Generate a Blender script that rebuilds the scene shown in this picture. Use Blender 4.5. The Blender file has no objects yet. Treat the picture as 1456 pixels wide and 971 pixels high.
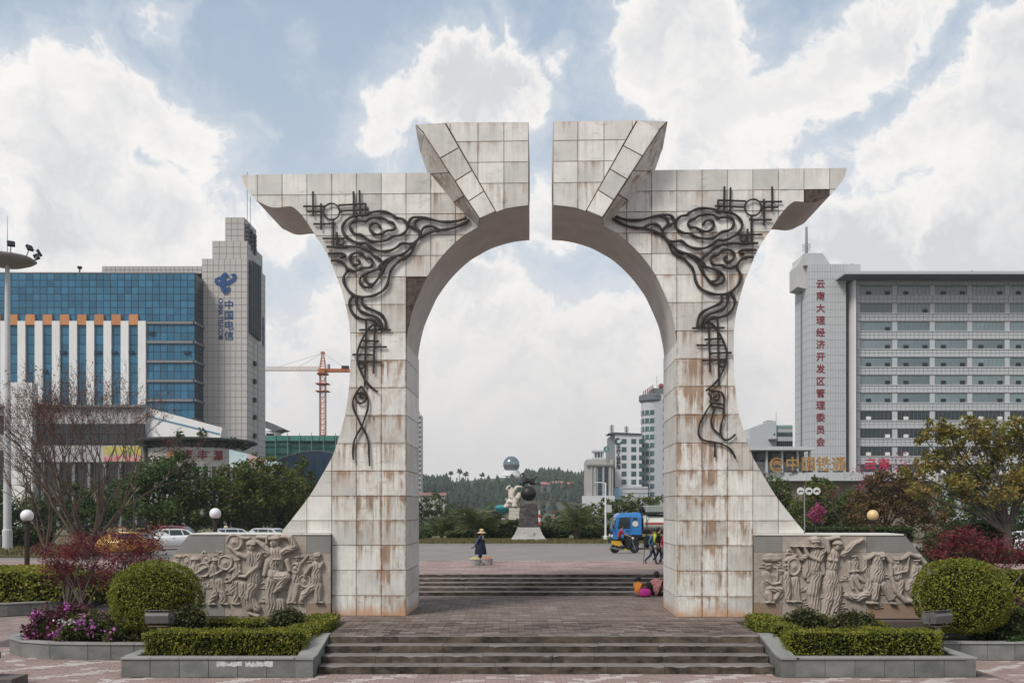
import bpy, bmesh, math, random
import numpy as np
from mathutils import Vector, Matrix, noise as mnoise
R = math.radians
random.seed(7); RNG = np.random.default_rng(7)
SC = bpy.context.scene
COL = SC.collection

# ------------------------------------------------------------------ camera
F, CX, HY, HC = 1300.0, 728.0, 722.0, 4.16
cam = bpy.data.cameras.new('camera'); camo = bpy.data.objects.new('camera', cam); COL.objects.link(camo)
camo.location = (0, 0, HC); camo.rotation_euler = (R(90), 0, 0)
cam.sensor_width = 36.0; cam.lens = F / 1456 * 36; cam.shift_y = (HY - 485.5) / 1456
cam.clip_start = 0.5; cam.clip_end = 9000
SC.camera = camo

# ------------------------------------------------------------------ light
SUN_EL, SUN_AZ = R(47), R(224)         # azimuth clockwise from +Y (view direction): high, mostly from the left
sun = bpy.data.lights.new('sun', 'SUN'); suno = bpy.data.objects.new('sun', sun); COL.objects.link(suno)
sdir = Vector((math.sin(SUN_AZ)*math.cos(SUN_EL), math.cos(SUN_AZ)*math.cos(SUN_EL), math.sin(SUN_EL)))
suno.rotation_euler = sdir.to_track_quat('Z', 'Y').to_euler(); suno.location = sdir * 200
sun.energy = 2.9; sun.angle = R(17); sun.color = (1, 0.955, 0.88)
SC.view_settings.view_transform = 'Standard'; SC.view_settings.look = 'None'
SC.view_settings.exposure = 0.18; SC.view_settings.gamma = 1.0; SC.view_settings.use_curve_mapping = False

# ------------------------------------------------------------------ sky with clouds (all in world directions)
def pdir(px, py):
    return Vector(((px-CX)/F, 1.0, -(py-HY)/F)).normalized()
W = bpy.data.worlds.new('World'); SC.world = W; W.use_nodes = True
nt = W.node_tree; nt.nodes.clear(); L = nt.links
def N(t, **kw):
    n = nt.nodes.new(t)
    for k, v in kw.items(): setattr(n, k, v)
    return n
def setin(n, **kw):
    for k, v in kw.items(): n.inputs[k].default_value = v
def MA(op, a, b=None, clamp=False):
    n = N('ShaderNodeMath', operation=op, use_clamp=clamp)
    for i, v in enumerate((a, b)):
        if v is None: continue
        if isinstance(v, (int, float)): n.inputs[i].default_value = v
        else: L.new(v, n.inputs[i])
    return n.outputs[0]
def VM(op, a, b=None):
    n = N('ShaderNodeVectorMath', operation=op)
    for i, v in enumerate((a, b)):
        if v is None: continue
        if hasattr(v, 'node'): L.new(v, n.inputs[i])
        else: n.inputs[i].default_value = tuple(v)
    return n
def SS(v, a, b, lo=0.0, hi=1.0):
    n = N('ShaderNodeMapRange', interpolation_type='SMOOTHSTEP')
    L.new(v, n.inputs[0]); n.inputs[1].default_value = a; n.inputs[2].default_value = b
    n.inputs[3].default_value = lo; n.inputs[4].default_value = hi
    return n.outputs[0]
def MIX(f, a, b):
    n = N('ShaderNodeMix', data_type='RGBA')
    if isinstance(f, float): n.inputs[0].default_value = f
    else: L.new(f, n.inputs[0])
    for i, v in ((6, a), (7, b)):
        if isinstance(v, tuple): n.inputs[i].default_value = v + ((1,) if len(v) == 3 else ())
        else: L.new(v, n.inputs[i])
    return n.outputs[2]
tc = N('ShaderNodeTexCoord'); D = tc.outputs['Generated']
sky = N('ShaderNodeTexSky', sky_type='NISHITA'); sky.sun_disc = False
sky.sun_elevation = SUN_EL; sky.sun_rotation = SUN_AZ; sky.air_density = 1.0; sky.dust_density = 1.5; sky.ozone_density = 1.0
sep = N('ShaderNodeSeparateXYZ'); L.new(D, sep.inputs[0]); EZ = sep.outputs[2]
# warped direction: ragged cloud outlines
def NOISE(vec, scale, detail=6.0, rough=0.55, dist=0.0):
    n = N('ShaderNodeTexNoise'); L.new(vec, n.inputs['Vector']); setin(n, Scale=scale, Detail=detail, Roughness=rough, Distortion=dist)
    return n
wn = NOISE(D, 5.0, 5.0, 0.6)
woff = VM('SUBTRACT', wn.outputs['Color'], (0.5, 0.5, 0.5)).outputs[0]
ws = VM('SCALE', woff); ws.inputs['Scale'].default_value = 0.20
DW = VM('ADD', D, ws.outputs[0]).outputs[0]
# cloud banks: (px, py, rx, ry, tilt deg, weight)
BANKS = [(60,200,210,115,24,1.05),(190,190,165,85,22,.95),(110,340,260,130,-10,1.05),(265,235,60,75,0,.8),(290,370,170,60,-10,.85),
 (545,130,105,62,-12,1.05),(660,125,190,62,3,1.15),(520,178,90,45,22,.95),(755,110,90,42,-4,1.0),
 (772,300,50,60,0,1.0),(857,95,26,40,-30,.66),
 (1010,80,125,145,-30,1.0),(1000,215,150,62,-40,.9),(1180,122,310,76,-37,1.05),(1010,235,175,52,-30,.95),
 (1430,335,365,192,-35,1.15),(1300,200,170,80,-40,.95),(1450,150,160,110,-40,1.1),
 (780,580,720,210,0,1.1),(560,480,220,115,0,.95),(960,480,270,115,0,.95),(1250,420,320,160,0,1.05),
 (425,70,38,26,40,.47),(740,38,56,28,30,.47),(340,180,30,18,0,.47),(240,60,40,20,-20,.45),(690,390,120,50,15,.72),(400,340,120,60,0,.85),(1105,40,60,40,-30,.5)]
field = None
for (px, py, rx, ry, tilt, wgt) in BANKS:
    c = pdir(px, py); ex = Vector((c.y, -c.x, 0)).normalized(); ez = ex.cross(c).normalized()
    if ez.z < 0: ez = -ez
    t = R(tilt); u = ex*math.cos(t) - ez*math.sin(t); v = ez*math.cos(t) + ex*math.sin(t)
    dd = VM('SUBTRACT', DW, tuple(c)).outputs[0]
    a = VM('DOT_PRODUCT', dd, tuple(u*(F/rx/c.y))).outputs[1]; b = VM('DOT_PRODUCT', dd, tuple(v*(F/ry/c.y))).outputs[1]
    a = MA('MULTIPLY', a, a); b = MA('MULTIPLY', b, b)
    s = MA('ADD', a, b); s = MA('MULTIPLY', s, -1.0); g = MA('POWER', 2.718, s); g = MA('MULTIPLY', g, wgt)
    field = g if field is None else MA('MAXIMUM', field, g)
# the rest of the sky carries the same broken cumulus
side = VM('DOT_PRODUCT', D, (0, 1, 0.42)).outputs[1]
away = SS(side, 0.86, 0.70)
gen = NOISE(D, 2.2, 4.0, 0.5); genf = SS(gen.outputs[0], 0.42, 0.62); genf = MA('MULTIPLY', genf, away)
field = MA('MAXIMUM', field, genf)
fb = NOISE(DW, 7.5, 13.0, 0.68); fbm = MA('SUBTRACT', fb.outputs[0], 0.5)
dens = MA('ADD', MA('MULTIPLY', field, 0.88), MA('MULTIPLY', fbm, 1.6))
puff = SS(dens, 0.34, 0.64); veil = MA('MULTIPLY', SS(dens, 0.02, 0.62), 0.42)
cmask = MA('MAXIMUM', puff, veil)
# billows: the side of each lump towards the sun is brighter
DL = VM('ADD', DW, tuple(sdir*0.022)).outputs[0]
fl = NOISE(DL, 7.0, 6.0, 0.60); fd = NOISE(DW, 7.0, 6.0, 0.60)
bil = SS(MA('SUBTRACT', fl.outputs[0], fd.outputs[0]), -0.09, 0.11)
sh = NOISE(DW, 3.6, 5.0, 0.55); core = SS(dens, 0.55, 1.0)
shade = MA('MULTIPLY', SS(sh.outputs[0], 0.37, 0.60), core)
shade = MA('ADD', MA('MULTIPLY', shade, 0.95), MA('MULTIPLY', MA('MULTIPLY', bil, 0.45), SS(dens, 0.45, 0.8)), True)
ccol = MIX(shade, (8.7, 8.5, 8.25), (6.1, 6.25, 6.5))
hz = SS(EZ, 0.56, 0.04)
blue = MIX(0.72, sky.outputs[0], (4.0, 5.15, 6.45))
blue = MIX(MA('MULTIPLY', hz, 0.85), blue, (6.3, 6.6, 6.9))
ccol = MIX(MA('MULTIPLY', SS(EZ, 0.30, 0.0), 0.92), ccol, (6.9, 6.7, 6.55))
final = MIX(cmask, blue, ccol)
below = SS(EZ, 0.0, -0.06)
final = MIX(below, final, (2.2, 2.1, 2.0))
bg = N('ShaderNodeBackground'); L.new(final, bg.inputs[0]); bg.inputs[1].default_value = 0.1
out = N('ShaderNodeOutputWorld'); L.new(bg.outputs[0], out.inputs[0])

# ------------------------------------------------------------------ projection helpers (pixels of the photograph -> metres)
def at(px, py, Y): return Vector(((px-CX)/F*Y, Y, HC-(py-HY)/F*Y))
def X_(px, Y): return (px-CX)/F*Y
def Z_(py, Y): return HC-(py-HY)/F*Y
def Yg(py, z): return F*(HC-z)/(py-HY)

# ------------------------------------------------------------------ materials
MATS = {}
def mat(name, col, rough=0.8, col2=None, scale=4.0, bump=0.0, bscale=None, metal=0.0, var=0.0, spec=0.3, detail=5.0, emit=None, coat=0.0, stretch=None):
    """plain procedural material: two colours through noise, fine bump, per-object variation"""
    if name in MATS: return MATS[name]
    m = bpy.data.materials.new(name); m.use_nodes = True; t = m.node_tree; b = t.nodes['Principled BSDF']
    b.inputs['Roughness'].default_value = rough; b.inputs['Metallic'].default_value = metal
    b.inputs['Specular IOR Level'].default_value = spec; b.inputs['Coat Weight'].default_value = coat
    tcn = t.nodes.new('ShaderNodeTexCoord'); vec = tcn.outputs['Object']
    if stretch:
        mp = t.nodes.new('ShaderNodeMapping'); mp.inputs['Scale'].default_value = stretch; t.links.new(vec, mp.inputs[0]); vec = mp.outputs[0]
    if col2 is None: col2 = tuple(c*0.82 for c in col)
    n = t.nodes.new('ShaderNodeTexNoise'); n.inputs['Scale'].default_value = scale; n.inputs['Detail'].default_value = detail; n.inputs['Roughness'].default_value = 0.6
    t.links.new(vec, n.inputs['Vector'])
    r = t.nodes.new('ShaderNodeMapRange'); r.inputs[1].default_value = 0.3; r.inputs[2].default_value = 0.7; t.links.new(n.outputs[0], r.inputs[0])
    mx = t.nodes.new('ShaderNodeMix'); mx.data_type = 'RGBA'; t.links.new(r.outputs[0], mx.inputs[0])
    mx.inputs[6].default_value = (*col, 1); mx.inputs[7].default_value = (*col2, 1)
    res = mx.outputs[2]
    if var:
        oi = t.nodes.new('ShaderNodeObjectInfo'); hv = t.nodes.new('ShaderNodeHueSaturation')
        rr = t.nodes.new('ShaderNodeMapRange'); rr.inputs[3].default_value = 1-var; rr.inputs[4].default_value = 1+var
        t.links.new(oi.outputs['Random'], rr.inputs[0]); t.links.new(rr.outputs[0], hv.inputs['Value']); t.links.new(res, hv.inputs['Color']); res = hv.outputs[0]
    t.links.new(res, b.inputs['Base Color'])
    if bump:
        bn = t.nodes.new('ShaderNodeTexNoise'); bn.inputs['Scale'].default_value = bscale or scale*6; bn.inputs['Detail'].default_value = 4
        t.links.new(vec, bn.inputs['Vector'])
        bp = t.nodes.new('ShaderNodeBump'); bp.inputs['Strength'].default_value = bump; bp.inputs['Distance'].default_value = 0.02
        t.links.new(bn.outputs[0], bp.inputs['Height']); t.links.new(bp.outputs[0], b.inputs['Normal'])
    if emit:
        b.inputs['Emission Color'].default_value = (*emit[:3], 1); b.inputs['Emission Strength'].default_value = emit[3]
    MATS[name] = m; return m
def leafmat(name, cols, rough=0.55, trans=0.25):
    """foliage: colour per leaf from the 'tone' attribute"""
    if name in MATS: return MATS[name]
    m = bpy.data.materials.new(name); m.use_nodes = True; t = m.node_tree; b = t.nodes['Principled BSDF']
    at_ = t.nodes.new('ShaderNodeAttribute'); at_.attribute_name = 'tone'
    cr = t.nodes.new('ShaderNodeValToRGB'); e = cr.color_ramp.elements
    e[0].position = 0; e[0].color = (*cols[0], 1); e[1].position = 1; e[1].color = (*cols[-1], 1)
    for i, c in enumerate(cols[1:-1]):
        x = e.new((i+1)/(len(cols)-1)); x.color = (*c, 1)
    t.links.new(at_.outputs['Fac'], cr.inputs[0]); t.links.new(cr.outputs[0], b.inputs['Base Color'])
    b.inputs['Roughness'].default_value = rough; b.inputs['Specular IOR Level'].default_value = 0.25
    if trans:
        tr = t.nodes.new('ShaderNodeBsdfTranslucent'); t.links.new(cr.outputs[0], tr.inputs[0])
        ms = t.nodes.new('ShaderNodeMixShader'); ms.inputs[0].default_value = trans
        o = t.nodes['Material Output']; t.links.new(b.outputs[0], ms.inputs[1]); t.links.new(tr.outputs[0], ms.inputs[2]); t.links.new(ms.outputs[0], o.inputs[0])
    MATS[name] = m; return m

# ------------------------------------------------------------------ objects
def props(o, label=None, cat=None, group=None, kind=None):
    if label: o['label'] = label
    if cat: o['category'] = cat
    if group: o['group'] = group
    if kind: o['kind'] = kind
    return o
def thing(name, label, cat, loc=(0,0,0), rz=0.0, group=None):
    o = bpy.data.objects.new(name, None); COL.objects.link(o); o.empty_display_size = 0.2
    o.location = loc; o.rotation_euler = (0, 0, rz); return props(o, label, cat, group)
def link(name, me, m=None, parent=None, loc=None, rot=None):
    o = bpy.data.objects.new(name, me); COL.objects.link(o)
    if m is not None and not me.materials:
        for x in (m if isinstance(m, (list, tuple)) else [m]): me.materials.append(x)
    if parent is not None: o.parent = parent
    if loc is not None: o.location = loc
    if rot is not None: o.rotation_euler = rot
    return o
def copy_tree(o, parent=None):
    c = o.copy(); COL.objects.link(c)
    if parent is not None: c.parent = parent; c.matrix_parent_inverse = o.matrix_parent_inverse.copy()
    for ch in list(o.children): copy_tree(ch, c)
    return c

def npmesh(name, V, Q, tone=None, smooth=False):
    V = np.asarray(V, dtype=np.float32); Q = np.asarray(Q, dtype=np.int32); k = Q.shape[1]
    me = bpy.data.meshes.new(name); me.vertices.add(len(V)); me.vertices.foreach_set('co', V.ravel())
    me.loops.add(Q.size); me.loops.foreach_set('vertex_index', Q.ravel())
    me.polygons.add(len(Q)); me.polygons.foreach_set('loop_start', np.arange(0, Q.size, k, dtype=np.int32))
    if smooth: me.polygons.foreach_set('use_smooth', np.ones(len(Q), dtype=bool))
    me.update(calc_edges=True)
    if tone is not None:
        a = me.attributes.new('tone', 'FLOAT', 'FACE'); a.data.foreach_set('value', np.asarray(tone, dtype=np.float32))
    return me

class MB:
    """collects shapes into one mesh"""
    def __init__(s): s.v = []; s.f = []; s.mi = []; s.sm = []; s.cur = 0; s.smooth = False
    def add(s, vs, fs):
        n = len(s.v); s.v += [tuple(v) for v in vs]
        for f in fs: s.f.append(tuple(n+i for i in f)); s.mi.append(s.cur); s.sm.append(s.smooth)
        return s
    def m(s, i): s.cur = i; return s
    def box(s, x0, x1, y0, y1, z0, z1):
        return s.add([(x0,y0,z0),(x1,y0,z0),(x1,y1,z0),(x0,y1,z0),(x0,y0,z1),(x1,y0,z1),(x1,y1,z1),(x0,y1,z1)],
              [(0,3,2,1),(4,5,6,7),(0,1,5,4),(1,2,6,5),(2,3,7,6),(3,0,4,7)])
    def cbox(s, c, sz, rz=0.0, bev=0.0, M=None):
        """box with chamfered edges, centre c"""
        x, y, z = sz[0]/2, sz[1]/2, sz[2]/2
        bm = bmesh.new(); bmesh.ops.create_cube(bm, size=1.0)
        for v in bm.verts: v.co = Vector((v.co.x*2*x, v.co.y*2*y, v.co.z*2*z))
        if bev: bmesh.ops.bevel(bm, geom=bm.edges[:], offset=bev, segments=1, affect='EDGES', profile=0.5)
        T = Matrix.Translation(c) @ Matrix.Rotation(rz, 4, 'Z')
        if M is not None: T = T @ M
        bm.verts.index_update()
        s.add([T @ v.co for v in bm.verts], [[v.index for v in f.verts] for f in bm.faces]); bm.free(); return s
    def prism(s, poly, y0, y1, axis='y'):
        """polygon in x,z extruded along y (axis='y'); x,y along z ('z'); y,z along x ('x')"""
        n = len(poly)
        def P(p, d):
            return (p[0], d, p[1]) if axis == 'y' else ((p[0], p[1], d) if axis == 'z' else (d, p[0], p[1]))
        vs = [P(p, y0) for p in poly] + [P(p, y1) for p in poly]
        fs = [tuple(range(n)), tuple(range(2*n-1, n-1, -1))] + [(i, i+n, (i+1) % n+n, (i+1) % n) for i in range(n)]
        return s.add(vs, fs)
    def tube(s, pts, r, seg=6, cap=True, flat=1.0):
        pts = [Vector(p) for p in pts]; rs = r if isinstance(r, (list, tuple)) else [r]*len(pts)
        n = len(pts); T = []
        for i in range(n):
            d = pts[min(i+1, n-1)] - pts[max(i-1, 0)]; T.append(d.normalized() if d.length > 1e-9 else Vector((0,0,1)))
        up = Vector((0,1,0)) if abs(T[0].y) < 0.9 else Vector((1,0,0))
        vs = []; a = (up - T[0]*up.dot(T[0])).normalized()
        for i in range(n):
            a = (a - T[i]*a.dot(T[i]))
            a = a.normalized() if a.length > 1e-6 else T[i].orthogonal().normalized()
            b = T[i].cross(a)
            for k in range(seg):
                w = 2*math.pi*(k+.5)/seg; vs.append(pts[i] + a*math.cos(w)*rs[i]*flat + b*math.sin(w)*rs[i])
        fs = [(i*seg+k, i*seg+(k+1) % seg, (i+1)*seg+(k+1) % seg, (i+1)*seg+k) for i in range(n-1) for k in range(seg)]
        if cap: fs += [tuple(range(seg-1, -1, -1)), tuple((n-1)*seg+k for k in range(seg))]
        return s.add(vs, fs)
    def lathe(s, prof, c=(0,0,0), seg=20, axis='z'):
        vs = []
        for (r, z) in prof:
            for k in range(seg):
                w = 2*math.pi*k/seg; p = (r*math.cos(w), r*math.sin(w), z)
                if axis == 'x': p = (z, p[0], p[1])
                if axis == 'y': p = (p[0], z, p[1])
                vs.append((p[0]+c[0], p[1]+c[1], p[2]+c[2]))
        n = len(prof)
        fs = [(i*seg+k, i*seg+(k+1) % seg, (i+1)*seg+(k+1) % seg, (i+1)*seg+k) for i in range(n-1) for k in range(seg)]
        fs += [tuple(range(seg-1, -1, -1)), tuple((n-1)*seg+k for k in range(seg))]
        return s.add(vs, fs)
    def ball(s, c, r, seg=16, rings=10, sz=(1,1,1)):
        prof = [(r*math.sin(math.pi*i/rings)+1e-4, -r*math.cos(math.pi*i/rings)) for i in range(rings+1)]
        n0 = len(s.v); s.lathe(prof, (0,0,0), seg)
        for i in range(n0, len(s.v)):
            v = s.v[i]; s.v[i] = (v[0]*sz[0]+c[0], v[1]*sz[1]+c[1], v[2]*sz[2]+c[2])
        return s
    def mesh(s, name, m=None):
        me = bpy.data.meshes.new(name); me.from_pydata(s.v, [], s.f)
        if m is not None:
            for x in (m if isinstance(m, (list, tuple)) else [m]): me.materials.append(x)
        me.polygons.foreach_set('material_index', s.mi); me.polygons.foreach_set('use_smooth', s.sm); me.update(); return me
    def build(s, name, m, parent=None, fix=True, loc=None, rot=None):
        me = s.mesh(name, m)
        if fix:
            bm = bmesh.new(); bm.from_mesh(me); bmesh.ops.recalc_face_normals(bm, faces=bm.faces[:]); bm.to_mesh(me); bm.free()
        return link(name, me, None, parent, loc, rot)

def spline(P, n=6):
    """Catmull-Rom through points"""
    P = [np.array(p, dtype=float) for p in P]; out = []
    for i in range(len(P)-1):
        p0 = P[max(i-1, 0)]; p1 = P[i]; p2 = P[i+1]; p3 = P[min(i+2, len(P)-1)]
        for k in range(n):
            t = k/n
            out.append(0.5*((2*p1)+(-p0+p2)*t+(2*p0-5*p1+4*p2-p3)*t*t+(-p0+3*p1-3*p2+p3)*t**3))
    out.append(P[-1]); return out

def text_obj(name, s, size, m, parent=None, loc=(0,0,0), rot=(R(90),0,0), ext=0.05, ax='CENTER', ay='CENTER', bold=0.0, sx=1.0, sy=1.0):
    cu = bpy.data.curves.new(name, 'FONT'); cu.body = s; cu.size = size; cu.extrude = ext; cu.align_x = ax; cu.align_y = ay; cu.offset = bold; cu.resolution_u = 3
    o = bpy.data.objects.new(name, cu); COL.objects.link(o)
    dg = bpy.context.evaluated_depsgraph_get(); me = bpy.data.meshes.new_from_object(o.evaluated_get(dg))
    bpy.data.objects.remove(o); bpy.data.curves.remove(cu)
    me.materials.clear(); q = link(name, me, m, parent, loc, rot); q.scale = (sx, sy, 1)
    return q

def leafquads(C, size, rng, up=0.35, aspect=0.6, jit=0.5):
    """one quad (two triangles, folded) leaf per centre"""
    n = len(C); nrm = rng.normal(size=(n,3)); nrm[:,2] += up*1.5; nrm /= np.linalg.norm(nrm, axis=1)[:,None]
    a = np.cross(nrm, rng.normal(size=(n,3))); a /= np.linalg.norm(a, axis=1)[:,None]; b = np.cross(nrm, a)
    s = size*(1+jit*(rng.random(n)-.5)*2)[:,None]
    V = np.stack([C-a*s*.5, C+b*s*aspect*.5, C+a*s*.5, C-b*s*aspect*.5], axis=1).reshape(-1,3)
    return V, np.arange(4*n).reshape(-1,4)
# ================================================================== ground, steps, paving
ZP, ZR, ZW = 0.76, 1.29, 1.41        # arch platform, road, walkway behind the arch
def paved(name, c1, c2, cm, bw, bh, scale=1.0, rot=0.0, rough=0.85, mort=0.012, bump=0.3):
    m = bpy.data.materials.new(name); m.use_nodes = True; t = m.node_tree; b = t.nodes['Principled BSDF']; b.inputs['Roughness'].default_value = rough; b.inputs['Specular IOR Level'].default_value = .12
    tcn = t.nodes.new('ShaderNodeTexCoord'); mp = t.nodes.new('ShaderNodeMapping'); mp.inputs['Rotation'].default_value = (0,0,rot); t.links.new(tcn.outputs['Object'], mp.inputs[0])
    br = t.nodes.new('ShaderNodeTexBrick'); t.links.new(mp.outputs[0], br.inputs['Vector'])
    br.inputs['Color1'].default_value = (*c1,1); br.inputs['Color2'].default_value = (*c2,1); br.inputs['Mortar'].default_value = (*cm,1)
    br.inputs['Scale'].default_value = scale; br.inputs['Mortar Size'].default_value = mort; br.inputs['Brick Width'].default_value = bw; br.inputs['Row Height'].default_value = bh; br.inputs['Bias'].default_value = -0.2
    n = t.nodes.new('ShaderNodeTexNoise'); n.inputs['Scale'].default_value = 0.6; n.inputs['Detail'].default_value = 6; t.links.new(tcn.outputs['Object'], n.inputs['Vector'])
    hv = t.nodes.new('ShaderNodeHueSaturation'); r = t.nodes.new('ShaderNodeMapRange'); r.inputs[1].default_value = .3; r.inputs[2].default_value = .7; r.inputs[3].default_value = .72; r.inputs[4].default_value = 1.2
    t.links.new(n.outputs[0], r.inputs[0]); t.links.new(r.outputs[0], hv.inputs['Value']); t.links.new(br.outputs['Color'], hv.inputs['Color']); t.links.new(hv.outputs[0], b.inputs['Base Color'])
    bp = t.nodes.new('ShaderNodeBump'); bp.inputs['Strength'].default_value = bump; bp.inputs['Distance'].default_value = 0.01; bp.invert = True
    t.links.new(br.outputs['Fac'], bp.inputs['Height']); t.links.new(bp.outputs[0], b.inputs['Normal'])
    return m
M_soil = mat('soil', (.05,.038,.028), .95, (.03,.024,.018), 3, .6)
M_field = mat('far_ground', (.075,.085,.04), .95, (.05,.06,.03), .02)
M_asph = mat('asphalt', (.245,.222,.21), .95, (.20,.182,.172), .35, .3, 40, spec=.08)
M_brick = paved('walkway_brick', (.285,.205,.19), (.36,.27,.25), (.16,.11,.10), .60, .30)
M_brickf = paved('plaza_brick', (.27,.205,.19), (.36,.285,.27), (.12,.09,.08), .28, .14)
M_joint = mat('paving_joint', (.10,.08,.075), .95)
M_paver = mat('paver_red', (.255,.185,.172), .85, (.19,.14,.13), 1.1, .35, 30, var=.22)
M_paverl = mat('paver_pale', (.43,.38,.36), .85, (.34,.29,.27), 1.1, .35, 30, var=.14)
M_flag = mat('flagstone', (.150,.118,.105), .9, (.085,.066,.058), 1.3, .4, 22, var=.42, spec=.12)
M_flagl = mat('flagstone_pale', (.215,.178,.16), .9, (.155,.126,.112), 1.3, .4, 22, var=.2, spec=.12)
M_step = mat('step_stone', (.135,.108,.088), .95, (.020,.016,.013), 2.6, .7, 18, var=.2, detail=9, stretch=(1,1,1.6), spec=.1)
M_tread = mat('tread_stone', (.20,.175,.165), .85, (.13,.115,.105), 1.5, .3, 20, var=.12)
M_slate = mat('green_grey_stone', (.19,.192,.18), .6, (.105,.11,.103), 1.7, .35, 24, var=.2, detail=8, stretch=(1,1,1.8))
M_coping = mat('coping_stone', (.26,.262,.25), .6, (.20,.20,.19), 1.5, .2, 24, var=.08)
M_grass = leafmat('grass', [(.05,.07,.02),(.09,.10,.03),(.16,.14,.06)], .8, 0)

def sheet(name, x0, x1, y0, y1, z, m, kind='structure'):
    o = MB().add([(x0,y0,z),(x1,y0,z),(x1,y1,z),(x0,y1,z)], [(0,1,2,3)]).build(name, m, fix=False); o['kind'] = kind; return o
sheet('ground', -1400, 1400, 49, 1600, 1.20, M_field)
sheet('plaza_ground', -1400, 1400, -220, 49.0, -0.02, M_brickf)
road = sheet('road', -400, 400, 48.0, 70.0, ZR, M_asph)
# raised walkway behind the arch, and the platform the arch stands on: solid blocks
o = MB().box(-75, 75, 38.02, 47.9, -.5, ZW).build('walkway', M_brick); o['kind'] = 'structure'
plat = MB().box(-11.9, 13.4, 27.62, 38.0, -.4, ZP-.03).box(-4.98, 6.72, 24.36, 27.6, -.4, ZP-.03).build('arch_platform', M_joint); plat['kind'] = 'structure'
o = MB().box(-75, 75, 47.9, 48.12, .9, ZW+.02).build('kerb', M_coping); o['kind'] = 'structure'
o = MB().box(-400, 400, 70.0, 70.25, .9, ZR+.14).build('kerb', M_coping); o['kind'] = 'structure'
median = sheet('median_ground', -400, 400, 70.2, 130, ZR+.10, mat('median_soil', (.13,.105,.06), .95, (.09,.085,.04), .5, .4))
o = MB().box(-90, -25.5, 52.6, 70.0, .9, ZR+.12).build('verge', mat('verge_soil', (.10,.09,.045), .95, (.07,.07,.035), .8, .4)); o['kind'] = 'structure'

def pavers(parent, name, rects, bw, bh, gap, z, th, mats, pick, near, rng, lim=300):
    """individual stones near the camera (objects that share one mesh), the rest joined"""
    items = []
    for (x0, x1, y0, y1) in rects:
        j = 0; y = y0
        while y + bh <= y1 + 1e-6:
            x = x0 - (bw/2 if j % 2 else 0); i = 0
            while x < x1 - 1e-6:
                a, b = max(x, x0), min(x+bw, x1)
                if b-a > gap*4: items.append((a, b, y, y+bh, i, j))
                x += bw; i += 1
            y += bh; j += 1
    items.sort(key=near)
    shared = {}
    rest = [MB() for _ in mats]
    for k, (a, b, c, d, i, j) in enumerate(items):
        mi = pick(.5*(a+b), .5*(c+d), i, j); dz = rng.uniform(-.004, .006)
        if k < lim:
            w, h = b-a-gap, d-c-gap; key = (round(w, 3), round(h, 3), mi)
            if key not in shared:
                mb = MB(); e = .006
                mb.add([(-w/2,-h/2,-th),(w/2,-h/2,-th),(w/2,h/2,-th),(-w/2,h/2,-th),(-w/2,-h/2,-e),(w/2,-h/2,-e),(w/2,h/2,-e),(-w/2,h/2,-e),
                        (-w/2+e,-h/2+e,0),(w/2-e,-h/2+e,0),(w/2-e,h/2-e,0),(-w/2+e,h/2-e,0)],
                       [(0,1,5,4),(1,2,6,5),(2,3,7,6),(3,0,4,7),(4,5,9,8),(5,6,10,9),(6,7,11,10),(7,4,8,11),(8,9,10,11)])
                shared[key] = mb.mesh(name, mats[mi])
            link(name, shared[key], None, parent, ((a+b)/2, (c+d)/2, z+dz), (rng.uniform(-.006,.006), rng.uniform(-.006,.006), 0))
        else:
            rest[mi].add([(a+gap/2,c+gap/2,z+dz),(b-gap/2,c+gap/2,z+dz),(b-gap/2,d-gap/2,z+dz),(a+gap/2,d-gap/2,z+dz),
                          (a+gap/2,c+gap/2,z-th),(b-gap/2,c+gap/2,z-th),(b-gap/2,d-gap/2,z-th),(a+gap/2,d-gap/2,z-th)],
                         [(0,1,2,3),(0,4,5,1),(1,5,6,2),(2,6,7,3),(3,7,4,0)])
    for mb, m in zip(rest, mats):
        if mb.v: props(mb.build(name, m, parent, fix=False), kind='stuff')
rg = random.Random(3)
plaza = MB().add([(-16,19.5,-.012),(17,19.5,-.012),(17,31,-.012),(-16,31,-.012)], [(0,1,2,3)]).build('plaza_pavement', M_joint, fix=False); plaza['kind'] = 'structure'
def pickp(x, y, i, j):
    u = (x*0.75 + (22.9-y)*1.1) % 2.1
    if u < 0.42 and rg.random() < .8: return 1
    return 1 if rg.random() < .06 else 0
pavers(plaza, 'paver', [(-9.6,11.9,20.9,22.45),(-4.85,6.5,22.45,22.98),(-15.5,-9.62,20.9,27.4),(11.95,15.8,20.9,25.0)], .28, .14, .012, .004, .03, [M_paver, M_paverl], pickp,
       lambda t: (abs((t[0]+t[1])/2)-6)**2*.02 + t[2], rg)
pavers(plat, 'flagstone', [(-4.93,6.67,24.40,27.6),(-8.6,10.2,27.66,35.55)], .46, .23, .02, ZP, .03, [M_flag, M_flagl], lambda *a: 1 if rg.random() < .09 else 0, lambda t: t[2]+.02*abs(t[0]), rg)

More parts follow.
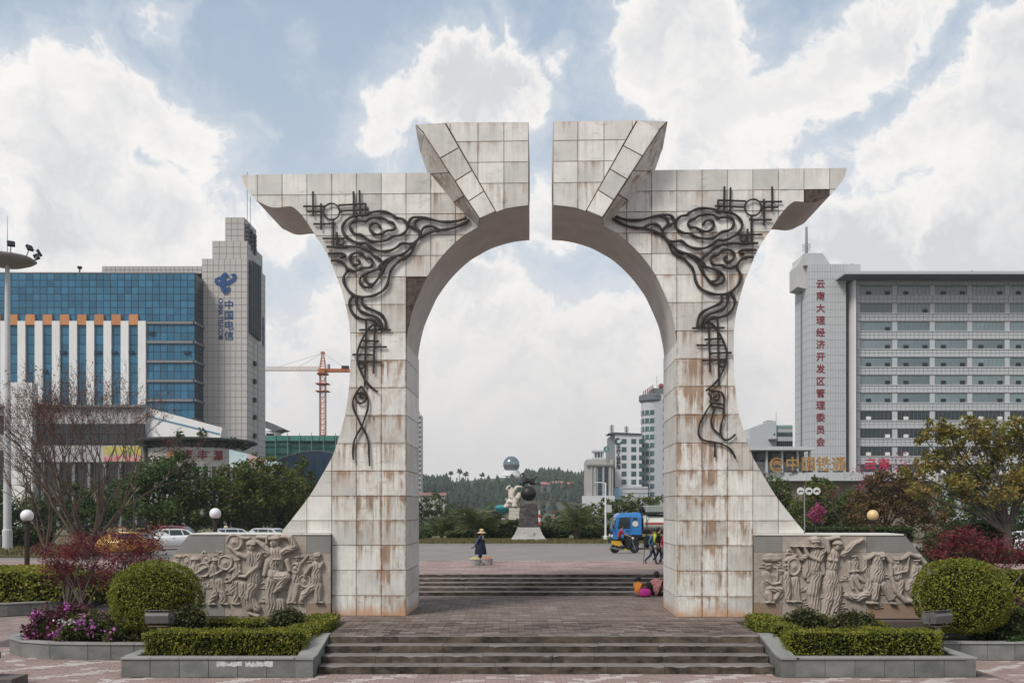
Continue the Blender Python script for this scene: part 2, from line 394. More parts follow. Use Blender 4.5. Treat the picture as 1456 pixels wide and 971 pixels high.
def flight(name, label, x0, x1, y0, z0, n, rise, tread, blk, last_extra=.35):
    t = thing(name, label, 'steps', ((x0+x1)/2, y0, z0))
    w = x1-x0
    for k in range(n):
        nb = max(1, round(w/blk)); dep = tread + (.06 if k < n-1 else -.02)
        xs = [-w/2]
        for i in range(nb-1): xs.append(-w/2 + w*(i+1)/nb + rg.uniform(-.25,.25))
        xs.append(w/2)
        for i in range(nb):
            a, b = xs[i]+.004, xs[i+1]-.004; zt = (k+1)*rise+rg.uniform(-.005,.005); yy = k*tread+rg.uniform(-.007,.007); zb = k*rise-.06
            ns = max(4, int((b-a)/.16)); mb = MB(); V = []
            for q in range(ns+1):          # worn, chipped nosing
                x = a+(b-a)*q/ns; ch = max(0, rg.gauss(0, .007)) + (rg.uniform(.015,.035) if rg.random() < .07 else 0); e = .012+ch
                V += [(x,yy,zb),(x,yy+ch*.4,zt-e),(x,yy+e,zt-ch*.2),(x,yy+dep,zt),(x,yy+dep,zb)]
            mb.v = V
            for q in range(ns):
                o = q*5
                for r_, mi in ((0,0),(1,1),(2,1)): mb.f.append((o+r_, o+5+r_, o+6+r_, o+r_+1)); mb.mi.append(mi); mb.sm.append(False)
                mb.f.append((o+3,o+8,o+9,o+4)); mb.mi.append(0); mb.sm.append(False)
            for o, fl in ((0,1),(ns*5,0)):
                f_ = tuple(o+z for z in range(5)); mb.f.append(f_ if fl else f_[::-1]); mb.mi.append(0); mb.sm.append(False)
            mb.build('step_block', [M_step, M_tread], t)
    return t
flight('stone_steps', 'broad flight of dark stained stone steps rising to the arch platform', -4.86, 6.58, 23.0, 0, 4, .19, .45, 1.5)
flight('stone_steps', 'dark steps behind the arch rising to the brick walkway', -11.2, 12.6, 35.6, ZP, 5, .13, .6, 1.9)

# ================================================================== the split arch
TH = 0.03
A_O = Vector((X_(769, 28.7), 28.7, ZP)); T_ARCH = 2.85
AR = Matrix.Rotation(-TH, 4, 'Z'); ARI = AR.inverted()
def loc(px, py, d=0.0):
    o = ARI @ (Vector((0,0,HC)) - A_O); v = ARI @ Vector(((px-CX)/F, 1.0, -(py-HY)/F))
    return o + v*((d - o.y)/v.y)
def L2(px, py, d=0.0): p = loc(px, py, d); return (p.x, p.z)

def marble(name, side=False):
    m = bpy.data.materials.new(name); m.use_nodes = True; t = m.node_tree; K = t.links; b = t.nodes['Principled BSDF']
    b.inputs['Roughness'].default_value = .42; b.inputs['Specular IOR Level'].default_value = .35
    def nn(ty, **kw):
        n = t.nodes.new(ty)
        for k, v in kw.items(): setattr(n, k, v)
        return n
    tcn = nn('ShaderNodeTexCoord'); ob = tcn.outputs['Object']
    def noise_(stretch, scale, det=6, ro=.6):
        mp = nn('ShaderNodeMapping'); mp.inputs['Scale'].default_value = stretch; K.new(ob, mp.inputs[0])
        n = nn('ShaderNodeTexNoise'); n.inputs['Scale'].default_value = scale; n.inputs['Detail'].default_value = det; n.inputs['Roughness'].default_value = ro; K.new(mp.outputs[0], n.inputs['Vector']); return n.outputs[0]
    def rng_(v, a, b_, lo=0, hi=1):
        r = nn('ShaderNodeMapRange', interpolation_type='SMOOTHSTEP'); K.new(v, r.inputs[0])
        for i, q in enumerate((a, b_, lo, hi)): r.inputs[i+1].default_value = q
        return r.outputs[0]
    def mm(op, a, b_):
        n = nn('ShaderNodeMath', operation=op, use_clamp=False)
        for i, q in enumerate((a, b_)):
            if isinstance(q, (int, float)): n.inputs[i].default_value = q
            else: K.new(q, n.inputs[i])
        return n.outputs[0]
    def mix_(f, a, b_):
        n = nn('ShaderNodeMix', data_type='RGBA')
        K.new(f, n.inputs[0])
        for i, q in ((6, a), (7, b_)):
            if isinstance(q, tuple): n.inputs[i].default_value = (*q, 1)
            else: K.new(q, n.inputs[i])
        return n.outputs[2]
    ra = nn('ShaderNodeAttribute', attribute_type='OBJECT', attribute_name='rust').outputs['Fac']
    oi = nn('ShaderNodeObjectInfo').outputs['Random']
    col = mix_(rng_(noise_((1,1,1), 1.6), .32, .7), (.64,.63,.59), (.54,.535,.51))
    col = mix_(rng_(noise_((.5,.5,1.4), 3.0, 8, .65), .56, .72), col, (.42,.43,.43))      # cloudy grey veins
    hv = nn('ShaderNodeHueSaturation'); K.new(col, hv.inputs['Color']); K.new(rng_(oi, 0, 1, .82, 1.10), hv.inputs['Value']); col = hv.outputs[0]
    g = nn('ShaderNodeSeparateXYZ'); K.new(tcn.outputs['Generated'], g.inputs[0]); gx, gz = g.outputs[1 if side else 0], g.outputs[2]
    topd = mm('SUBTRACT', 1.0, gz)
    st = noise_((5.5,5.5,.35), 1.0, 6, .65)                      # vertical runs
    pat = noise_((1,1,.7), 1.1, 5)                               # where it is dirty at all
    run = mm('MULTIPLY', mm('MULTIPLY', rng_(st, .43, .62), rng_(pat, .36, .58)), rng_(topd, 1.0, 0.0, .30, 1.25))
    edge = mm('MAXIMUM', rng_(gx, .10, 0), mm('MAXIMUM', rng_(gx, .90, 1), mm('MAXIMUM', rng_(topd, .22, 0), rng_(gz, .07, 0))))
    eb = mm('MULTIPLY', edge, rng_(noise_((3,3,3), 1.4, 5), .35, .68))
    fac = mm('MULTIPLY', mm('ADD', mm('MULTIPLY', run, 1.35), mm('MULTIPLY', eb, .85)), mm('ADD', mm('MULTIPLY', ra, 1.05), .05))
    blot = mm('MULTIPLY', rng_(noise_((1,1,.6), 2.3, 7, .7), .47, .64), mm('MULTIPLY', ra, .45))
    fac = mm('MINIMUM', mm('MAXIMUM', fac, blot), .86)
    col = mix_(fac, col, mix_(rng_(noise_((2,2,.5), 2.0), .35, .65), (.31,.185,.105), (.175,.095,.052)))
    fine = mm('MULTIPLY', rng_(noise_((22,22,.5), 1.0, 4), .54, .66), mm('ADD', mm('MULTIPLY', ra, .45), .10))
    col = mix_(fine, col, (.29,.20,.135))
    z = nn('ShaderNodeSeparateXYZ'); K.new(ob, z.inputs[0])
    base = mm('MULTIPLY', rng_(mm('ADD', z.outputs[2], mm('MULTIPLY', noise_((2.2,2.2,.8), 1.3, 5), .75)), .78, .36), .75)   # orange rust creeping up from the ground
    col = mix_(base, col, (.42,.20,.085))
    K.new(col, b.inputs['Base Color'])
    bp = nn('ShaderNodeBump'); bp.inputs['Strength'].default_value = .12; bp.inputs['Distance'].default_value = .01; K.new(noise_((1,1,1), 18, 4), bp.inputs['Height']); K.new(bp.outputs[0], b.inputs['Normal'])
    return m
M_marble = marble('stained_marble'); M_marbles = marble('stained_marble_reveal', True)
M_joint2 = mat('rusty_joint', (.16,.10,.068), .95, (.085,.055,.04), 3)
M_plaster = mat('soffit_render', (.56,.525,.49), .9, (.46,.43,.40), 1.2, .25, 30, detail=8)
M_crumb = mat('bare_mortar', (.12,.09,.075), .95, (.025,.021,.019), 5, 1.0, 12, detail=9)
M_iron = mat('black_iron', (.014,.013,.012), .55, (.03,.019,.014), 6, .2, 30, spec=.4)

def clip_poly(poly, x0, x1, z0, z1):
    def cut(P, f, inter):
        out = []
        for i in range(len(P)):
            a, b = P[i-1], P[i]
            fa, fb = f(a), f(b)
            if fa >= 0:
                if fb >= 0: out.append(b)
                else: out.append(inter(a, b, fa/(fa-fb)))
            elif fb >= 0: out.append(inter(a, b, fa/(fa-fb))); out.append(b)
        return out
    it = lambda a, b, t: (a[0]+(b[0]-a[0])*t, a[1]+(b[1]-a[1])*t)
    for f in (lambda p: p[0]-x0, lambda p: x1-p[0], lambda p: p[1]-z0, lambda p: z1-p[1]):
        if not poly: return []
        poly = cut(poly, f, it)
    out = []
    for p in poly:
        if not out or (abs(p[0]-out[-1][0])+abs(p[1]-out[-1][1])) > 2e-3: out.append(p)
    if len(out) > 1 and abs(out[0][0]-out[-1][0])+abs(out[0][1]-out[-1][1]) < 2e-3: out.pop()
    ch = True
    while ch and len(out) > 2:                       # drop zero-width spikes left by clipping a hollow outline
        ch = False
        for i in range(len(out)):
            a, b, c = out[i-1], out[i], out[(i+1) % len(out)]
            ux, uy, vx, vy = b[0]-a[0], b[1]-a[1], c[0]-b[0], c[1]-b[1]
            if ux*vx+uy*vy < 0 and abs(ux*vy-uy*vx) < 2e-4*max(1, 0): out.pop(i); ch = True; break
    return out
def area(P): return .5*abs(sum(P[i-1][0]*P[i][1]-P[i][0]*P[i-1][1] for i in range(len(P))))
def inpoly(p, P):
    c = False
    for i in range(len(P)):
        a, b = P[i-1], P[i]
        if (a[1] > p[1]) != (b[1] > p[1]) and p[0] < (b[0]-a[0])*(p[1]-a[1])/(b[1]-a[1])+a[0]: c = not c
    return c

PX_OUT = [(577.5,876.3),(471.5,876),(471.5,757.5),(399,757.5),(413.5,740),(440,705.6),(456,679),(471.6,651.7),(479.5,630),(491,590.6),(496.5,551),(498.6,512),(498,472),(494.6,447),(491,432),(485.3,411),(478.7,393.7),(471,374),(463.7,358.7),(456.9,347),(450,337.5),(436.3,315.6),(426,302.5),(417.5,295.6),(412.5,294),(402.5,295),(392.5,296),(382.5,294.4),(372.5,289.4),(365.6,286),(358.7,279),(350,268),(345,258.7),(343,248.7),(751.5,247)]
PX_ARC = [(751.5,304),(735,305.5),(719,308.5),(705,312.5),(692,317),(681,322.5),(672.5,327.5),(660,335),(647.5,345.2),(635,357.5),(624,370),(613.7,384),(606,396),(598.7,411.5),(590,431.5),(585,446),(581,464),(578.6,478),(577.5,490)]
OUT = [L2(*p) for p in PX_OUT]; ARC = [L2(*p) for p in PX_ARC]
xin = ARC[-1][0]; OUT[0] = (xin, 0.0); OUT[1] = (OUT[1][0], 0.0)
xgap = ARC[0][0]; OUT[-1] = (xgap, OUT[-2][1]); 
OUT = OUT[:4] + [tuple(p) for p in spline(OUT[3:-1], 2)][1:] + [OUT[-1]]
ARC = [tuple(p) for p in spline(ARC, 2)]
xtop = OUT[-1][1]
VX = [L2(577.5 - 35.2*k, 600)[0] for k in range(-6, 8)]
VX = sorted([xin] + [xin + .0 - (L2(577.5,600)[0]-L2(577.5-35.2*k,600)[0]) for k in range(1, 8)] + [xin + (L2(577.5+35.2*k,600)[0]-L2(577.5,600)[0]) for k in range(1, 6)])
HZ = sorted([L2(540, y)[1] for y in (846.5,810.5,775,740,705,669.5,630.7,591,551.5,512.4,473.3,433.5,394.4,364.4,335.3,305.5,276.5)] + [0.0, xtop])

KEY = [(591,177.5),(603,191),(682,313),(693,307.5),(704,303),(720,297.5),(735,294.8),(751.5,293),(751.5,174.3),(629,175.5)]
KD = -.73
CLOUDS = {
 'a420': [[(740,450),(800,445),(850,420),(950,406),(1040,415),(1110,450),(1150,480),(1210,490),(1260,530),(1277,590),(1240,650),(1180,680),(1110,690),(1040,730),(930,750),(850,740),(790,700),(750,675),(680,660),(640,630),(622,580),(640,535),(690,510),(760,515),(800,518),(850,487),(930,475),(1010,490),(1060,520),(1110,540),(1132,580),(1110,615),(1040,625),(990,655),(930,670),(880,650),(848,610),(850,570),(880,545),(930,545),(970,590)],
  [(740,450),(690,455),(620,478),(560,530),(533,590),(545,650),(600,710),(680,755),(740,770),(800,765),(850,805),(920,845),(1000,860),(1080,850),(1150,815),(1210,770),(1290,774),(1345,770)]],
 'b560': [[(825,478),(740,510),(640,525),(520,520),(400,490),(300,473),(220,475),(180,510),(175,560),(220,590),(270,615),(300,650),(285,710),(240,755),(200,800),(150,860),(80,900),(0,920),(-100,970),(-180,1050)],
  [(330,480),(270,500),(240,530),(245,580),(290,635)],
  [(860,500),(780,550),(690,590),(600,610),(500,622),(400,650),(320,690),(260,740),(230,790),(200,870),(130,930),(60,968)],
  [(305,650),(340,592),(400,572),(450,580),(515,617)]],
 'c440': [[(1020,168),(990,200),(930,270),(910,330),(890,420),(850,490),(780,540),(700,570),(600,578),(510,560),(430,490),(392,410),(390,350),(425,290),(420,240),(380,190),(320,165),(245,165)],
  [(790,350),(830,270),(860,220),(910,160),(980,120)],
  [(860,220),(830,290),(780,370),(720,440),(660,468),(600,450),(572,400),(590,350),(650,310),(740,275),(820,245),(830,200),(800,150),(730,105),(690,60),(620,28),(500,8),(350,8),(195,8)],
  [(640,335),(630,370),(660,420),(710,435)],
  [(540,150),(570,180),(555,208),(510,213),(470,180),(460,130),(490,90),(550,76),(600,90),(640,135),(690,140),(720,175),(710,220),(680,245),(600,250),(560,270),(510,285),(450,265),(420,238)],
  [(212,85),(290,85),(370,85),(405,105),(350,125)],
  [(490,570),(455,640),(470,730),(530,800),(620,835),(710,840),(780,890),(800,938)],
  [(535,580),(535,660),(570,730),(650,770),(740,800),(800,850),(830,938)],
  [(600,585),(595,640),(640,690),(740,735),(820,780),(860,850),(870,938)]],
 'd450': [[(760,75),(680,130),(620,220),(570,330),(545,430),(550,530),(580,620),(630,720),(690,790),(775,858)]]}
ORG = {'a420': (420,250), 'b560': (560,250), 'c440': (440,350), 'd450': (440,450), 'e545': (440,545), 'r540': (940,540)}
BARS = {'a420': [((200,178),(200,455)),((290,315),(290,612)),((660,178),(665,445)),((728,165),(735,440)),((798,315),(798,420)),((430,500),(430,798)),((472,645),(472,790)),
   ((90,348),(340,345)),((135,408),(325,408)),((490,335),(800,318)),((505,402),(835,382)),((205,548),(455,546)),((310,712),(565,710))],
 'd450': [((565,152),(928,152)),((600,272),(790,282)),((570,348),(878,345)),((488,432),(730,436)),((545,512),(820,518)),((645,50),(628,800)),((743,95),(728,650))]}
RINGS = {'a420': [((412,408),92),((518,752),34)], 'd450': [((592,557),32)]}
FISH = [[(590,30),(535,105),(497,190),(500,280),(540,380),(590,480),(640,570),(670,680),(676,800),(685,940)],[(590,30),(640,110),(668,200),(660,300),(620,420),(590,500),(540,580),(505,670),(495,780),(500,870)],
  [(525,165),(540,205),(582,226),(625,207),(642,165),(625,122),(582,105),(540,125),(525,165)],[(625,130),(590,120),(572,150),(592,172),(612,150)]]
BIRD = [[(540,110),(600,130),(670,135),(710,180),(716,260),(712,330),(710,420),(685,500),(675,600),(700,660),(745,685),(800,660),(845,618)],
  [(540,155),(570,200),(555,245),(570,268),(545,310),(490,400),(440,500),(425,590),(440,650),(500,690),(600,710),(700,735),(790,790),(850,890)],
  [(570,265),(640,270),(715,282)],[(565,303),(640,312),(715,332)],[(610,325),(585,400),(570,480),(590,550),(640,600),(682,632)],
  [(650,135),(662,190),(640,237),(605,222),(603,192),(640,190)],[(612,715),(612,800),(612,880)]]

def build_half(sg, label):
    """sg = +1: as measured on the left half; -1: mirrored about the gap"""
    root = thing('arch_half', label, 'arch', A_O, -TH, 'two facing halves of the split marble arch')
    t = T_ARCH
    mx = lambda p: (sg*p[0], p[1])
    out = [mx(p) for p in OUT]; arc = [mx(p) for p in ARC]
    poly = out + arc
    # core: joints and rough back
    mb = MB(); n = len(poly)
    mb.m(0).add([(p[0],0,p[1]) for p in poly], [tuple(range(n))])
    mb.m(1).add([(p[0],t,p[1]) for p in poly], [tuple(range(n))])
    no = len(out)
    for i in range(n):
        a, b = poly[i], poly[(i+1) % n]
        mb.m(0 if i == 0 or i == n-1 else 1).add([(a[0],0,a[1]),(b[0],0,b[1]),(b[0],t,b[1]),(a[0],t,a[1])], [(0,1,2,3)])
    core = mb.build('core', [M_joint2, M_plaster], root)
    # facing tiles: proud slabs with real open joints
    g = .0075; tile_n = 0
    iron_px = []
    def tile(P, d0, d1, rust, m=M_marble, name='facing_tile'):
        k = MB(); nn_ = len(P); cx = sum(p[0] for p in P)/nn_; cz = sum(p[1] for p in P)/nn_; e = .008
        V = [(p[0],d1,p[1]) for p in P] + [(p[0],d0+e,p[1]) for p in P]
        V += [(p[0]+(cx-p[0])*.012,d0,p[1]+(cz-p[1])*.012) for p in P]
        fs = [(i, (i+1) % nn_, nn_+(i+1) % nn_, nn_+i) for i in range(nn_)] + [(nn_+i, nn_+(i+1) % nn_, 2*nn_+(i+1) % nn_, 2*nn_+i) for i in range(nn_)] + [tuple(range(2*nn_, 3*nn_))]
        o = k.add(V, fs).build(name, m, root); o['rust'] = rust; return o
    poly0 = OUT + ARC
    rr = random.Random(11 if sg > 0 else 23)
    xs = [min(p[0] for p in OUT)-.01] + [x for x in VX if x < xgap-.1] + [xgap]
    for i in range(len(xs)-1):
        for j in range(len(HZ)-1):
            P = clip_poly(poly0, xs[i]+g, xs[i+1]-g, HZ[j]+g, HZ[j+1]-g)
            if len(P) < 3 or area(P) < .006: continue
            cx, cz = .5*(xs[i]+xs[i+1]), .5*(HZ[j]+HZ[j+1])
            if cx > L2(668,300)[0] and cz > L2(700,290)[1]: continue           # behind the keystone
            if sg > 0 and xs[i] > xin-.02 and cz < L2(577,395)[1] and cz > L2(577,478)[1] and cx > xin: continue   # fallen tile, left half
            if sg < 0 and j == len(HZ)-3 and abs(cx-L2(383,300)[0]) < .3: continue                                # fallen tile, right wing
            hgt = cz
            if hgt < L2(540,512)[1]:
                rust = 1.0 if xs[i] > L2(505,600)[0]-.1 and xs[i+1] < xin+.1 else (.40 if xs[i] > L2(440,600)[0] else .12)
                if sg < 0: rust = min(1.0, rust*1.3)
                if hgt < L2(540,775)[1]: rust *= .8
            elif hgt < L2(540,335)[1]: rust = .32
            elif hgt < L2(540,276)[1]: rust = .17
            else: rust = .06
            if sg < 0: rust *= 1.25
            if cx > L2(600,300)[0]: rust = max(rust, .5 if hgt > L2(540,306)[1] else .3)
            rust = max(0, min(1, rust*rr.uniform(.55, 1.4)))
            tile([mx(p) for p in P], -.035+rr.uniform(-.003,.003), .002, rust)
    # the mortar bed bared by a fallen tile
    Pb = [(577.5,394.4),(606.5,394.6),(598.5,412.5),(590,432.5),(585,447),(581,466),(577.8,479)] if sg > 0 else [(366.5,276.8),(401,276.8),(401,294.5),(392.5,295.5),(382.5,294),(372.5,289),(366.5,286)]
    k = MB(); P = [mx(L2(*p)) for p in Pb]
    cx, cz = sum(p[0] for p in P)/len(P), sum(p[1] for p in P)/len(P)
    ring2 = [((p[0]+cx)/2+rr.uniform(-.03,.03), -.018+rr.uniform(-.008,.012), (p[1]+cz)/2+rr.uniform(-.03,.03)) for p in P]; q = len(P)
    k.add([(p[0],-.004,p[1]) for p in P] + ring2 + [(cx,-.01,cz)], [(i,(i+1) % q,q+(i+1) % q,q+i) for i in range(q)] + [(q+i,q+(i+1) % q,2*q) for i in range(q)])
    props(k.build('bare_patch', M_crumb, root), 'rough dark patch where a facing tile has fallen off')
    # tiles on the inner face of the leg
    for j in range(len(HZ)-1):
        if HZ[j] > ARC[-1][1]-.3: break
        z0, z1 = HZ[j]+g, min(HZ[j+1], ARC[-1][1])-g
        x = sg*xin; q = sg*.03
        k = MB().add([(x,.01,z0),(x,t-.01,z0),(x,t-.01,z1),(x,.01,z1),(x+q,.014,z0+.004),(x+q,t-.014,z0+.004),(x+q,t-.014,z1-.004),(x+q,.014,z1-.004)],
              [(4,5,6,7),(0,1,5,4),(1,2,6,5),(2,3,7,6),(3,0,4,7)])
        o = k.build('reveal_tile', M_marbles, root); o['rust'] = rr.uniform(.1, .3)
    # keystone block: leans out of the front, wider where it meets the wall
    KF = [mx(L2(p[0], p[1], KD)) for p in KEY]
    ztop = KF[8][1]
    REAR = [mx(L2(594,190.5,0)), mx(L2(598,217,0)), mx(L2(611.5,247,0)), mx(L2(645,288,0)), mx(L2(681,322.5,0))]
    REAR[0] = (REAR[0][0], KF[0][1])
    back = [mx((xgap,0)), ]
    k = MB(); nf = len(KF)
    k.m(0).add([(p[0],KD,p[1]) for p in KF], [tuple(range(nf))])
    fr = [KF[0], KF[1]] + [(KF[1][0]+(KF[2][0]-KF[1][0])*u, KF[1][1]+(KF[2][1]-KF[1][1])*u) for u in (.45,.72)] + [KF[2]]
    k.m(0)
    for i in range(4): k.add([(fr[i][0],KD,fr[i][1]),(fr[i+1][0],KD,fr[i+1][1]),(REAR[i+1][0],0,REAR[i+1][1]),(REAR[i][0],0,REAR[i][1])], [(0,1,2,3)])
    # top, gap face, underside
    A0, G0 = KF[0], KF[8]
    k.m(1).add([(A0[0],KD,A0[1]),(KF[9][0],KD,KF[9][1]),(G0[0],KD,G0[1]),(G0[0],t,G0[1]),(REAR[0][0],t,A0[1]),(REAR[0][0],0,A0[1])], [(0,1,2,3,4,5)])
    for i in range(2): k.add([(REAR[i][0],0,REAR[i][1]),(REAR[i+1][0],0,REAR[i+1][1]),(REAR[i+1][0],t,REAR[i+1][1]),(REAR[i][0],t,REAR[i][1])], [(0,1,2,3)])
    k.add([(G0[0],KD,G0[1]),(G0[0],KD,KF[7][1]),(G0[0],0,arc[0][1]),(G0[0],0,out[-1][1]+.004),(G0[0],t,out[-1][1]+.004),(G0[0],t,G0[1])], [(0,1,2,3,4,5)])
    und = KF[2:8]; ua = [arc[10],arc[8],arc[6],arc[4],arc[2],arc[0]]
    for i in range(5): k.add([(und[i][0],KD,und[i][1]),(und[i+1][0],KD,und[i+1][1]),(ua[i+1][0],0,ua[i+1][1]),(ua[i][0],0,ua[i][1])], [(0,1,2,3)])
    k.add([(REAR[0][0],t,REAR[0][1]),(REAR[1][0],t,REAR[1][1]),(REAR[2][0],t,REAR[2][1]),(G0[0],t,out[-1][1]),(G0[0],t,G0[1])], [(0,1,2,3,4)])
    k.build('keystone', [M_joint2, M_plaster], root)
    rib = [L2(p[0],p[1],KD) for p in [(603,191),(631.5,176),(704.5,303),(683,312.5)]]
    inner = [L2(p[0],p[1],KD) for p in [(634,174.8),(751.5,174.4),(751.5,292.6),(735,294.4),(720,297),(706,302)]]
    kx = [L2(x,230,KD)[0] for x in (625,640,679.7,716.6)] + [L2(751.5,230,KD)[0]]; kz = [L2(700,y,KD)[1] for y in (304,261.5,231.5,201.8,173.8)]
    for i in range(4):
        for j in range(4):
            P = clip_poly(inner, kx[i]+g, kx[i+1]-g, kz[j]+g, kz[j+1]-g)
            if len(P) < 3 or area(P) < .004: continue
            tile([mx(p) for p in P], KD-.035, KD+.002, rr.uniform(.06,.3) if j else .35)
    us = [0, .205, .42, .64, 1.0]; us2 = [0, .27, .46, .69, 1.0]   # cross joints of the sloping rib
    lerp = lambda a, b, u: (a[0]+(b[0]-a[0])*u, a[1]+(b[1]-a[1])*u)
    UL = [0, .30, .565, .80, 1.0]; UR = [0, .29, .545, .775, 1.0]
    for i in range(4):
        e = .005
        P = [lerp(rib[0],rib[3],UL[i]+e), lerp(rib[1],rib[2],UR[i]+e), lerp(rib[1],rib[2],UR[i+1]-e), lerp(rib[0],rib[3],UL[i+1]-e)]
        tile([mx(p) for p in P], KD-.14, KD+.002, rr.uniform(.05,.22), name='rib_tile')
    tri = [L2(p[0],p[1],KD) for p in [(592,178),(628,176.3),(603.5,189.5)]]
    tile([mx(p) for p in tri], KD-.03, KD+.002, .1, name='rib_tile')
    for i in range(4):    # tiles on the sloping flank
        a, b, c, d_ = Vector((fr[i][0],KD,fr[i][1])), Vector((fr[i+1][0],KD,fr[i+1][1])), Vector((REAR[i+1][0],0,REAR[i+1][1])), Vector((REAR[i][0],0,REAR[i][1]))
        nrm = (b-a).cross(d_-a).normalized()
        if nrm.x*sg > 0: nrm = -nrm
        ce = (a+b+c+d_)/4; Q = [v+(ce-v)*.03 for v in (a,b,c,d_)]; e = .02
        o = MB().add([v+nrm*.002 for v in Q]+[v+nrm*e for v in Q], [(4,5,6,7),(0,1,5,4),(1,2,6,5),(2,3,7,6),(3,0,4,7)]).build('flank_tile', M_marble, root); o['rust'] = .55
    # wrought iron figures, each bar and scroll on its own
    def iron(pts, r, name, flip=True, n=5, key=None):
        og = ORG[key]; P3 = []
        pp = spline(pts, n) if len(pts) > 2 else [np.array(p, float) for p in pts]
        for p in pp:
            q = loc(og[0]+p[0]/8, og[1]+p[1]/8, -.11); P3.append((sg*q.x if flip else q.x, -.11+(.006 if name == 'iron_bar' else 0), q.z))
        MB().tube(P3, [r*(.94+.13*math.sin(i*.55+pts[0][0])) for i in range(len(P3))] if len(P3) > 2 else r, 6, flat=.85).build(name, M_iron, root)
    for key in CLOUDS:
        for c in CLOUDS[key]: iron(c, .047 if key != 'd450' else .036, 'iron_scroll', key=key)
    for key in BARS:
        for a, b in BARS[key]: iron([a, b], .032, 'iron_bar', key=key)
    for key in RINGS:
        for (cx, cy), r in RINGS[key]: iron([(cx+r*math.cos(2*math.pi*i/10), cy+r*math.sin(2*math.pi*i/10)) for i in range(11)], .03, 'iron_ring', key=key)
    for c in (FISH if sg > 0 else BIRD):
        iron(c, .034, 'iron_fish' if sg > 0 else 'iron_bird', flip=sg > 0, key='e545' if sg > 0 else 'r540')
    # standoff pins tie the ironwork to the wall
    k = MB()
    for key in CLOUDS:
        for c in CLOUDS[key]:
            for p in c[::4]:
                q = loc(ORG[key][0]+p[0]/8, ORG[key][1]+p[1]/8, -.1); k.box(sg*q.x-.012, sg*q.x+.012, -.11, -.01, q.z-.012, q.z+.012)
    k.build('standoff_pins', M_iron, root)['kind'] = 'stuff'
    return root
ARCH_L = build_half(1, 'left half of the split marble arch, with an iron fish low on its leg')
ARCH_R = build_half(-1, 'right half of the split marble arch, with an iron bird low on its rust-streaked leg')
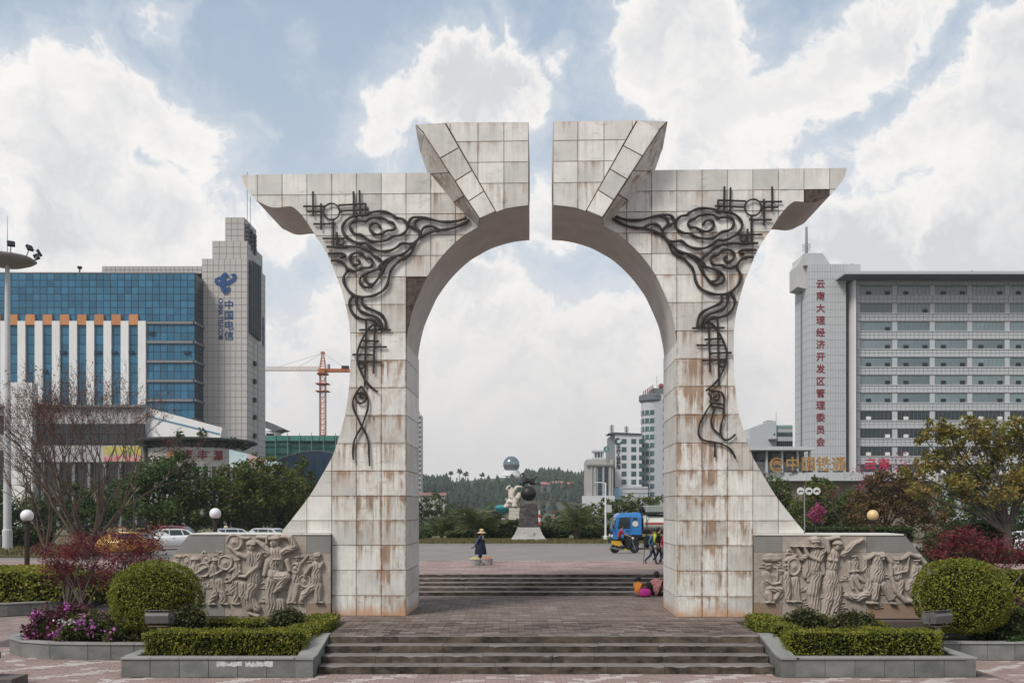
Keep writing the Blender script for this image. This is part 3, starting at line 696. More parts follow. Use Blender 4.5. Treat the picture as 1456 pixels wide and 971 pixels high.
# ================================================================== carved relief walls
M_carve = mat('carved_sandstone', (.38,.33,.285), .9, (.25,.215,.185), 1.8, .9, 9, detail=9, spec=.15)
M_wallgrey = mat('grey_wall_slab', (.215,.21,.195), .7, (.165,.162,.152), 1.4, .2, 24, var=.08, detail=7)
M_walldirty = mat('stained_wall_slab', (.235,.20,.175), .75, (.25,.155,.095), 1.6, .2, 24, var=.06, detail=6)
M_walltop_lit = mat('lit_wall_top_stone', (.62,.60,.56), .8, (.48,.46,.43), 1.5, .2)  # pale tone carries the light falling on the wall top
WD = -.25
_o = np.array(ARI @ (Vector((0,0,HC)) - A_O)); _M = np.array(ARI)[:3,:3]
def locn(px, py, d):
    v = np.stack([(px-CX)/F, np.ones_like(px), -(py-HY)/F], -1) @ _M.T
    k = (d-_o[1])/v[...,1]
    return _o + v*k[...,None]
def relief(name, label, org, prims, parent, off, step=3.2, hmul=1.0):
    """one carved figure: a height field over the wall face, rising from the slab"""
    xs0 = min(min(p[1]-p[3], p[4]-p[6]) if p[0] == 'c' else p[1]-p[3] for p in prims)-8; xs1 = max(max(p[1]+p[3], p[4]+p[6]) if p[0] == 'c' else p[1]+p[3] for p in prims)+8
    ys0 = min(min(p[2]-p[3], p[5]-p[6]) if p[0] == 'c' else p[2]-p[4] for p in prims)-8; ys1 = max(max(p[2]+p[3], p[5]+p[6]) if p[0] == 'c' else p[2]+p[4] for p in prims)+8
    gx, gy = np.meshgrid(np.arange(xs0, xs1, step), np.arange(ys0, ys1, step)); H = np.zeros_like(gx)
    wob = 3*np.sin(gy*.05+gx*.013)+2*np.sin(gx*.09-gy*.03); X = gx+wob*.6; Y = gy+2.5*np.sin(gx*.06)
    for p in prims:
        if p[0] == 'c':
            _, x1, y1, r1, x2, y2, r2, h = p[:8]; dx, dy = x2-x1, y2-y1; LL = max(dx*dx+dy*dy, 1e-6)
            t = np.clip(((X-x1)*dx+(Y-y1)*dy)/LL, 0, 1); r = r1+(r2-r1)*t
            dd = np.hypot(X-x1-t*dx, Y-y1-t*dy); s = dd/r
            hh = np.where(s < 1, h*np.sqrt(np.clip(1-s**2.4, 0, 1)), 0)
            if min(r1, r2) > 30:   # cloth folds run along the limb
                cr = ((X-x1)*dy-(Y-y1)*dx)/math.sqrt(LL)
                hh = np.where(s < .9, hh +   .020*np.sin(cr*.19+t*5+2.2*np.sin(t*5+x1))*(1-s), hh)
        elif p[0] == 'r':          # ring / band of a drum or shield
            _, cx, cy, rx, ry, h = p[:6]; s = np.hypot((X-cx)/rx, (Y-cy)/ry)
            hh = np.where(s < 1, h*(.72+.28*np.exp(-((s-.86)/.09)**2)-.18*np.exp(-((s-.6)/.06)**2)+.45*np.exp(-(s/.25)**2)), 0)
        else:
            _, cx, cy, rx, ry, h = p[:6]; s = np.hypot((X-cx)/rx, (Y-cy)/ry); hh = np.where(s < 1, h*np.sqrt(np.clip(1-s**2.2, 0, 1)), 0)
        if p[-1] < 0: H = np.where(hh < 0, np.maximum(H+hh, 0), H)
        else: H = np.maximum(H, hh)
    # features of the faces
    H *= hmul; on = H > .004
    P = locn(org[0]+gx/8, org[1]+gy/8, WD); P[...,1] -= H - .004; P = P - np.array(off)
    ny, nx = H.shape; idx = np.arange(ny*nx).reshape(ny, nx)
    keep = on[:-1,:-1] | on[1:,:-1] | on[:-1,1:] | on[1:,1:]
    Q = np.stack([idx[:-1,:-1], idx[1:,:-1], idx[1:,1:], idx[:-1,1:]], -1)[keep]
    used = np.unique(Q); mp = -np.ones(ny*nx, int); mp[used] = np.arange(len(used))
    o = link(name, npmesh(name, P.reshape(-1,3)[used], mp[Q], smooth=True), M_carve, parent); props(o, label); return o
def face(x, y, r, h=.10, turn=0.0):
    """head with brow, nose, mouth and eye hollows"""
    return [('e',x,y,r*.86,r*1.06,h),('c',x+turn*r,y-.12*r,.13*r,x+turn*1.3*r,y+.22*r,.2*r,h+.035),('e',x+turn*r,y+.52*r,.34*r,.13*r,h+.022),
            ('e',x+(turn-.36)*r,y-.12*r,.2*r,.11*r,-.03),('e',x+(turn+.36)*r,y-.12*r,.2*r,.11*r,-.03),('c',x-.75*r,y-.62*r,.34*r,x+.75*r,y-.66*r,.34*r,h+.02)]
C_ = lambda *a: ('c',)+a
E_ = lambda *a: ('e',)+a
D_ = lambda *a: ('r',)+a
OL, OL2, ORr, OR2 = (235,745), (320,765), (1065,765), (1160,750)
FIG_L = [
 ('carved seated drummer at the outer end', OL, face(160,395,42,.07,.1)+[C_(170,460,58,190,600,60,.07),C_(110,430,24,230,470,24,.06),D_(250,430,60,85,.06)]),
 ('carved drummer in a round hat', OL, face(345,425,38,.09,.15)+[E_(340,395,62,30,.10),C_(350,490,62,380,600,52,.09),C_(300,500,26,360,555,22,.11),C_(360,555,22,480,490,18,.12),D_(440,520,85,88,.08),D_(468,395,58,52,.05),C_(400,620,45,415,760,40,.07),C_(415,760,40,405,900,34,.07),C_(385,905,18,440,908,16,.07)]),
 ('carved man striking a big round gong', OL, face(562,432,34,.09,.25)+[C_(555,490,48,560,600,46,.09),C_(520,530,22,530,590,22,.11),C_(530,590,22,650,530,18,.12),D_(690,440,88,88,.085),C_(560,650,52,600,760,44,.09),C_(600,760,44,520,880,32,.08),C_(615,650,50,655,780,44,.09),C_(655,780,44,662,880,38,.085),C_(505,905,16,570,908,15,.08),C_(640,900,17,715,905,15,.08)]),
 ('carved small dancer behind the gong player', OL, face(825,428,34,.075,-.1)+[C_(825,480,46,805,590,46,.075),C_(790,500,20,735,540,17,.09),C_(855,540,22,800,600,20,.10),C_(800,600,20,745,650,16,.10),C_(795,670,48,770,770,44,.08),C_(825,670,44,805,870,38,.08),C_(765,900,18,845,903,16,.08)]),
 ('carved tall woman dancing with a fan', OL, face(988,262,54,.14,.15)+[E_(990,215,66,40,.15),C_(990,360,74,1015,520,70,.13),C_(1010,520,74,1010,630,88,.14),C_(1085,350,38,1065,480,36,.17),C_(1065,480,36,930,590,26,.18),C_(930,590,24,860,592,20,.17),C_(930,370,36,840,340,30,.12),C_(840,340,28,740,260,24,.11),D_(795,205,100,98,.10),C_(840,150,20,960,160,18,.09),C_(900,690,58,890,810,50,.13),C_(890,810,50,960,950,44,.12),C_(1005,690,66,960,830,56,.15),C_(960,830,54,1050,960,48,.13),C_(960,1010,22,1070,1040,20,.12)]),
 ('carved tall man with a raised knee and flowing scarf', OL, face(1250,205,66,.16,-.15)+[E_(1260,165,72,46,.17),C_(1265,330,92,1270,470,86,.15)]+face(1285,430,50,.20,0)+[C_(1360,310,44,1480,262,40,.16),C_(1480,262,40,1430,150,34,.15),C_(1430,150,34,1340,140,26,.14),C_(1195,330,36,1125,240,36,.15),C_(1125,240,36,1060,200,28,.14),C_(1060,150,26,1160,150,24,.11),C_(1160,150,24,1165,215,20,.11),C_(1175,430,44,1135,570,30,.12),C_(1255,570,94,1270,600,90,.15),C_(1300,600,74,1375,600,64,.19),C_(1375,600,60,1295,735,40,.19),C_(1340,700,28,1255,770,22,.20),C_(1205,650,62,1210,880,70,.14),C_(1210,880,70,1225,1040,66,.13),C_(1310,880,56,1330,1040,54,.11),C_(1395,420,36,1420,520,30,.13)]),
 ('carved lute player', OL2, face(825,235,34,.08,-.1)+[C_(830,300,44,800,480,48,.08),D_(805,340,54,60,.11),C_(860,300,18,940,200,13,.07),C_(775,520,46,735,710,30,.08),C_(820,530,42,785,710,30,.085),C_(710,730,14,745,732,13,.08),C_(760,725,15,810,730,14,.08)]),
 ('carved gong dancer near the arch leg', OL2, face(1050,225,38,.10,-.1)+[E_(1050,185,52,26,.11),C_(1040,310,58,1040,420,56,.10),C_(1040,430,60,1040,490,62,.105),C_(985,315,26,920,400,22,.13),C_(920,400,20,915,440,18,.13),D_(912,485,76,76,.08),C_(1085,330,26,1110,280,18,.11),C_(1000,550,50,900,640,40,.11),C_(900,640,38,860,720,24,.10),C_(1062,540,52,1060,700,40,.11),C_(1040,725,15,1115,727,14,.10),C_(845,735,12,885,737,11,.09)]),
]
sft = lambda prims: [((q[0],q[1]+760,q[2]-120,q[3],q[4]+760,q[5]-120)+q[6:]) if q[0] == 'c' else ((q[0],q[1]+760,q[2]-120)+q[3:]) for q in prims]
FIG_R = [
 ('carved piper seated under a parasol', ORr, face(215,325,40,.09,.25)+[E_(260,235,110,40,.09),E_(255,205,95,34,.075),C_(190,420,56,220,500,56,.09),C_(200,480,24,250,520,22,.12),C_(250,520,22,340,505,18,.12),C_(317,330,9,315,480,9,.10),D_(270,560,140,165,.045)]+face(350,392,32,.07,-.1)+[C_(355,440,40,350,520,36,.06),C_(235,570,44,350,580,40,.11),C_(350,580,38,300,680,30,.09),C_(220,630,46,240,710,28,.10),C_(200,725,16,275,728,14,.10)]),
 ('carved dancer with a big round shield', ORr, [D_(505,320,80,108,.09)]+face(430,330,34,.07,.2)+[C_(425,420,44,430,520,44,.08),C_(430,500,46,440,680,36,.085),C_(430,715,16,515,718,15,.09),C_(520,470,48,555,690,38,.09),C_(535,715,16,592,716,14,.09),C_(420,250,24,540,190,20,.08)]),
 ('carved tall flute player in a turban', ORr, face(745,70,48,.15,-.2)+[E_(742,15,66,42,.16),C_(470,90,10,830,97,10,.19),C_(760,170,84,750,300,74,.14),C_(740,350,64,740,380,66,.14),C_(530,110,26,590,225,38,.15),C_(590,225,38,660,190,32,.15),C_(835,140,38,780,250,40,.17),C_(780,250,38,650,190,28,.18),C_(650,190,26,610,90,20,.19),C_(655,260,46,648,420,50,.11),C_(670,450,26,672,485,24,.10),C_(760,420,72,720,620,70,.14),C_(720,620,70,755,830,78,.12),C_(825,300,38,840,400,30,.11)]),
 ('carved tall woman dancing with raised arms', ORr, face(990,95,54,.16,-.1)+[E_(1000,50,60,36,.17),C_(950,190,76,935,330,66,.14),E_(905,240,34,32,.19),E_(975,252,34,32,.19),C_(925,410,76,930,505,106,.16),C_(890,150,36,880,20,30,.14),C_(880,10,30,1010,-12,24,.15),C_(1055,185,36,1180,65,32,.15),C_(1180,65,30,1280,15,24,.14),C_(900,550,70,905,680,64,.15),C_(905,680,62,850,850,54,.14),C_(995,550,62,990,700,52,.14),C_(990,700,50,955,850,56,.13),C_(890,885,20,985,900,18,.13)]),
 ('carved small dancer holding a ribbon', OR2, face(432,348,36,.08,.1)+[C_(440,400,48,430,500,46,.08),C_(375,390,24,380,490,20,.09),C_(380,495,19,480,490,18,.10),C_(350,380,30,370,560,18,.06),C_(420,550,36,500,680,28,.08),C_(470,550,34,545,610,26,.08),C_(390,590,30,420,690,20,.07)]),
 ('carved dancer swinging a long scarf', OR2, [C_(690,350,56,695,450,70,.13),C_(695,460,78,690,560,94,.13),C_(540,480,36,555,360,34,.12),C_(555,360,32,650,305,28,.13),C_(650,305,28,760,305,28,.13),C_(760,305,28,840,390,28,.12),C_(840,390,28,850,540,26,.11),C_(850,540,26,900,720,28,.10),C_(900,720,28,1010,830,34,.10),C_(1010,830,34,1130,840,28,.09)]+face(745,345,36,.17,.1)+[C_(560,470,40,600,600,48,.10),C_(600,600,48,595,740,50,.11),C_(595,740,48,480,805,44,.11),C_(480,805,42,350,770,38,.10),C_(680,650,50,660,800,44,.13),C_(570,850,20,690,855,20,.12),C_(760,650,46,850,800,44,.13),C_(850,855,20,895,862,18,.11)]),
 ('carved drummer with a raised stick', OR2, face(920,385,38,.09,.1)+[E_(918,345,44,22,.10),C_(930,450,54,935,560,50,.09),C_(875,450,22,895,520,20,.11),C_(895,520,20,1020,490,16,.12),C_(1050,340,10,1025,490,10,.10),C_(965,620,40,950,740,32,.09),C_(900,640,34,915,720,24,.08)]),
 ('carved crouching figure under an arching scarf', OR2, face(1140,395,36,.09,-.1)+[C_(1140,460,54,1120,560,56,.09),C_(1180,450,26,1200,560,22,.10),C_(1080,630,52,1050,690,42,.10),C_(1050,690,40,1090,770,26,.09),C_(1110,600,50,1160,660,40,.09),C_(960,365,22,1060,302,28,.10),C_(1060,302,28,1180,335,30,.11),C_(1180,335,30,1265,440,28,.10),C_(1265,440,26,1290,520,18,.09)]),
]
def scrolls(org, seeds, seed):
    r2 = random.Random(seed); out = []
    for (x, y, r) in seeds:
        a0, tw = r2.uniform(0, 6.28), r2.choice((-1, 1)); pts = [(x+(r*(1-.11*q))*math.cos(a0+tw*q*.62), y+(r*(1-.11*q))*.8*math.sin(a0+tw*q*.62)) for q in range(8)]
        out += [C_(*pts[q], 11, *pts[q+1], 10, .045) for q in range(7)]
        out.append(C_(x-r*1.2, y+r*.9, 10, x+r*1.2, y+r*.75, 7, .035))
    return out
FIG_L.append(('carved cloud scrolls and leaves filling the ground between the dancers', OL, scrolls(OL, [(700,620,46),(690,760,40),(480,690,38),(640,340,34),(860,250,34),(1130,330,36),(1130,690,44),(1120,850,46),(880,560,30),(1420,700,46),(1440,850,44),(1560,380,36),(1650,400,34),(1700,640,40),(1560,700,34),(590,330,30),(450,330,30)], 3)))
FIG_R.append(('carved cloud scrolls and leaves filling the ground behind the flute player', ORr, scrolls(ORr, [(160,300,34),(330,300,36),(400,600,40),(610,560,46),(620,720,42),(460,150,36),(610,330,34),(850,640,36),(1060,620,44),(1070,450,38),(1060,760,40),(1170,640,36),(1330,560,40),(1400,330,34),(1540,600,40),(1560,420,34),(1690,620,40),(1750,330,30),(1480,760,34)], 4)))
def relief_wall(label, P, cols, rows, kinds, figs, topz):
    xs = [L2(p[0], p[1], WD)[0] for p in P]; x0, x1 = min(xs), max(xs)
    off = Vector(((x0+x1)/2, .2, 0.0)); w = AR @ off + A_O
    root = thing('relief_wall', label, 'wall', w, -TH)
    poly = [L2(p[0], p[1], WD) for p in P]; poly = [(a, min(max(b, 0.0), topz) if b > topz-.06 or b < .1 else b) for a, b in poly]
    ox = off.x
    cen = sum(a for a, b in poly)/len(poly)
    ins = [(a+(cen-a)*.006, b) for a, b in poly]
    k = MB().m(0).prism([(a-ox, b-.05 if b > .5 else b) for a, b in ins], WD+.045-.2, 1.05-.2); k.build('core', M_joint2, root)
    # coping stones, paler because the light on the wall top is in their colour
    k = MB(); t0, t1 = sorted((q[0] for q in poly if q[1] > topz-.01))[0], sorted((q[0] for q in poly if q[1] > topz-.01))[-1]
    nb = 5
    for i in range(nb):
        a, b = t0+(t1-t0)*i/nb+.006, t0+(t1-t0)*(i+1)/nb-.006
        MB().cbox(((a+b)/2-ox, (WD-.02+1.1)/2-.2, topz-.027), (b-a, 1.1-WD+.04, .05), bev=.008).build('coping_slab', M_walltop_lit, root)
    for i in range(len(cols)-1):
        for j in range(len(rows)-1):
            xa, xb = sorted((L2(cols[i], 800, WD)[0], L2(cols[i+1], 800, WD)[0])); za, zb = sorted((L2(400 if cols[0] < 700 else 1180, rows[j], WD)[1], L2(400 if cols[0] < 700 else 1180, rows[j+1], WD)[1]))
            if j == len(rows)-2: za = 0
            Q = clip_poly(poly, xa+.005, xb-.005, za+.005, min(zb, topz-.055)-.004)
            if len(Q) < 3: continue
            MB().prism([(a-ox, b) for a, b in Q], WD-.2, WD+.05-.2).build('wall_slab', [M_wallgrey, M_carve, M_walldirty][kinds[j][i]], root)
    # side slab at the inner end
    for (lab, org, prims) in figs: relief('carved_scroll' if 'scrolls' in lab else 'carved_figure', lab, org, prims, root, (ox, .2, 0), hmul=1.25)
    return root
topz = OUT[2][1]-.008
RW_L = relief_wall('carved stone wall of drummers and dancers beside the left arch leg', [(470,878.5),(470,757),(270,757),(237,800),(222,822),(222,880)], [222,320,436,470.5], [756,786,858,880], [(0,1,0),(1,1,1),(0,1,2)], FIG_L, topz)
RW_R = relief_wall('carved stone wall with a flute player beside the right arch leg', [(1072.5,880),(1072.5,755),(1285,757),(1322,803),(1338,824),(1338,884)], [1072,1112,1232,1340], [754,785,858,884], [(0,1,0),(1,1,1),(2,1,2)], FIG_R, topz)

# ================================================================== planters
M_jointp = mat('planter_joint', (.07,.055,.045), .95)
def planter(name, label, path, z0, z1, soil, closed_pts=None, cop=.30, step=.76):
    """clad planter wall along a plan path (outer face to the right of travel is outside)"""
    c = sum((Vector((p[0], p[1], 0)) for p in path), Vector())/len(path); c.z = z0
    root = thing(name, label, 'planter', c)
    for i in range(len(path)-1):
        a, b = Vector((*path[i], 0)), Vector((*path[i+1], 0)); d = b-a; Ln = d.length; d.normalize(); nrm = Vector((d.y, -d.x, 0))   # outward
        def turn(p, q, r): return abs((Vector(q)-Vector(p)).angle_signed(Vector(r)-Vector(q), 0))
        sh = 1.0 if i+2 < len(path) and turn(path[i], path[i+1], path[i+2]) > .7 else 0.0
        Lc = Ln-(cop-.036)*sh; Ls = Ln-.05*sh
        k = max(1, round(Ln/step)); ang = math.atan2(d.y, d.x)
        MB().cbox(a+d*(Ln/2)-nrm*.16-c+Vector((0,0,(z0+z1)/2-.05)), (Ln-.36*sh-.1, .22, z1-z0-.1), ang).build('core', M_jointp, root)
        for q in range(k):
            u0, u1 = Ls*q/k+.005, Ls*(q+1)/k-.005; m_ = a+d*((u0+u1)/2)-nrm*.022-c; m_.z = (z1-z0-.06)/2
            MB().cbox(m_, (u1-u0, .05, z1-z0-.065), ang, .006).build('cladding_slab', M_slate, root)
            u0, u1 = Lc*q/k+.005, Lc*(q+1)/k-.005; m_ = a+d*((u0+u1)/2)-nrm*(cop/2-.035)-c; m_.z = z1-z0-.028
            MB().cbox(m_, (u1-u0+.004, cop, .055), ang, .008).build('coping_slab', M_coping, root)
    if soil:
        k = MB().add([(p[0]-c.x, p[1]-c.y, z1-z0-.08) for p in soil], [tuple(range(len(soil)))]); k.build('soil', M_soil, root)
    return root
def cheek(parent, x0, x1, flip=False):
    """sloping side stone beside the steps"""
    c = parent.location
    k = MB(); ya, yb, za, zb = 22.5, 24.42, .49, .79
    k.prism([(ya-c.y, 0-c.z), (yb-c.y, 0-c.z), (yb-c.y, zb-.06), (ya+.42-c.y, za-.0), (ya-c.y, za-.06)], x0+.02-c.x, x1-.02-c.x, 'x'); k.build('cheek_wall', M_slate, parent)
    k = MB(); k.prism([(ya-.035-c.y, za-.055), (ya+.44-c.y, za-.05), (yb-c.y, zb-.055), (yb+.3-c.y, zb-.055), (yb+.3-c.y, zb), (yb-.02-c.y, zb), (ya+.42-c.y, za), (ya-.035-c.y, za)], x0-c.x, x1-c.x, 'x'); k.build('cheek_coping', M_coping, parent)
pl = planter('stone_planter', 'stone planter left of the steps with white poster scraps pasted on it', [(-9.62,27.4),(-9.62,22.5),(-5.32,22.5)], 0, .49, [(-9.5,22.7),(-4.95,22.7),(-4.95,27.9),(-9.5,27.9)])
cheek(pl, -5.36, -4.88)
pr = planter('stone_planter', 'stone planter right of the steps below the flute player wall', [(6.98,22.5),(11.42,22.5),(11.42,27.4)], 0, .49, [(6.7,22.7),(11.3,22.7),(11.3,27.9),(6.7,27.9)])
cheek(pr, 6.60, 7.06)
M_scrap = mat('paper_scraps', (.62,.62,.62), .9, (.30,.31,.31), 9, .2, detail=8)
def scrap(x0, x1, z0, z1, seed):
    r2 = random.Random(seed); n = 14; top = [(x0+(x1-x0)*i/n, z1-r2.random()*.085*(1 if i % 2 else .3)) for i in range(n+1)]; bot = [(x0+(x1-x0)*i/n, z0+r2.random()*.035) for i in range(n, -1, -1)]
    k = MB().prism(top+bot, 22.494-pl.location.y, 22.499-pl.location.y)
    for i, v in enumerate(k.v): k.v[i] = (v[0]-pl.location.x, v[1], v[2])
    props(k.build('poster_scrap', M_scrap, pl), 'torn remains of white pasted paper')
scrap(X_(308,22.5), X_(344,22.5), .25, .395, 4); scrap(X_(349,22.5), X_(388,22.5), .25, .41, 5)
planter('stone_planter', 'curved stone planter full of purple flowers at the left', [(-12.6,30.5),(-14.3,28.6),(-14.62,27.3),(-14.4,26.2),(-13.7,25.5),(-12.7,25.12),(-11.6,25.0),(-9.7,25.0)], 0, .47, [(-14.4,27.3),(-14.2,26.3),(-12.7,25.3),(-9.66,25.2),(-9.66,30.5),(-12.6,30.5)])
planter('stone_planter', 'straight stone planter behind the dome shrub at the right edge', [(11.5,25.0),(22.0,25.0)], 0, .50, [(11.5,25.2),(22,25.2),(22,30.5),(11.5,30.5)])
planter('stone_planter', 'low curved planter wall under the yellow hedge at far left', [(-30,33.2),(-22,34.4),(-19.4,35.2),(-17.4,36.4),(-15.4,38.2)], 0, .50, [(-30,33.5),(-22,34.7),(-19.4,35.5),(-15.4,38.4),(-15.4,47.5),(-40,47.5)])
o = MB().box(-75,-15.5,38.4,47.8,-.3,.55).box(-15.4,-12.0,30.6,47.8,-.3,.52).box(13.6,75,30.6,47.8,-.3,.55).build('planting_bed', M_soil); o['kind'] = 'structure'

# ---- stone blocks cut off by the left edge of the picture
M_darkst = mat('dark_weathered_stone', (.15,.125,.115), .9, (.09,.075,.07), 2, .4)
b = thing('stone_bollard', 'dark square stone post with an overhanging cap at the left edge', 'bollard', (-11.95, 21.1, 0))
MB().cbox((0,0,.14),(1.2,.7,.28),bev=.01).build('base', M_darkst, b); MB().cbox((-.27,0,.47),(.34,.4,.39),bev=.01).build('shaft', M_darkst, b); MB().cbox((-.27,.0,.73),(.56,.56,.15),bev=.012).build('cap', M_darkst, b)

# ================================================================== clipped hedges and domes
LM_hedge = leafmat('hedge_leaves', [(.05,.066,.010),(.115,.135,.018),(.185,.19,.022),(.26,.245,.03)])
LM_dome = leafmat('dome_leaves', [(.045,.065,.010),(.115,.14,.016),(.195,.205,.022),(.28,.26,.03)])
LM_yel = leafmat('yellow_hedge_leaves', [(.08,.10,.015),(.22,.21,.025),(.33,.28,.03)])
LM_dark = leafmat('dark_leaves', [(.018,.035,.012),(.035,.06,.018),(.06,.09,.02)])
LM_olive = leafmat('olive_shrub_leaves', [(.035,.042,.016),(.07,.075,.025),(.12,.11,.035)])
M_core = mat('shrub_inside_shade', (.012,.014,.006), 1.0, spec=0)  # near-black: the shade inside the foliage put into a colour
def leafobj(name, C, size, lm, parent, rng, tone=None, up=.35, aspect=.6):
    V, Q = leafquads(C, size, rng, up, aspect)
    if tone is None: tone = rng.random(len(C))
    return link(name, npmesh(name, V, Q, tone), lm, parent)
def hedge_box(label, x0, x1, y0, y1, z0, z1, lm, dens=1000, size=.062, name='clipped_hedge', rough=.075, seed=1, group=None, cat='hedge'):
    rng = np.random.default_rng(seed); w, d, h = x1-x0, y1-y0, z1-z0
    root = thing(name, label, cat, ((x0+x1)/2, (y0+y1)/2, z0), 0, group)
    pts = []
    for (A, mk) in ((w*h, lambda u, v, n: np.stack([u*w-w/2, -d/2+0*n, v*h], 1)), (w*d, lambda u, v, n: np.stack([u*w-w/2, v*d-d/2, h+0*n], 1)),
                    (d*h, lambda u, v, n: np.stack([-w/2+0*n, u*d-d/2, v*h], 1)), (d*h, lambda u, v, n: np.stack([w/2+0*n, u*d-d/2, v*h], 1)), (w*h*.5, lambda u, v, n: np.stack([u*w-w/2, d/2+0*n, v*h], 1))):
        n = int(A*dens)+4; p = mk(rng.random(n), rng.random(n), np.zeros(n)); pts.append(p)
    C = np.concatenate(pts); lump = np.array([mnoise.noise(Vector(tuple(c*2.2))+Vector((seed,0,0))) for c in C])
    C *= 1+0*C; cen = np.array([0,0,h*.5]); dirs = C-cen; dirs /= np.linalg.norm(dirs, axis=1)[:,None]
    C = C+dirs*(lump*rough*1.6+rng.normal(size=len(C))*rough*.6-.02)[:,None]
    so = rng.random(len(C)) < .035; C = C+dirs*(so*rng.uniform(.03,.11,len(C)))[:,None]
    C[:,2] = np.where((np.abs(C[:,0]) > w/2-.1) & (C[:,2] > h-.1), C[:,2]-.03, C[:,2])
    leafobj('foliage', C, size, lm, root, rng, np.clip(rng.random(len(C))*.75+lump*.45+.12, 0, 1))
    MB().box(-w/2+.1, w/2-.1, -d/2+.1, d/2-.1, 0, h-.1).build('stems_or_core', M_core, root)  # solid dark core behind the leaves, painted as inner shade
    return root
def dome(label, x, y, z0, rx, ry, rz, lm, n=5200, size=.085, name='dome_shrub', seed=1, zc=.42, rough=.05, cat='shrub', group=None, sq=2.0):
    rng = np.random.default_rng(seed); root = thing(name, label, cat, (x, y, z0), 0, group)
    v = rng.normal(size=(n,3)); v[:,1] -= .25; v /= np.linalg.norm(v, axis=1)[:,None]
    k = (np.abs(v[:,0])**sq+np.abs(v[:,1])**sq+np.abs(v[:,2])**sq)**(-1/sq); v = v*k[:,None]
    lump = np.array([mnoise.noise(Vector(tuple(c*3.2))+Vector((seed*7.1,0,0))) for c in v])
    rr = 1+lump*rough*1.7+rng.normal(size=n)*rough*.55+(rng.random(n) < .03)*rng.uniform(.02,.07,n)
    C = np.stack([v[:,0]*rx*rr, v[:,1]*ry*rr, rz*zc*2+v[:,2]*rz*rr-rz*(2*zc-1)*0], 1); C[:,2] = C[:,2]-rz*.0
    C = C[C[:,2] > .02]
    leafobj('foliage', C, size, lm, root, rng, np.clip(rng.random(len(C))*.75+.12, 0, 1))
    MB().ball((0,0,rz*zc*2), 1, 16, 10, (rx*.90, ry*.90, rz*.90)).build('stems_or_core', M_core, root)  # solid dark ball painted as the shade inside the dome
    return root
hedge_box('low clipped hedge in the planter left of the steps', -9.36, -5.30, 23.15, 24.1, .43, 1.0, LM_hedge, seed=1)
hedge_box('short clipped hedge running back from the steps beside the left relief wall', -6.0, -5.15, 24.2, 27.3, .43, 1.02, LM_hedge, seed=2, dens=800)
hedge_box('low clipped hedge in the planter right of the steps', 7.05, 10.95, 23.15, 24.1, .43, 1.0, LM_hedge, seed=3)
hedge_box('short clipped hedge running back from the steps beside the right relief wall', 6.95, 7.75, 24.2, 27.3, .43, 1.02, LM_hedge, seed=4, dens=800)
hedge_box('loose hedge row along the foot of the left relief wall', -9.2, -6.1, 26.4, 27.5, .43, .86, LM_hedge, seed=5, dens=700, rough=.09)
hedge_box('loose hedge row along the foot of the right relief wall', 7.85, 10.9, 26.4, 27.5, .43, .84, LM_hedge, seed=6, dens=700, rough=.09)
dome('big round clipped shrub beside the left relief wall', X_(223,26.0), 26.0, .42, 1.17, 1.1, .98, LM_dome, 17000, .058, seed=7, zc=.62, sq=2.35, rough=.042)
dome('big round clipped shrub in front of the right relief wall', X_(1367,25.9), 25.9, .42, 1.22, 1.15, 1.03, LM_dome, 17000, .058, seed=8, zc=.60, sq=2.35, rough=.042)
dome('small dark round shrub behind the left hedge near the steps', X_(408,25.2), 25.2, .45, .55, .5, .42, LM_olive, 1300, .075, seed=9, zc=.62, rough=.1)
dome('small olive shrub behind the left floodlight', X_(264,25.3), 25.3, .45, .62, .5, .46, LM_olive, 1500, .075, seed=10, zc=.6, rough=.12)
dome('small olive shrub behind the right hedge near the steps', X_(1144,25.2), 25.2, .45, .58, .5, .42, LM_olive, 1400, .075, seed=11, zc=.62, rough=.12)
dome('low brown-green shrub in the middle of the right planter', X_(1213,25.3), 25.3, .45, .66, .5, .40, LM_olive, 1500, .075, seed=12, zc=.58, rough=.12)
hedge_box('bright yellow flat topped hedge at far left', -24.0, -18.9, 36.3, 40.6, .45, 1.62, LM_yel, seed=13, dens=300, size=.11)
hedge_box('dark hedge behind the red maples at left', -19.2, -11.4, 35.9, 37.4, .48, 1.55, LM_hedge, seed=14, dens=240, size=.12, rough=.1)
hedge_box('dark hedge behind the wide red maple at right', 13.4, 26, 36.0, 37.5, .5, 1.6, LM_hedge, seed=16, dens=240, size=.12, rough=.1)
hedge_box('long dark hedge along the far side of the road at left', -52, -32.5, 63.0, 65.0, 1.35, 2.75, LM_dark, seed=15, dens=60, size=.24, rough=.12)

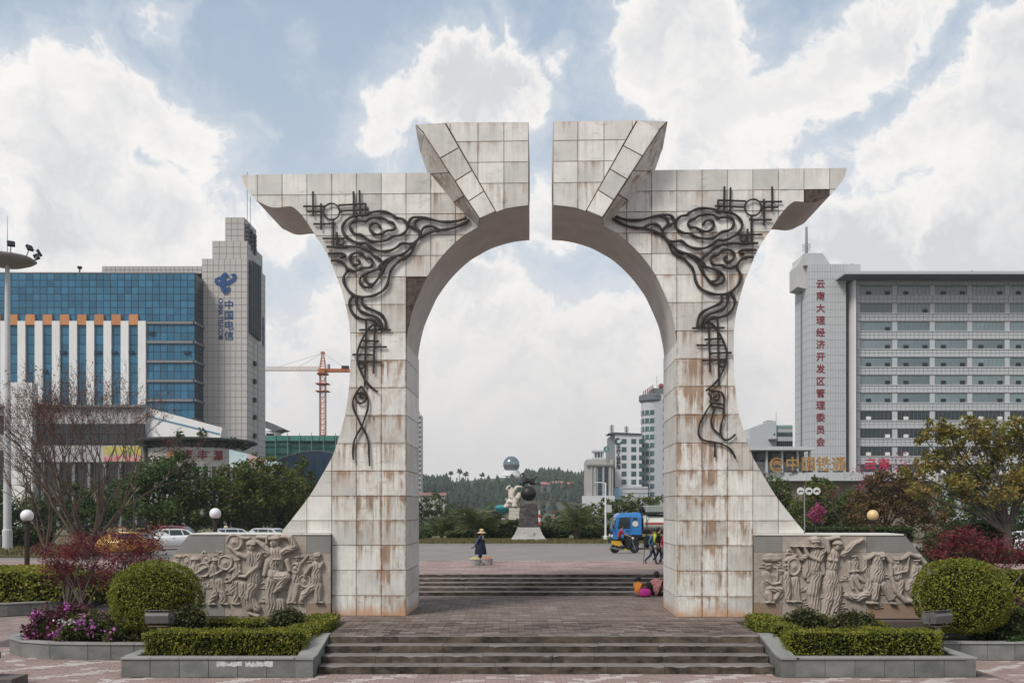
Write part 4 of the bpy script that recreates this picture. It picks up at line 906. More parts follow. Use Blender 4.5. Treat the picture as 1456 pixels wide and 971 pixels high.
# ---- flowers
LM_purple = leafmat('purple_leaves', [(.045,.012,.02),(.085,.02,.035),(.13,.035,.055)])
LM_azalea = leafmat('azalea_leaves', [(.03,.05,.012),(.08,.10,.02),(.15,.15,.03)])
LM_mag = leafmat('magenta_blossom', [(.35,.07,.32),(.48,.12,.45),(.60,.24,.56)])
LM_white = leafmat('white_blossom', [(.75,.74,.72),(.8,.8,.78)])
def bush(label, px, Y, z0, rx, rz, lm, n, size, seed, flowers=None, nf=0, name='flowering_bush', cat='bush', ry=None, white=0):
    rng = np.random.default_rng(seed); x = X_(px, Y); root = thing(name, label, cat, (x, Y, z0)); ry = ry or rx*.8
    nc = max(6, n//55); cc = rng.normal(size=(nc,3)); cc /= np.linalg.norm(cc, axis=1)[:,None]; cc[:,2] = np.abs(cc[:,2]); cc *= (rng.random(nc)**.5*.35+.65)[:,None]*np.array([rx,ry,rz])
    pick = rng.integers(0, nc, n); C = cc[pick]+rng.normal(size=(n,3))*np.array([rx,ry,rz])*.14; C[:,2] = np.abs(C[:,2])
    leafobj('foliage', C, size, lm, root, rng, np.clip(rng.random(nc)[pick]*.5+rng.random(n)*.5, 0, 1))
    MB().ball((0,0,rz*.3), 1, 12, 8, (rx*.72, ry*.72, rz*.55)).build('stems_or_core', M_core, root)  # solid dark ball painted as the shade inside the bush
    if flowers:
        fc = cc[rng.integers(0, nc, max(4, nf//14))]*1.05; pk = rng.integers(0, len(fc), nf); P = fc[pk]+rng.normal(size=(nf,3))*.09; P[:,1] -= .05
        leafobj('blossoms', P, size*.95, flowers, root, rng, up=.6, aspect=.85)
    if white:
        P = np.array([[-.2,-ry*.8,rz*.75]])+rng.normal(size=(white,3))*np.array([.28,.06,.03]); leafobj('white_blossoms', P, size*.9, LM_white, root, rng, up=.8, aspect=.9)
    return root
bush('purple leaved bush at the rounded end of the curved planter', 72, 26.2, .42, .72, .78, LM_purple, 1900, .10, 21, LM_mag, 45)
bush('green azalea with magenta and white flowers in the curved planter', 122, 25.85, .42, .85, .80, LM_azalea, 2400, .09, 22, LM_mag, 330, white=26)
bush('dark green bush at the foot of the left dome shrub', 176, 25.75, .42, .70, .52, LM_olive, 1600, .09, 23, LM_mag, 12)
bush('purple low bush behind the azaleas at left', 110, 28.0, .42, 1.3, .75, LM_purple, 2000, .11, 24, LM_mag, 90, ry=.7)
bush('purple leaved bush beside the right dome shrub', 1448, 27.2, .45, .9, .95, LM_purple, 1900, .11, 25, LM_mag, 40)
bush('dark green azalea with magenta flowers at the right edge', 1446, 26.2, .45, .9, .85, LM_azalea, 2300, .09, 26, LM_mag, 170)
bush('dark evergreen bush under the right dome shrub', 1424, 25.8, .45, .8, .42, LM_dark, 1500, .09, 27)
bush('yellow-green bush between the red maple and the right dome shrub', 1436, 29.5, .5, .8, .9, LM_yel, 1500, .10, 28)

# ---- floodlights on stub posts
M_fl = mat('floodlight_grey', (.12,.115,.115), .45, (.08,.075,.07), 5, spec=.5)
M_flr = mat('rusty_tray', (.15,.095,.07), .8, (.09,.06,.05), 8)
M_post = mat('painted_post', (.42,.42,.40), .6)
M_chrome = mat('bright_metal', (.55,.55,.55), .3, metal=.8)
M_glassd = mat('dark_glass', (.02,.025,.03), .08, spec=.6)
def floodlight(label, px, Y, z0, turn):
    t = thing('floodlight', label, 'floodlight', (X_(px, Y), Y, z0), turn, 'floodlights aimed at the relief walls')
    MB().lathe([(.065,0),(.065,.52),(.075,.54)], seg=12).build('post', M_post, t)
    MB().cbox((0,0,.575),(.52,.34,.035),bev=.008).build('tray', M_flr, t)
    k = MB(); k.tube([(-.31,0,.60),(-.34,-.02,.80)], .016, 6); k.tube([(.31,0,.60),(.34,-.02,.80)], .016, 6); k.build('bracket', M_fl, t)
    prof = [(-.20,.66),(.17,.62),(.26,.72),(.24,.90),(-.12,.98),(-.24,.86)]
    k = MB().prism(prof, -.31, .31, 'x'); k.build('housing', M_fl, t)
    MB().cbox((0,.02,.965),(.66,.46,.02),bev=.004, M=Matrix.Rotation(R(-10),4,'X')).build('top_flange', M_fl, t)
    k = MB(); k.add([(-.28,.27,.71),(.28,.27,.71),(.28,.255,.89),(-.28,.255,.89)], [(0,1,2,3)]); k.build('lens', M_glassd, t)
    k = MB()
    for x in (-.2, .18): k.ball((x,-.16,.985), .025, 8, 6)
    k.build('clip', M_chrome, t)
    MB().lathe([(.001,0),(.07,.0),(.07,.02),(.001,.02)], (0,0,0), 12, 'x').build('hinge_cap', M_chrome, t, loc=(.31,.0,.83))
    return t
floodlight('grey floodlight on a short post behind the left hedge', 227, 24.4, .45, 0.0)
floodlight('grey floodlight on a short post behind the right hedge, turned to the left', 1333, 24.4, .45, .45)

# ---- globe lamps
M_globe = mat('opal_globe', (.72,.70,.72), .35, (.62,.60,.62), 2, spec=.5)
M_globey = mat('yellowed_globe', (.66,.48,.24), .4, (.55,.38,.18), 2, spec=.5)
M_lamp = mat('dark_bronze_post', (.045,.03,.025), .5, (.03,.02,.018), 6)
def globe_lamp(label, px, py, Y, r, z0, m, half):
    z = Z_(py, Y); t = thing('globe_lamp', label, 'lamp', (X_(px, Y), Y, z0), 0, 'globe lamps around the plaza'); h = z-z0
    MB().lathe([(.17,0),(.17,.12),(half,.16),(half,h-r*.95),(half*1.3,h-r*.9)], seg=14).build('post', M_lamp, t)
    k = MB()
    for a in range(10):
        w = 2*math.pi*a/10; k.box(half*math.cos(w)-.008, half*math.cos(w)+.008, half*math.sin(w)-.008, half*math.sin(w)+.008, .2, h-r)
    k.build('flutes', M_lamp, t)
    MB().lathe([(half*1.2,-.05),(r*.62,.0),(r*.62,.06),(.02,.08)], (0,0,h-r*1.0), 14).build('collar', M_lamp, t)
    g = MB(); g.smooth = True; g.ball((0,0,h), r, 24, 14); g.build('globe', m, t); return t
globe_lamp('white globe lamp on a dark post at far left', 38.5, 733, 40.0, .27, .5, M_globe, .095)
globe_lamp('white globe lamp rising behind the left relief wall', 306, 730, 44.0, .27, .6, M_globe, .095)
globe_lamp('yellowed globe lamp rising behind the right relief wall', 1241, 732.5, 44.0, .27, .6, M_globey, .095)
# ================================================================== trees
M_bark = mat('bark', (.10,.08,.065), .95, (.055,.045,.038), 3, .6, 16, stretch=(3,3,.6))
M_barkd = mat('twig_bark', (.105,.074,.056), .95, (.075,.055,.043), 4, .5, 16)
M_barkg = mat('pale_bark', (.17,.14,.12), .95, (.09,.07,.06), 4, .5, 16, stretch=(3,3,.6))
LM_t1 = leafmat('dark_green_crown', [(.012,.028,.008),(.034,.066,.015),(.064,.105,.025),(.115,.15,.034)])
LM_t2 = leafmat('olive_green_crown', [(.022,.04,.008),(.058,.085,.015),(.105,.128,.025),(.16,.16,.035)])
LM_t3 = leafmat('mid_green_crown', [(.022,.04,.012),(.05,.08,.022),(.085,.115,.03)])
LM_t4 = leafmat('rusty_crown', [(.05,.028,.012),(.10,.052,.022),(.11,.085,.025),(.16,.085,.045)])
LM_t5 = leafmat('golden_olive_crown', [(.05,.065,.012),(.115,.12,.02),(.19,.165,.03),(.25,.155,.055),(.20,.20,.05)])
LM_t6 = leafmat('pink_crown', [(.22,.03,.08),(.34,.07,.15),(.42,.14,.22)])
LM_red = leafmat('maple_red', [(.055,.008,.014),(.12,.015,.025),(.20,.03,.04),(.15,.05,.03)])
LM_bud = leafmat('red_buds', [(.10,.045,.032),(.19,.065,.05),(.15,.085,.055)])
def tree(name, label, px, Y, z0, lobes, lm, n, size, seed, trunk_r=.14, group=None, cat='tree', clump=.17, perlobe=26, trunk=None, inner=True, hollow=.55, up=.35, sig=(1,1,.8)):
    """lobes: (px, py, r in px) of the crown as seen, at distance Y; third number may be (rx, ry)"""
    rng = np.random.default_rng(seed); r2 = random.Random(seed); s = Y/F
    x0 = X_(px, Y); root = thing(name, label, cat, (x0, Y, z0), 0, group)
    LB = []
    for i, (lx, ly, lr) in enumerate(lobes):
        rx, ry = lr if isinstance(lr, tuple) else (lr, lr)
        LB.append((np.array([X_(lx, Y)-x0, r2.uniform(-.5,.5)*rx*s, Z_(ly, Y)-z0]), np.array([rx*s, rx*s*.9, ry*s])))
    zb = min(c[2]-r[2]*.4 for c, r in LB); zb = max(zb, .3)
    M_ = MB(); jx = r2.uniform(-.1,.1)
    if trunk is None:
        top = Vector((jx*2, 0, zb)); M_.tube([(0,0,0),(jx,0,zb*.5),top], [trunk_r*1.25, trunk_r, trunk_r*.8], 8)
        for c, r in LB:
            e = Vector(c); mid = top.lerp(e, .5)+Vector((0,0,-.08*(e-top).length)); M_.tube([top-Vector((0,0,.1)), mid, e], [trunk_r*.6, trunk_r*.38, trunk_r*.12], 6)
            for q in range(3):
                d = Vector(rng.normal(size=3)); d.normalize(); M_.tube([e.lerp(mid, .3*q), e+Vector((d.x*r[0],d.y*r[1],abs(d.z)*r[2]))*.75], [trunk_r*.16, trunk_r*.05], 4)
    else: trunk(M_, LB)
    M_.build('trunk', M_bark, root)
    vol = np.array([r[0]*r[2] for c, r in LB]); vol /= vol.sum(); CC = []; TT = []
    for (c, r), v in zip(LB, vol):
        k = max(5, int(perlobe*(.4+.6*v*len(LB)))); d = rng.normal(size=(k,3)); d /= np.linalg.norm(d, axis=1)[:,None]
        cc = c+d*r*(hollow+(1-hollow)*rng.random(k)[:,None]**.5*1.08); ct = rng.random(k)
        m = int(n*v); pk = rng.integers(0, k, m); P = cc[pk]+rng.normal(size=(m,3))*np.array(sig)*r.mean()*clump
        CC.append(P); TT.append(np.clip(ct[pk]*.5+rng.random(m)*.5, 0, 1))
    leafobj('crown', np.concatenate(CC), size, lm, root, rng, np.concatenate(TT), up=up)
    return root
# left of the arch
tree('evergreen_tree', 'broad dark green tree left of the cream canopy sign, behind the parked cars', 238, 86, 1.3, [(240,700,45),(205,705,30),(275,690,32),(225,672,26),(258,668,24),(285,720,28),(210,735,28),(250,738,36),(190,690,18)], LM_t1, 21000, .27, 31, .2, 'evergreen trees beyond the road')
tree('evergreen_tree', 'round topped dense green tree in front of the pink and blue banners', 345, 88, 1.3, [(348,700,36),(330,690,26),(362,675,22),(345,725,32),(325,730,24),(372,705,28)], LM_t2, 16000, .26, 32, .2, 'evergreen trees beyond the road')
tree('evergreen_tree', 'dense green tree right of the round topped one, behind the globe lamp', 395, 92, 1.3, [(395,690,30),(408,712,32),(382,672,20),(400,735,32),(420,728,26)], LM_t2, 13000, .26, 33, .2, 'evergreen trees beyond the road')
tree('conifer', 'pointed olive tree beside the left flank of the arch', 430, 100, 1.3, [(428,660,11),(428,676,17),(430,695,24),(432,715,27),(440,735,30)], LM_t2, 6500, .26, 34, .16, 'evergreen trees beyond the road')
tree('evergreen_tree', 'dark bushy tree low between the bare trees at left', 120, 90, 1.3, [(100,715,28),(140,720,30),(165,708,24),(120,740,30),(60,740,26)], LM_t1, 10000, .26, 35, .16, 'evergreen trees beyond the road')
tree('evergreen_tree', 'dark bushy tree behind the lamp mast at the left edge', 20, 90, 1.3, [(0,725,30),(30,735,26),(-20,715,30),(48,722,18)], LM_t1, 7500, .26, 36, .16, 'evergreen trees beyond the road')
tree('evergreen_tree', 'deep green tree partly hidden by the left leg of the arch', 470, 104, 1.3, [(462,705,26),(480,720,30),(455,735,26),(500,735,28),(530,735,28),(560,728,26)], LM_t1, 5500, .28, 37, .16, 'evergreen trees beyond the road')
# seen through the arch
for i, (lab, px, Y, lobes, lm, n) in enumerate([
  ('dark tree seen through the arch just right of the left leg', 612, 150, [(606,722,16),(622,716,14),(600,738,16),(632,732,13),(590,725,16)], LM_t1, 3000),
  ('spreading green tree left of the palm seen through the arch', 640, 165, [(640,728,14),(655,735,13),(628,738,12),(668,738,10)], LM_t3, 2400),
  ('olive tree far right of the horse statue, beside the lamp post', 846, 140, [(846,726,13),(832,736,12),(862,722,13),(852,742,13),(815,740,10)], LM_t2, 2600),
  ('olive tree behind the blue cab of the tanker truck', 880, 150, [(882,722,12),(895,716,13),(872,732,12),(905,724,14)], LM_t2, 2600),
  ('bushy olive tree behind the tank of the truck', 922, 150, [(918,716,12),(932,720,13),(942,710,10),(910,728,12),(955,722,13),(975,720,14)], LM_t2, 2600),
  ('low green tree right behind the horse statue', 795, 160, [(795,738,9),(806,732,9),(782,742,8),(770,738,8)], LM_t3, 1700)]):
    tree('park_tree', lab, px, Y, 1.3, lobes, lm, n, .34, 50+i, .14, 'park trees seen through the arch', perlobe=16)
# right of the arch
tree('evergreen_tree', 'pointed green tree left of the three round traffic signs, behind the arch flank', 1106, 95, 1.3, [(1096,688,14),(1104,705,20),(1112,725,24),(1086,720,24),(1120,740,22)], LM_t2, 6000, .26, 41, .16, 'evergreen trees beyond the road')
tree('evergreen_tree', 'broad pointed green tree behind the three round traffic signs', 1162, 92, 1.3, [(1162,690,14),(1160,705,22),(1168,722,28),(1145,728,26),(1185,730,24),(1160,742,26)], LM_t2, 9500, .26, 42, .18, 'evergreen trees beyond the road')
tree('evergreen_tree', 'small green tree filling the gap beside the thin spiky tree', 1204, 96, 1.3, [(1206,712,14),(1216,730,20),(1200,738,18)], LM_t2, 3600, .26, 43, .14, 'evergreen trees beyond the road')
tree('rusty_tree', 'wide tree with rust brown new leaves behind the yellowed globe lamp', 1262, 80, 1.3, [(1262,705,30),(1235,715,28),(1295,705,30),(1250,690,20),(1280,690,22),(1225,735,24),(1262,738,30),(1312,728,28)], LM_t4, 11000, .24, 44, .18, cat='tree')
tree('evergreen_tree', 'deep green tree low behind the golden tree at right', 1345, 84, 1.3, [(1325,720,26),(1360,725,30),(1400,722,30),(1440,720,34),(1470,712,32),(1380,742,28)], LM_t1, 9000, .26, 45, .18, 'evergreen trees beyond the road')
tree('blossom_tree', 'small tree with a pink crown under the round traffic signs', 1161, 72, 1.35, [(1164,724,7.5),(1156,732,7),(1163,736,8),(1170,727,5)], LM_t6, 1500, .14, 46, .05, cat='tree', clump=.25)
tree('blossom_tree', 'sparse pink budded tree in front of the low office building', 1245, 98, 1.3, [(1225,672,16),(1250,668,20),(1275,662,18),(1240,685,18),(1290,672,16)], LM_t6, 900, .2, 47, .07, cat='tree', clump=.35, perlobe=14)
# the large golden tree at the right edge, boughs showing between leaf sprays
def big_trunk(M_, LB):
    M_.tube([(0,0,0),(.05,0,1.0),(-.05,0,2.0)], [.30,.24,.22], 10)
    rr = random.Random(4)
    for c, r in LB:
        b0 = Vector((rr.uniform(-.1,.1), 0, rr.uniform(1.2, 2.1))); e = Vector(c); m1 = b0.lerp(e, .4)+Vector((0, rr.uniform(-.3,.3), .25)); m2 = b0.lerp(e, .75)+Vector((rr.uniform(-.2,.2), rr.uniform(-.3,.3), .05))
        M_.tube([b0, m1, m2, e], [.10,.07,.045,.02], 6)
        for q in range(7):
            d = Vector((rr.gauss(0,1), rr.gauss(0,1), rr.uniform(-.2,1.2))).normalized(); s0 = m1.lerp(e, rr.random()); M_.tube([s0, s0+Vector((d.x*r[0],d.y*r[1],d.z*r[2]))*.5+Vector((0,0,.05)), s0+Vector((d.x*r[0],d.y*r[1],d.z*r[2]))], [.03,.018,.008], 4)
tree('golden_tree', 'large spreading tree with golden olive leaves at the right edge', 1432, 50, 1.3, [(1325,612,(22,12)),(1350,622,(24,14)),(1330,655,(26,13)),(1300,672,(22,10)),(1365,650,(28,16)),(1395,615,(30,16)),(1415,640,(32,20)),(1450,610,(28,18)),(1470,635,(34,22)),(1380,680,(36,14)),(1340,690,(34,12)),(1420,675,(36,18)),(1460,680,(36,20)),(1500,640,(40,30)),(1500,600,(30,20)),(1305,698,(24,10)),(1400,705,(40,12)),(1310,622,(12,9)),(1372,598,(16,8)),(1345,603,(13,8))],
     LM_t5, 14500, .19, 48, .25, trunk=big_trunk, perlobe=20, clump=.20, hollow=.35)

def maple(label, px, Y, z0, lobes, n, seed, stems_or_core):
    rng = np.random.default_rng(seed); r2 = random.Random(seed); s = Y/F; x0 = X_(px, Y)
    root = thing('red_maple', label, 'shrub', (x0, Y, z0), 0, 'red maples beside the relief walls'); M_ = MB(); CC = []; TT = []
    for (lx, ly, rx, ry) in lobes:
        c = np.array([X_(lx, Y)-x0, r2.uniform(-.5,.5), Z_(ly, Y)-z0]); bx = stems_or_core[r2.randrange(len(stems_or_core))]
        b0 = Vector((X_(bx, Y)-x0, r2.uniform(-.1,.1), 0)); e = Vector(c); m = b0.lerp(e, .5)+Vector((r2.uniform(-.1,.1),0,.15)); M_.tube([b0, m, e], [.035,.024,.01], 5)
        for q in range(5):
            d = Vector((r2.gauss(0,1)*rx*s, r2.gauss(0,.5)*rx*s, r2.gauss(.2,.7)*ry*s)); M_.tube([m.lerp(e, r2.random()), e+d], [.012,.005], 4)
        k = 9; cc = c+rng.normal(size=(k,3))*np.array([rx*s*.5, rx*s*.5, ry*s*.42]); m_ = int(n*rx*ry/600); pk = rng.integers(0, k, m_); P = cc[pk]+rng.normal(size=(m_,3))*np.array([.17,.15,.10]); CC.append(P); TT.append(np.clip(rng.random(k)[pk]*.55+rng.random(m_)*.45, 0, 1))
    M_.build('stems_or_core', M_barkg, root); leafobj('foliage', np.concatenate(CC), .10, LM_red, root, rng, np.concatenate(TT), up=1.0, aspect=.35)
maple('red leaved maple shrub at far left beside the bare trees', 105, 33.0, .5, [(62,783,12,12),(80,795,16,12),(104,772,17,10),(128,763,15,9),(142,778,16,12),(118,790,20,12),(95,808,20,12),(135,805,20,12),(160,755,10,8),(178,770,16,10),(70,803,14,10),(112,788,24,14),(85,782,16,9),(100,828,18,10),(78,818,14,9),(130,825,16,10)], 1500, 61, [95,112,120])
maple('thin leaved red maple between the cars and the left dome shrub', 190, 31.5, .5, [(195,760,18,8),(215,752,12,7),(175,790,20,12),(200,780,20,14),(225,772,12,10),(160,815,18,12),(195,810,20,12),(225,800,14,10),(185,775,18,12),(175,800,22,12),(205,792,18,10),(165,782,14,10)], 1150, 62, [155,168,200])
maple('wide dark red maple behind the right dome shrub', 1385, 31.5, .5, [(1365,758,16,9),(1355,764,18,9),(1378,762,18,9),(1400,772,18,9),(1352,782,16,10),(1345,775,20,11),(1375,775,24,12),(1335,788,13,8),(1400,785,26,13),(1360,792,22,11),(1420,770,22,10),(1440,788,24,13),(1395,803,26,10),(1456,775,20,12),(1470,795,24,14)], 1500, 63, [1380,1395,1410,1430])

# bare trees with red buds
def bare_tree(name, label, px, Y, z0, h, seed, nstem, lean, spread, buds, r0=.11, group=None, depth=5):
    r2 = random.Random(seed); rng = np.random.default_rng(seed); x0 = X_(px, Y); root = thing(name, label, 'tree', (x0, Y, z0), 0, group); M_ = MB(); tips = []
    def grow(p, d, ln, r, lev):
        r = max(r, .007)
        q = [p]; cur = p
        for i in range(3):
            d = (d+Vector((r2.gauss(0,.10), r2.gauss(0,.10), r2.gauss(.05,.06)))).normalized(); cur = cur+d*ln/3; q.append(cur)
        M_.tube(q, [r, r*.88, r*.76, r*.62], 6 if lev < 2 else (4 if lev < 4 else 3), cap=False)
        if lev >= 3:
            for i in range(1, 4): tips.append((q[i], lev))
        if lev >= depth: return
        k = 2 if lev < 1 else r2.choice((2,2,3))
        for i in range(k):
            a = r2.uniform(0, 6.28); s = r2.uniform(.28, .62)*spread; ax = d.orthogonal().normalized(); ax.rotate(Matrix.Rotation(a, 3, d)); nd = (d+ax*s); nd = Vector((nd.x, nd.y, nd.z)).normalized()
            grow(q[-1] if i < 2 else q[2], nd, ln*r2.uniform(.68,.88), r*.60*r2.uniform(.85,1.1), lev+1)
    M_.tube([(0,0,-.1),(0,0,.5)], [r0*1.9, r0*1.6], 8)
    for i in range(nstem):
        a = (i/(nstem-1)-.5)*2 if nstem > 1 else 0
        grow(Vector((a*.10, 0, .42)), Vector((a*lean+r2.gauss(0,.06), r2.gauss(0,.22), 1)).normalized(), h*.27, r0*r2.uniform(.7,1.0), 0)
    M_.build('trunk', M_barkd, root)
    t = np.array([tuple(p) for p, l in tips]); pk = rng.integers(0, len(t), buds); P = t[pk]+rng.normal(size=(buds,3))*.10
    V, Q = leafquads(P, .15, rng, 1.0, .3); link('buds', npmesh('buds', V, Q, rng.random(buds)), LM_bud, root)['kind'] = 'stuff'; return root
bare_tree('bare_tree', 'large bare tree with many upright limbs and small red buds at left', 122, 51, 1.35, 10.0, 71, 12, .95, 1.0, 6000, .125, depth=6)
bare_tree('bare_tree', 'smaller bare tree with a pollarded trunk beside the white mast at left', 66, 54, 1.35, 7.2, 72, 6, .5, .85, 1100, .10, depth=5)
bare_tree('bare_tree', 'thin young tree with bare reddish twigs in front of the low office building', 1201, 78, 1.3, 5.4, 73, 1, .1, 1.1, 500, .06, depth=4)

# ---- palms and yuccas
M_palm = leafmat('palm_leaf', [(.035,.055,.02),(.075,.10,.035),(.13,.145,.055)], .5, .15)
M_palmt = mat('palm_trunk', (.075,.055,.035), .95, (.04,.03,.02), 8, .8, 20)
def frond_mesh(name, ln, wd, droop, nl=15, seed=0):
    r2 = random.Random(seed); V, Q = [], []
    pts = []
    for i in range(nl+1):
        t = i/nl; pts.append(Vector((ln*(t*.95), 0, ln*(.75*t-droop*t**2.4))))
    for i in range(nl):
        w = .018*(1-i/nl)+.005; a, b = pts[i], pts[i+1]; n = len(V); V += [(a.x,-w,a.z),(a.x,w,a.z),(b.x,w,b.z),(b.x,-w,b.z)]; Q.append((n,n+1,n+2,n+3))
        t = i/nl
        if t < .12: continue
        L_ = wd*(math.sin(math.pi*min(1,t*.85+.15))**.7+.1)
        for sg in (-1, 1):
            tip = a+Vector((L_*.75, sg*L_*.8, -.12*L_+r2.uniform(-.05,.08))); n = len(V)
            V += [tuple(a), (a.x+.05, sg*.03, a.z+.01), tuple(tip), (tip.x-.02, tip.y-.01*sg, tip.z-.012)]; Q.append((n,n+1,n+2,n+3))
    return npmesh(name, V, Q, [r2.random() for _ in Q])
FR = [frond_mesh('frond', 1.0, .40, .55, seed=i) for i in range(2)]
def palm(name, label, px, Y, z0, h, ln, nf, seed, rt=.16, group=None, mn=-.15):
    r2 = random.Random(seed); t = thing(name, label, 'palm', (X_(px, Y), Y, z0), 0, group)
    MB().lathe([(rt*1.1,0),(rt,h*.4),(rt*1.15,h*.8),(rt*.7,h)], seg=10).build('trunk', M_palmt, t)
    for i in range(nf):
        o = link('frond', FR[i % 2], M_palm, t, (0,0,h*.95), (0, R(r2.uniform(-52, 22)), i*2.399+r2.uniform(-.2,.2))); s = ln*r2.uniform(.8,1.1); o.scale = (s,s,s)
    return t
palm('palm', 'large feathery palm left of the horse statue', 678, 80, 1.35, .9, 2.7, 34, 81, group='palms along the median')
palm('palm', 'smaller feathery palm at the left beside the arch leg', 628, 82, 1.35, .5, 2.0, 30, 82, group='palms along the median')
palm('palm', 'palm with a short brown trunk right of the horse statue', 820, 77, 1.35, 1.2, 2.4, 28, 83, .26, group='palms along the median')
M_yuc = [npmesh('leaf', [(0,-.02,0),(0,.02,0),(.5,.035,0),(.5,-.035,0),(1,0,-.06),(1,0.004,-.06)], [(0,1,2,3),(3,2,5,4)], [.3,.6])]
M_yuc[0].name = 'leaf'
LM_yuc = leafmat('yucca_blade', [(.06,.07,.04),(.15,.14,.09),(.20,.17,.11)], .5, .1)
def yucca(label, px, py, Y, z0, ln, n, seed, lm=None, name='yucca'):
    r2 = random.Random(seed); h = Z_(py, Y)-z0; t = thing(name, label, 'plant', (X_(px, Y), Y, z0), 0, 'spiky yuccas beyond the road'); MB().tube([(0,0,0),(.03,0,h*.5),(0,0,h)], [.09,.07,.06], 7).build('trunk', M_bark, t)
    for i in range(n):
        o = link('leaf', M_yuc[0], lm or LM_yuc, t, (0,0,h), (0, R(r2.uniform(-75, 62)), i*2.399)); s = ln*r2.uniform(.75,1.1); o.scale = (s,s,s)
yucca('spiky yucca on a thin stem left of the bare trees', 37, 694, 68, 1.35, 1.5, 44, 91)
yucca('spiky yucca in front of the dark tree behind the bare trees', 140, 694, 66, 1.35, 1.3, 40, 92)
yucca('spiky yucca on a tall stem left of the broad dark tree', 190, 702, 66, 1.35, 1.2, 40, 93)

# ---- round bushes and hedges of the median
for i, (px, py, rx, lab) in enumerate([(603,757,9,'round bush nearest the left leg of the arch'),(645,757,9,'round bush left of the large palm'),(665,758,8,'round bush right under the large palm'),(699,757,9,'round bush right of the fruit carrier'),(718,757,10,'round bush just left of the statue plinth'),(776,757,10,'round bush just right of the statue plinth'),(797,757,11,'second round bush right of the statue plinth'),(829,759,8,'round bush right of the trunk of the short palm'),(846,759,8,'round bush left of the white lamp post')]):
    Y = 80.0; s = Y/F; dome('dark clipped '+lab+' on the median', X_(px, Y), Y, 1.32, rx*s*1.1, rx*s, rx*s*.95, LM_dark if i % 3 else LM_t3, 900, .15, 'round_bush', 100+i, zc=.38, rough=.1, cat='bush', group='clipped round bushes on the median')
hedge_box('yellow-green hedge behind the white dancers sculpture', X_(708,88), X_(742,88), 87, 90, 1.3, 2.9, LM_t3, 40, .24, seed=110, rough=.15)
hedge_box('long dark hedge behind the round bushes on the median', X_(597,92), X_(868,92), 92.0, 94.5, 1.3, 2.3, LM_dark, 26, .3, seed=111, rough=.2)
hedge_box('dark hedge along the road at right', X_(1095,74), X_(1300,74), 74, 76, 1.3, 2.5, LM_dark, 50, .24, seed=112, rough=.15)
dome('bright green clipped mound beyond the right relief wall', X_(1334,60), 60, 1.3, 1.0, .8, .65, LM_t3, 1400, .15, 'mound_shrub', 113, zc=.5)
dome('grassy green mound at the end of the right relief wall', X_(1314,42), 42, .8, 1.0, .8, .8, LM_t3, 1300, .13, 'mound_shrub', 114, zc=.45, rough=.12)
hedge_box('dark hedge behind the right relief wall', 14.2, 30, 45.0, 46.8, .5, 2.0, LM_dark, 60, .2, seed=115, rough=.15)
dome('pale green bush in the shade of the golden tree', X_(1395,52), 52, 1.2, 2.0, 1.5, 1.1, LM_t3, 1800, .18, 'mound_shrub', 116, zc=.5, rough=.2)

# ---- rough grass on the median and the verge
def grass(name, x0, x1, y0, y1, z, n, seed, size=.16):
    rng = np.random.default_rng(seed); C = np.stack([rng.uniform(x0,x1,n), rng.uniform(y0,y1,n), np.full(n, z)+.05], 1)
    a = rng.uniform(0, 6.28, n); w = .035; hgt = size*rng.uniform(.5,1.4,n); dx, dy = np.cos(a)*w, np.sin(a)*w; ln = rng.normal(size=(n,2))*.04
    V = np.stack([C+np.stack([-dx,-dy,-.06+0*a],1), C+np.stack([dx,dy,-.06+0*a],1), C+np.stack([dx*.3+ln[:,0],dy*.3+ln[:,1],hgt],1), C+np.stack([-dx*.3+ln[:,0],-dy*.3+ln[:,1],hgt],1)], 1).reshape(-1,3)
    o = link(name, npmesh(name, V, np.arange(4*n).reshape(-1,4), rng.random(n)), LM_grassc); o['kind'] = 'stuff'
LM_grassc = leafmat('rough_grass', [(.06,.075,.022),(.11,.11,.035),(.17,.14,.06),(.12,.06,.04)], .8, 0)
grass('grass', X_(590,74), X_(960,74), 70.3, 79.5, ZR+.10, 15000, 121, .13)
grass('grass', -52, -25.6, 52.8, 66, ZR+.12, 9000, 122, .12)
# ================================================================== buildings
M_ctile = mat('pale_facade_tile', (.43,.405,.385), .6, (.375,.355,.338), .08, var=.04)
M_cjoint = mat('facade_joint', (.25,.242,.235), .9)
M_white = mat('white_cladding', (.68,.67,.66), .6, (.60,.59,.585), .1, var=.03)
M_blueg = mat('blue_curtain_glass', (.032,.13,.215), .30, (.026,.11,.185), .12, spec=.4, var=.24)
M_blued = mat('dark_or_shaded_blue_glass', (.012,.03,.05), .2, (.01,.022,.038), .12, spec=.5, var=.2)  # dark glass; on the office side face it carries painted shade
M_frame = mat('dark_frame', (.05,.06,.07), .6)
M_strip = mat('grey_spandrel', (.20,.20,.205), .6)
M_orange = mat('orange_panel', (.46,.20,.085), .6, (.38,.165,.07), .3, var=.1)
M_logo = mat('blue_lettering', (.012,.06,.19), .5)
M_redl = mat('red_lettering', (.22,.010,.018), .5)
M_gold = mat('gilt_lettering', (.55,.33,.12), .35, (.35,.2,.08), 2, metal=.7)
M_adm = mat('grey_white_tile', (.45,.462,.48), .6, (.395,.405,.425), .06, var=.03)
M_admj = mat('grey_tile_joint', (.35,.36,.375), .9)
M_admg = mat('grey_window_glass', (.155,.205,.22), .12, (.115,.155,.168), .25, spec=.6, var=.28)
M_admd = mat('dark_window_glass', (.012,.018,.02), .12, (.02,.028,.03), .25, spec=.5, var=.3)
M_soffit = mat('grey_soffit', (.13,.14,.155), .7)
M_greynet = mat('grey_metal', (.25,.255,.26), .5)
M_blk = mat('black_metal', (.02,.02,.022), .5)
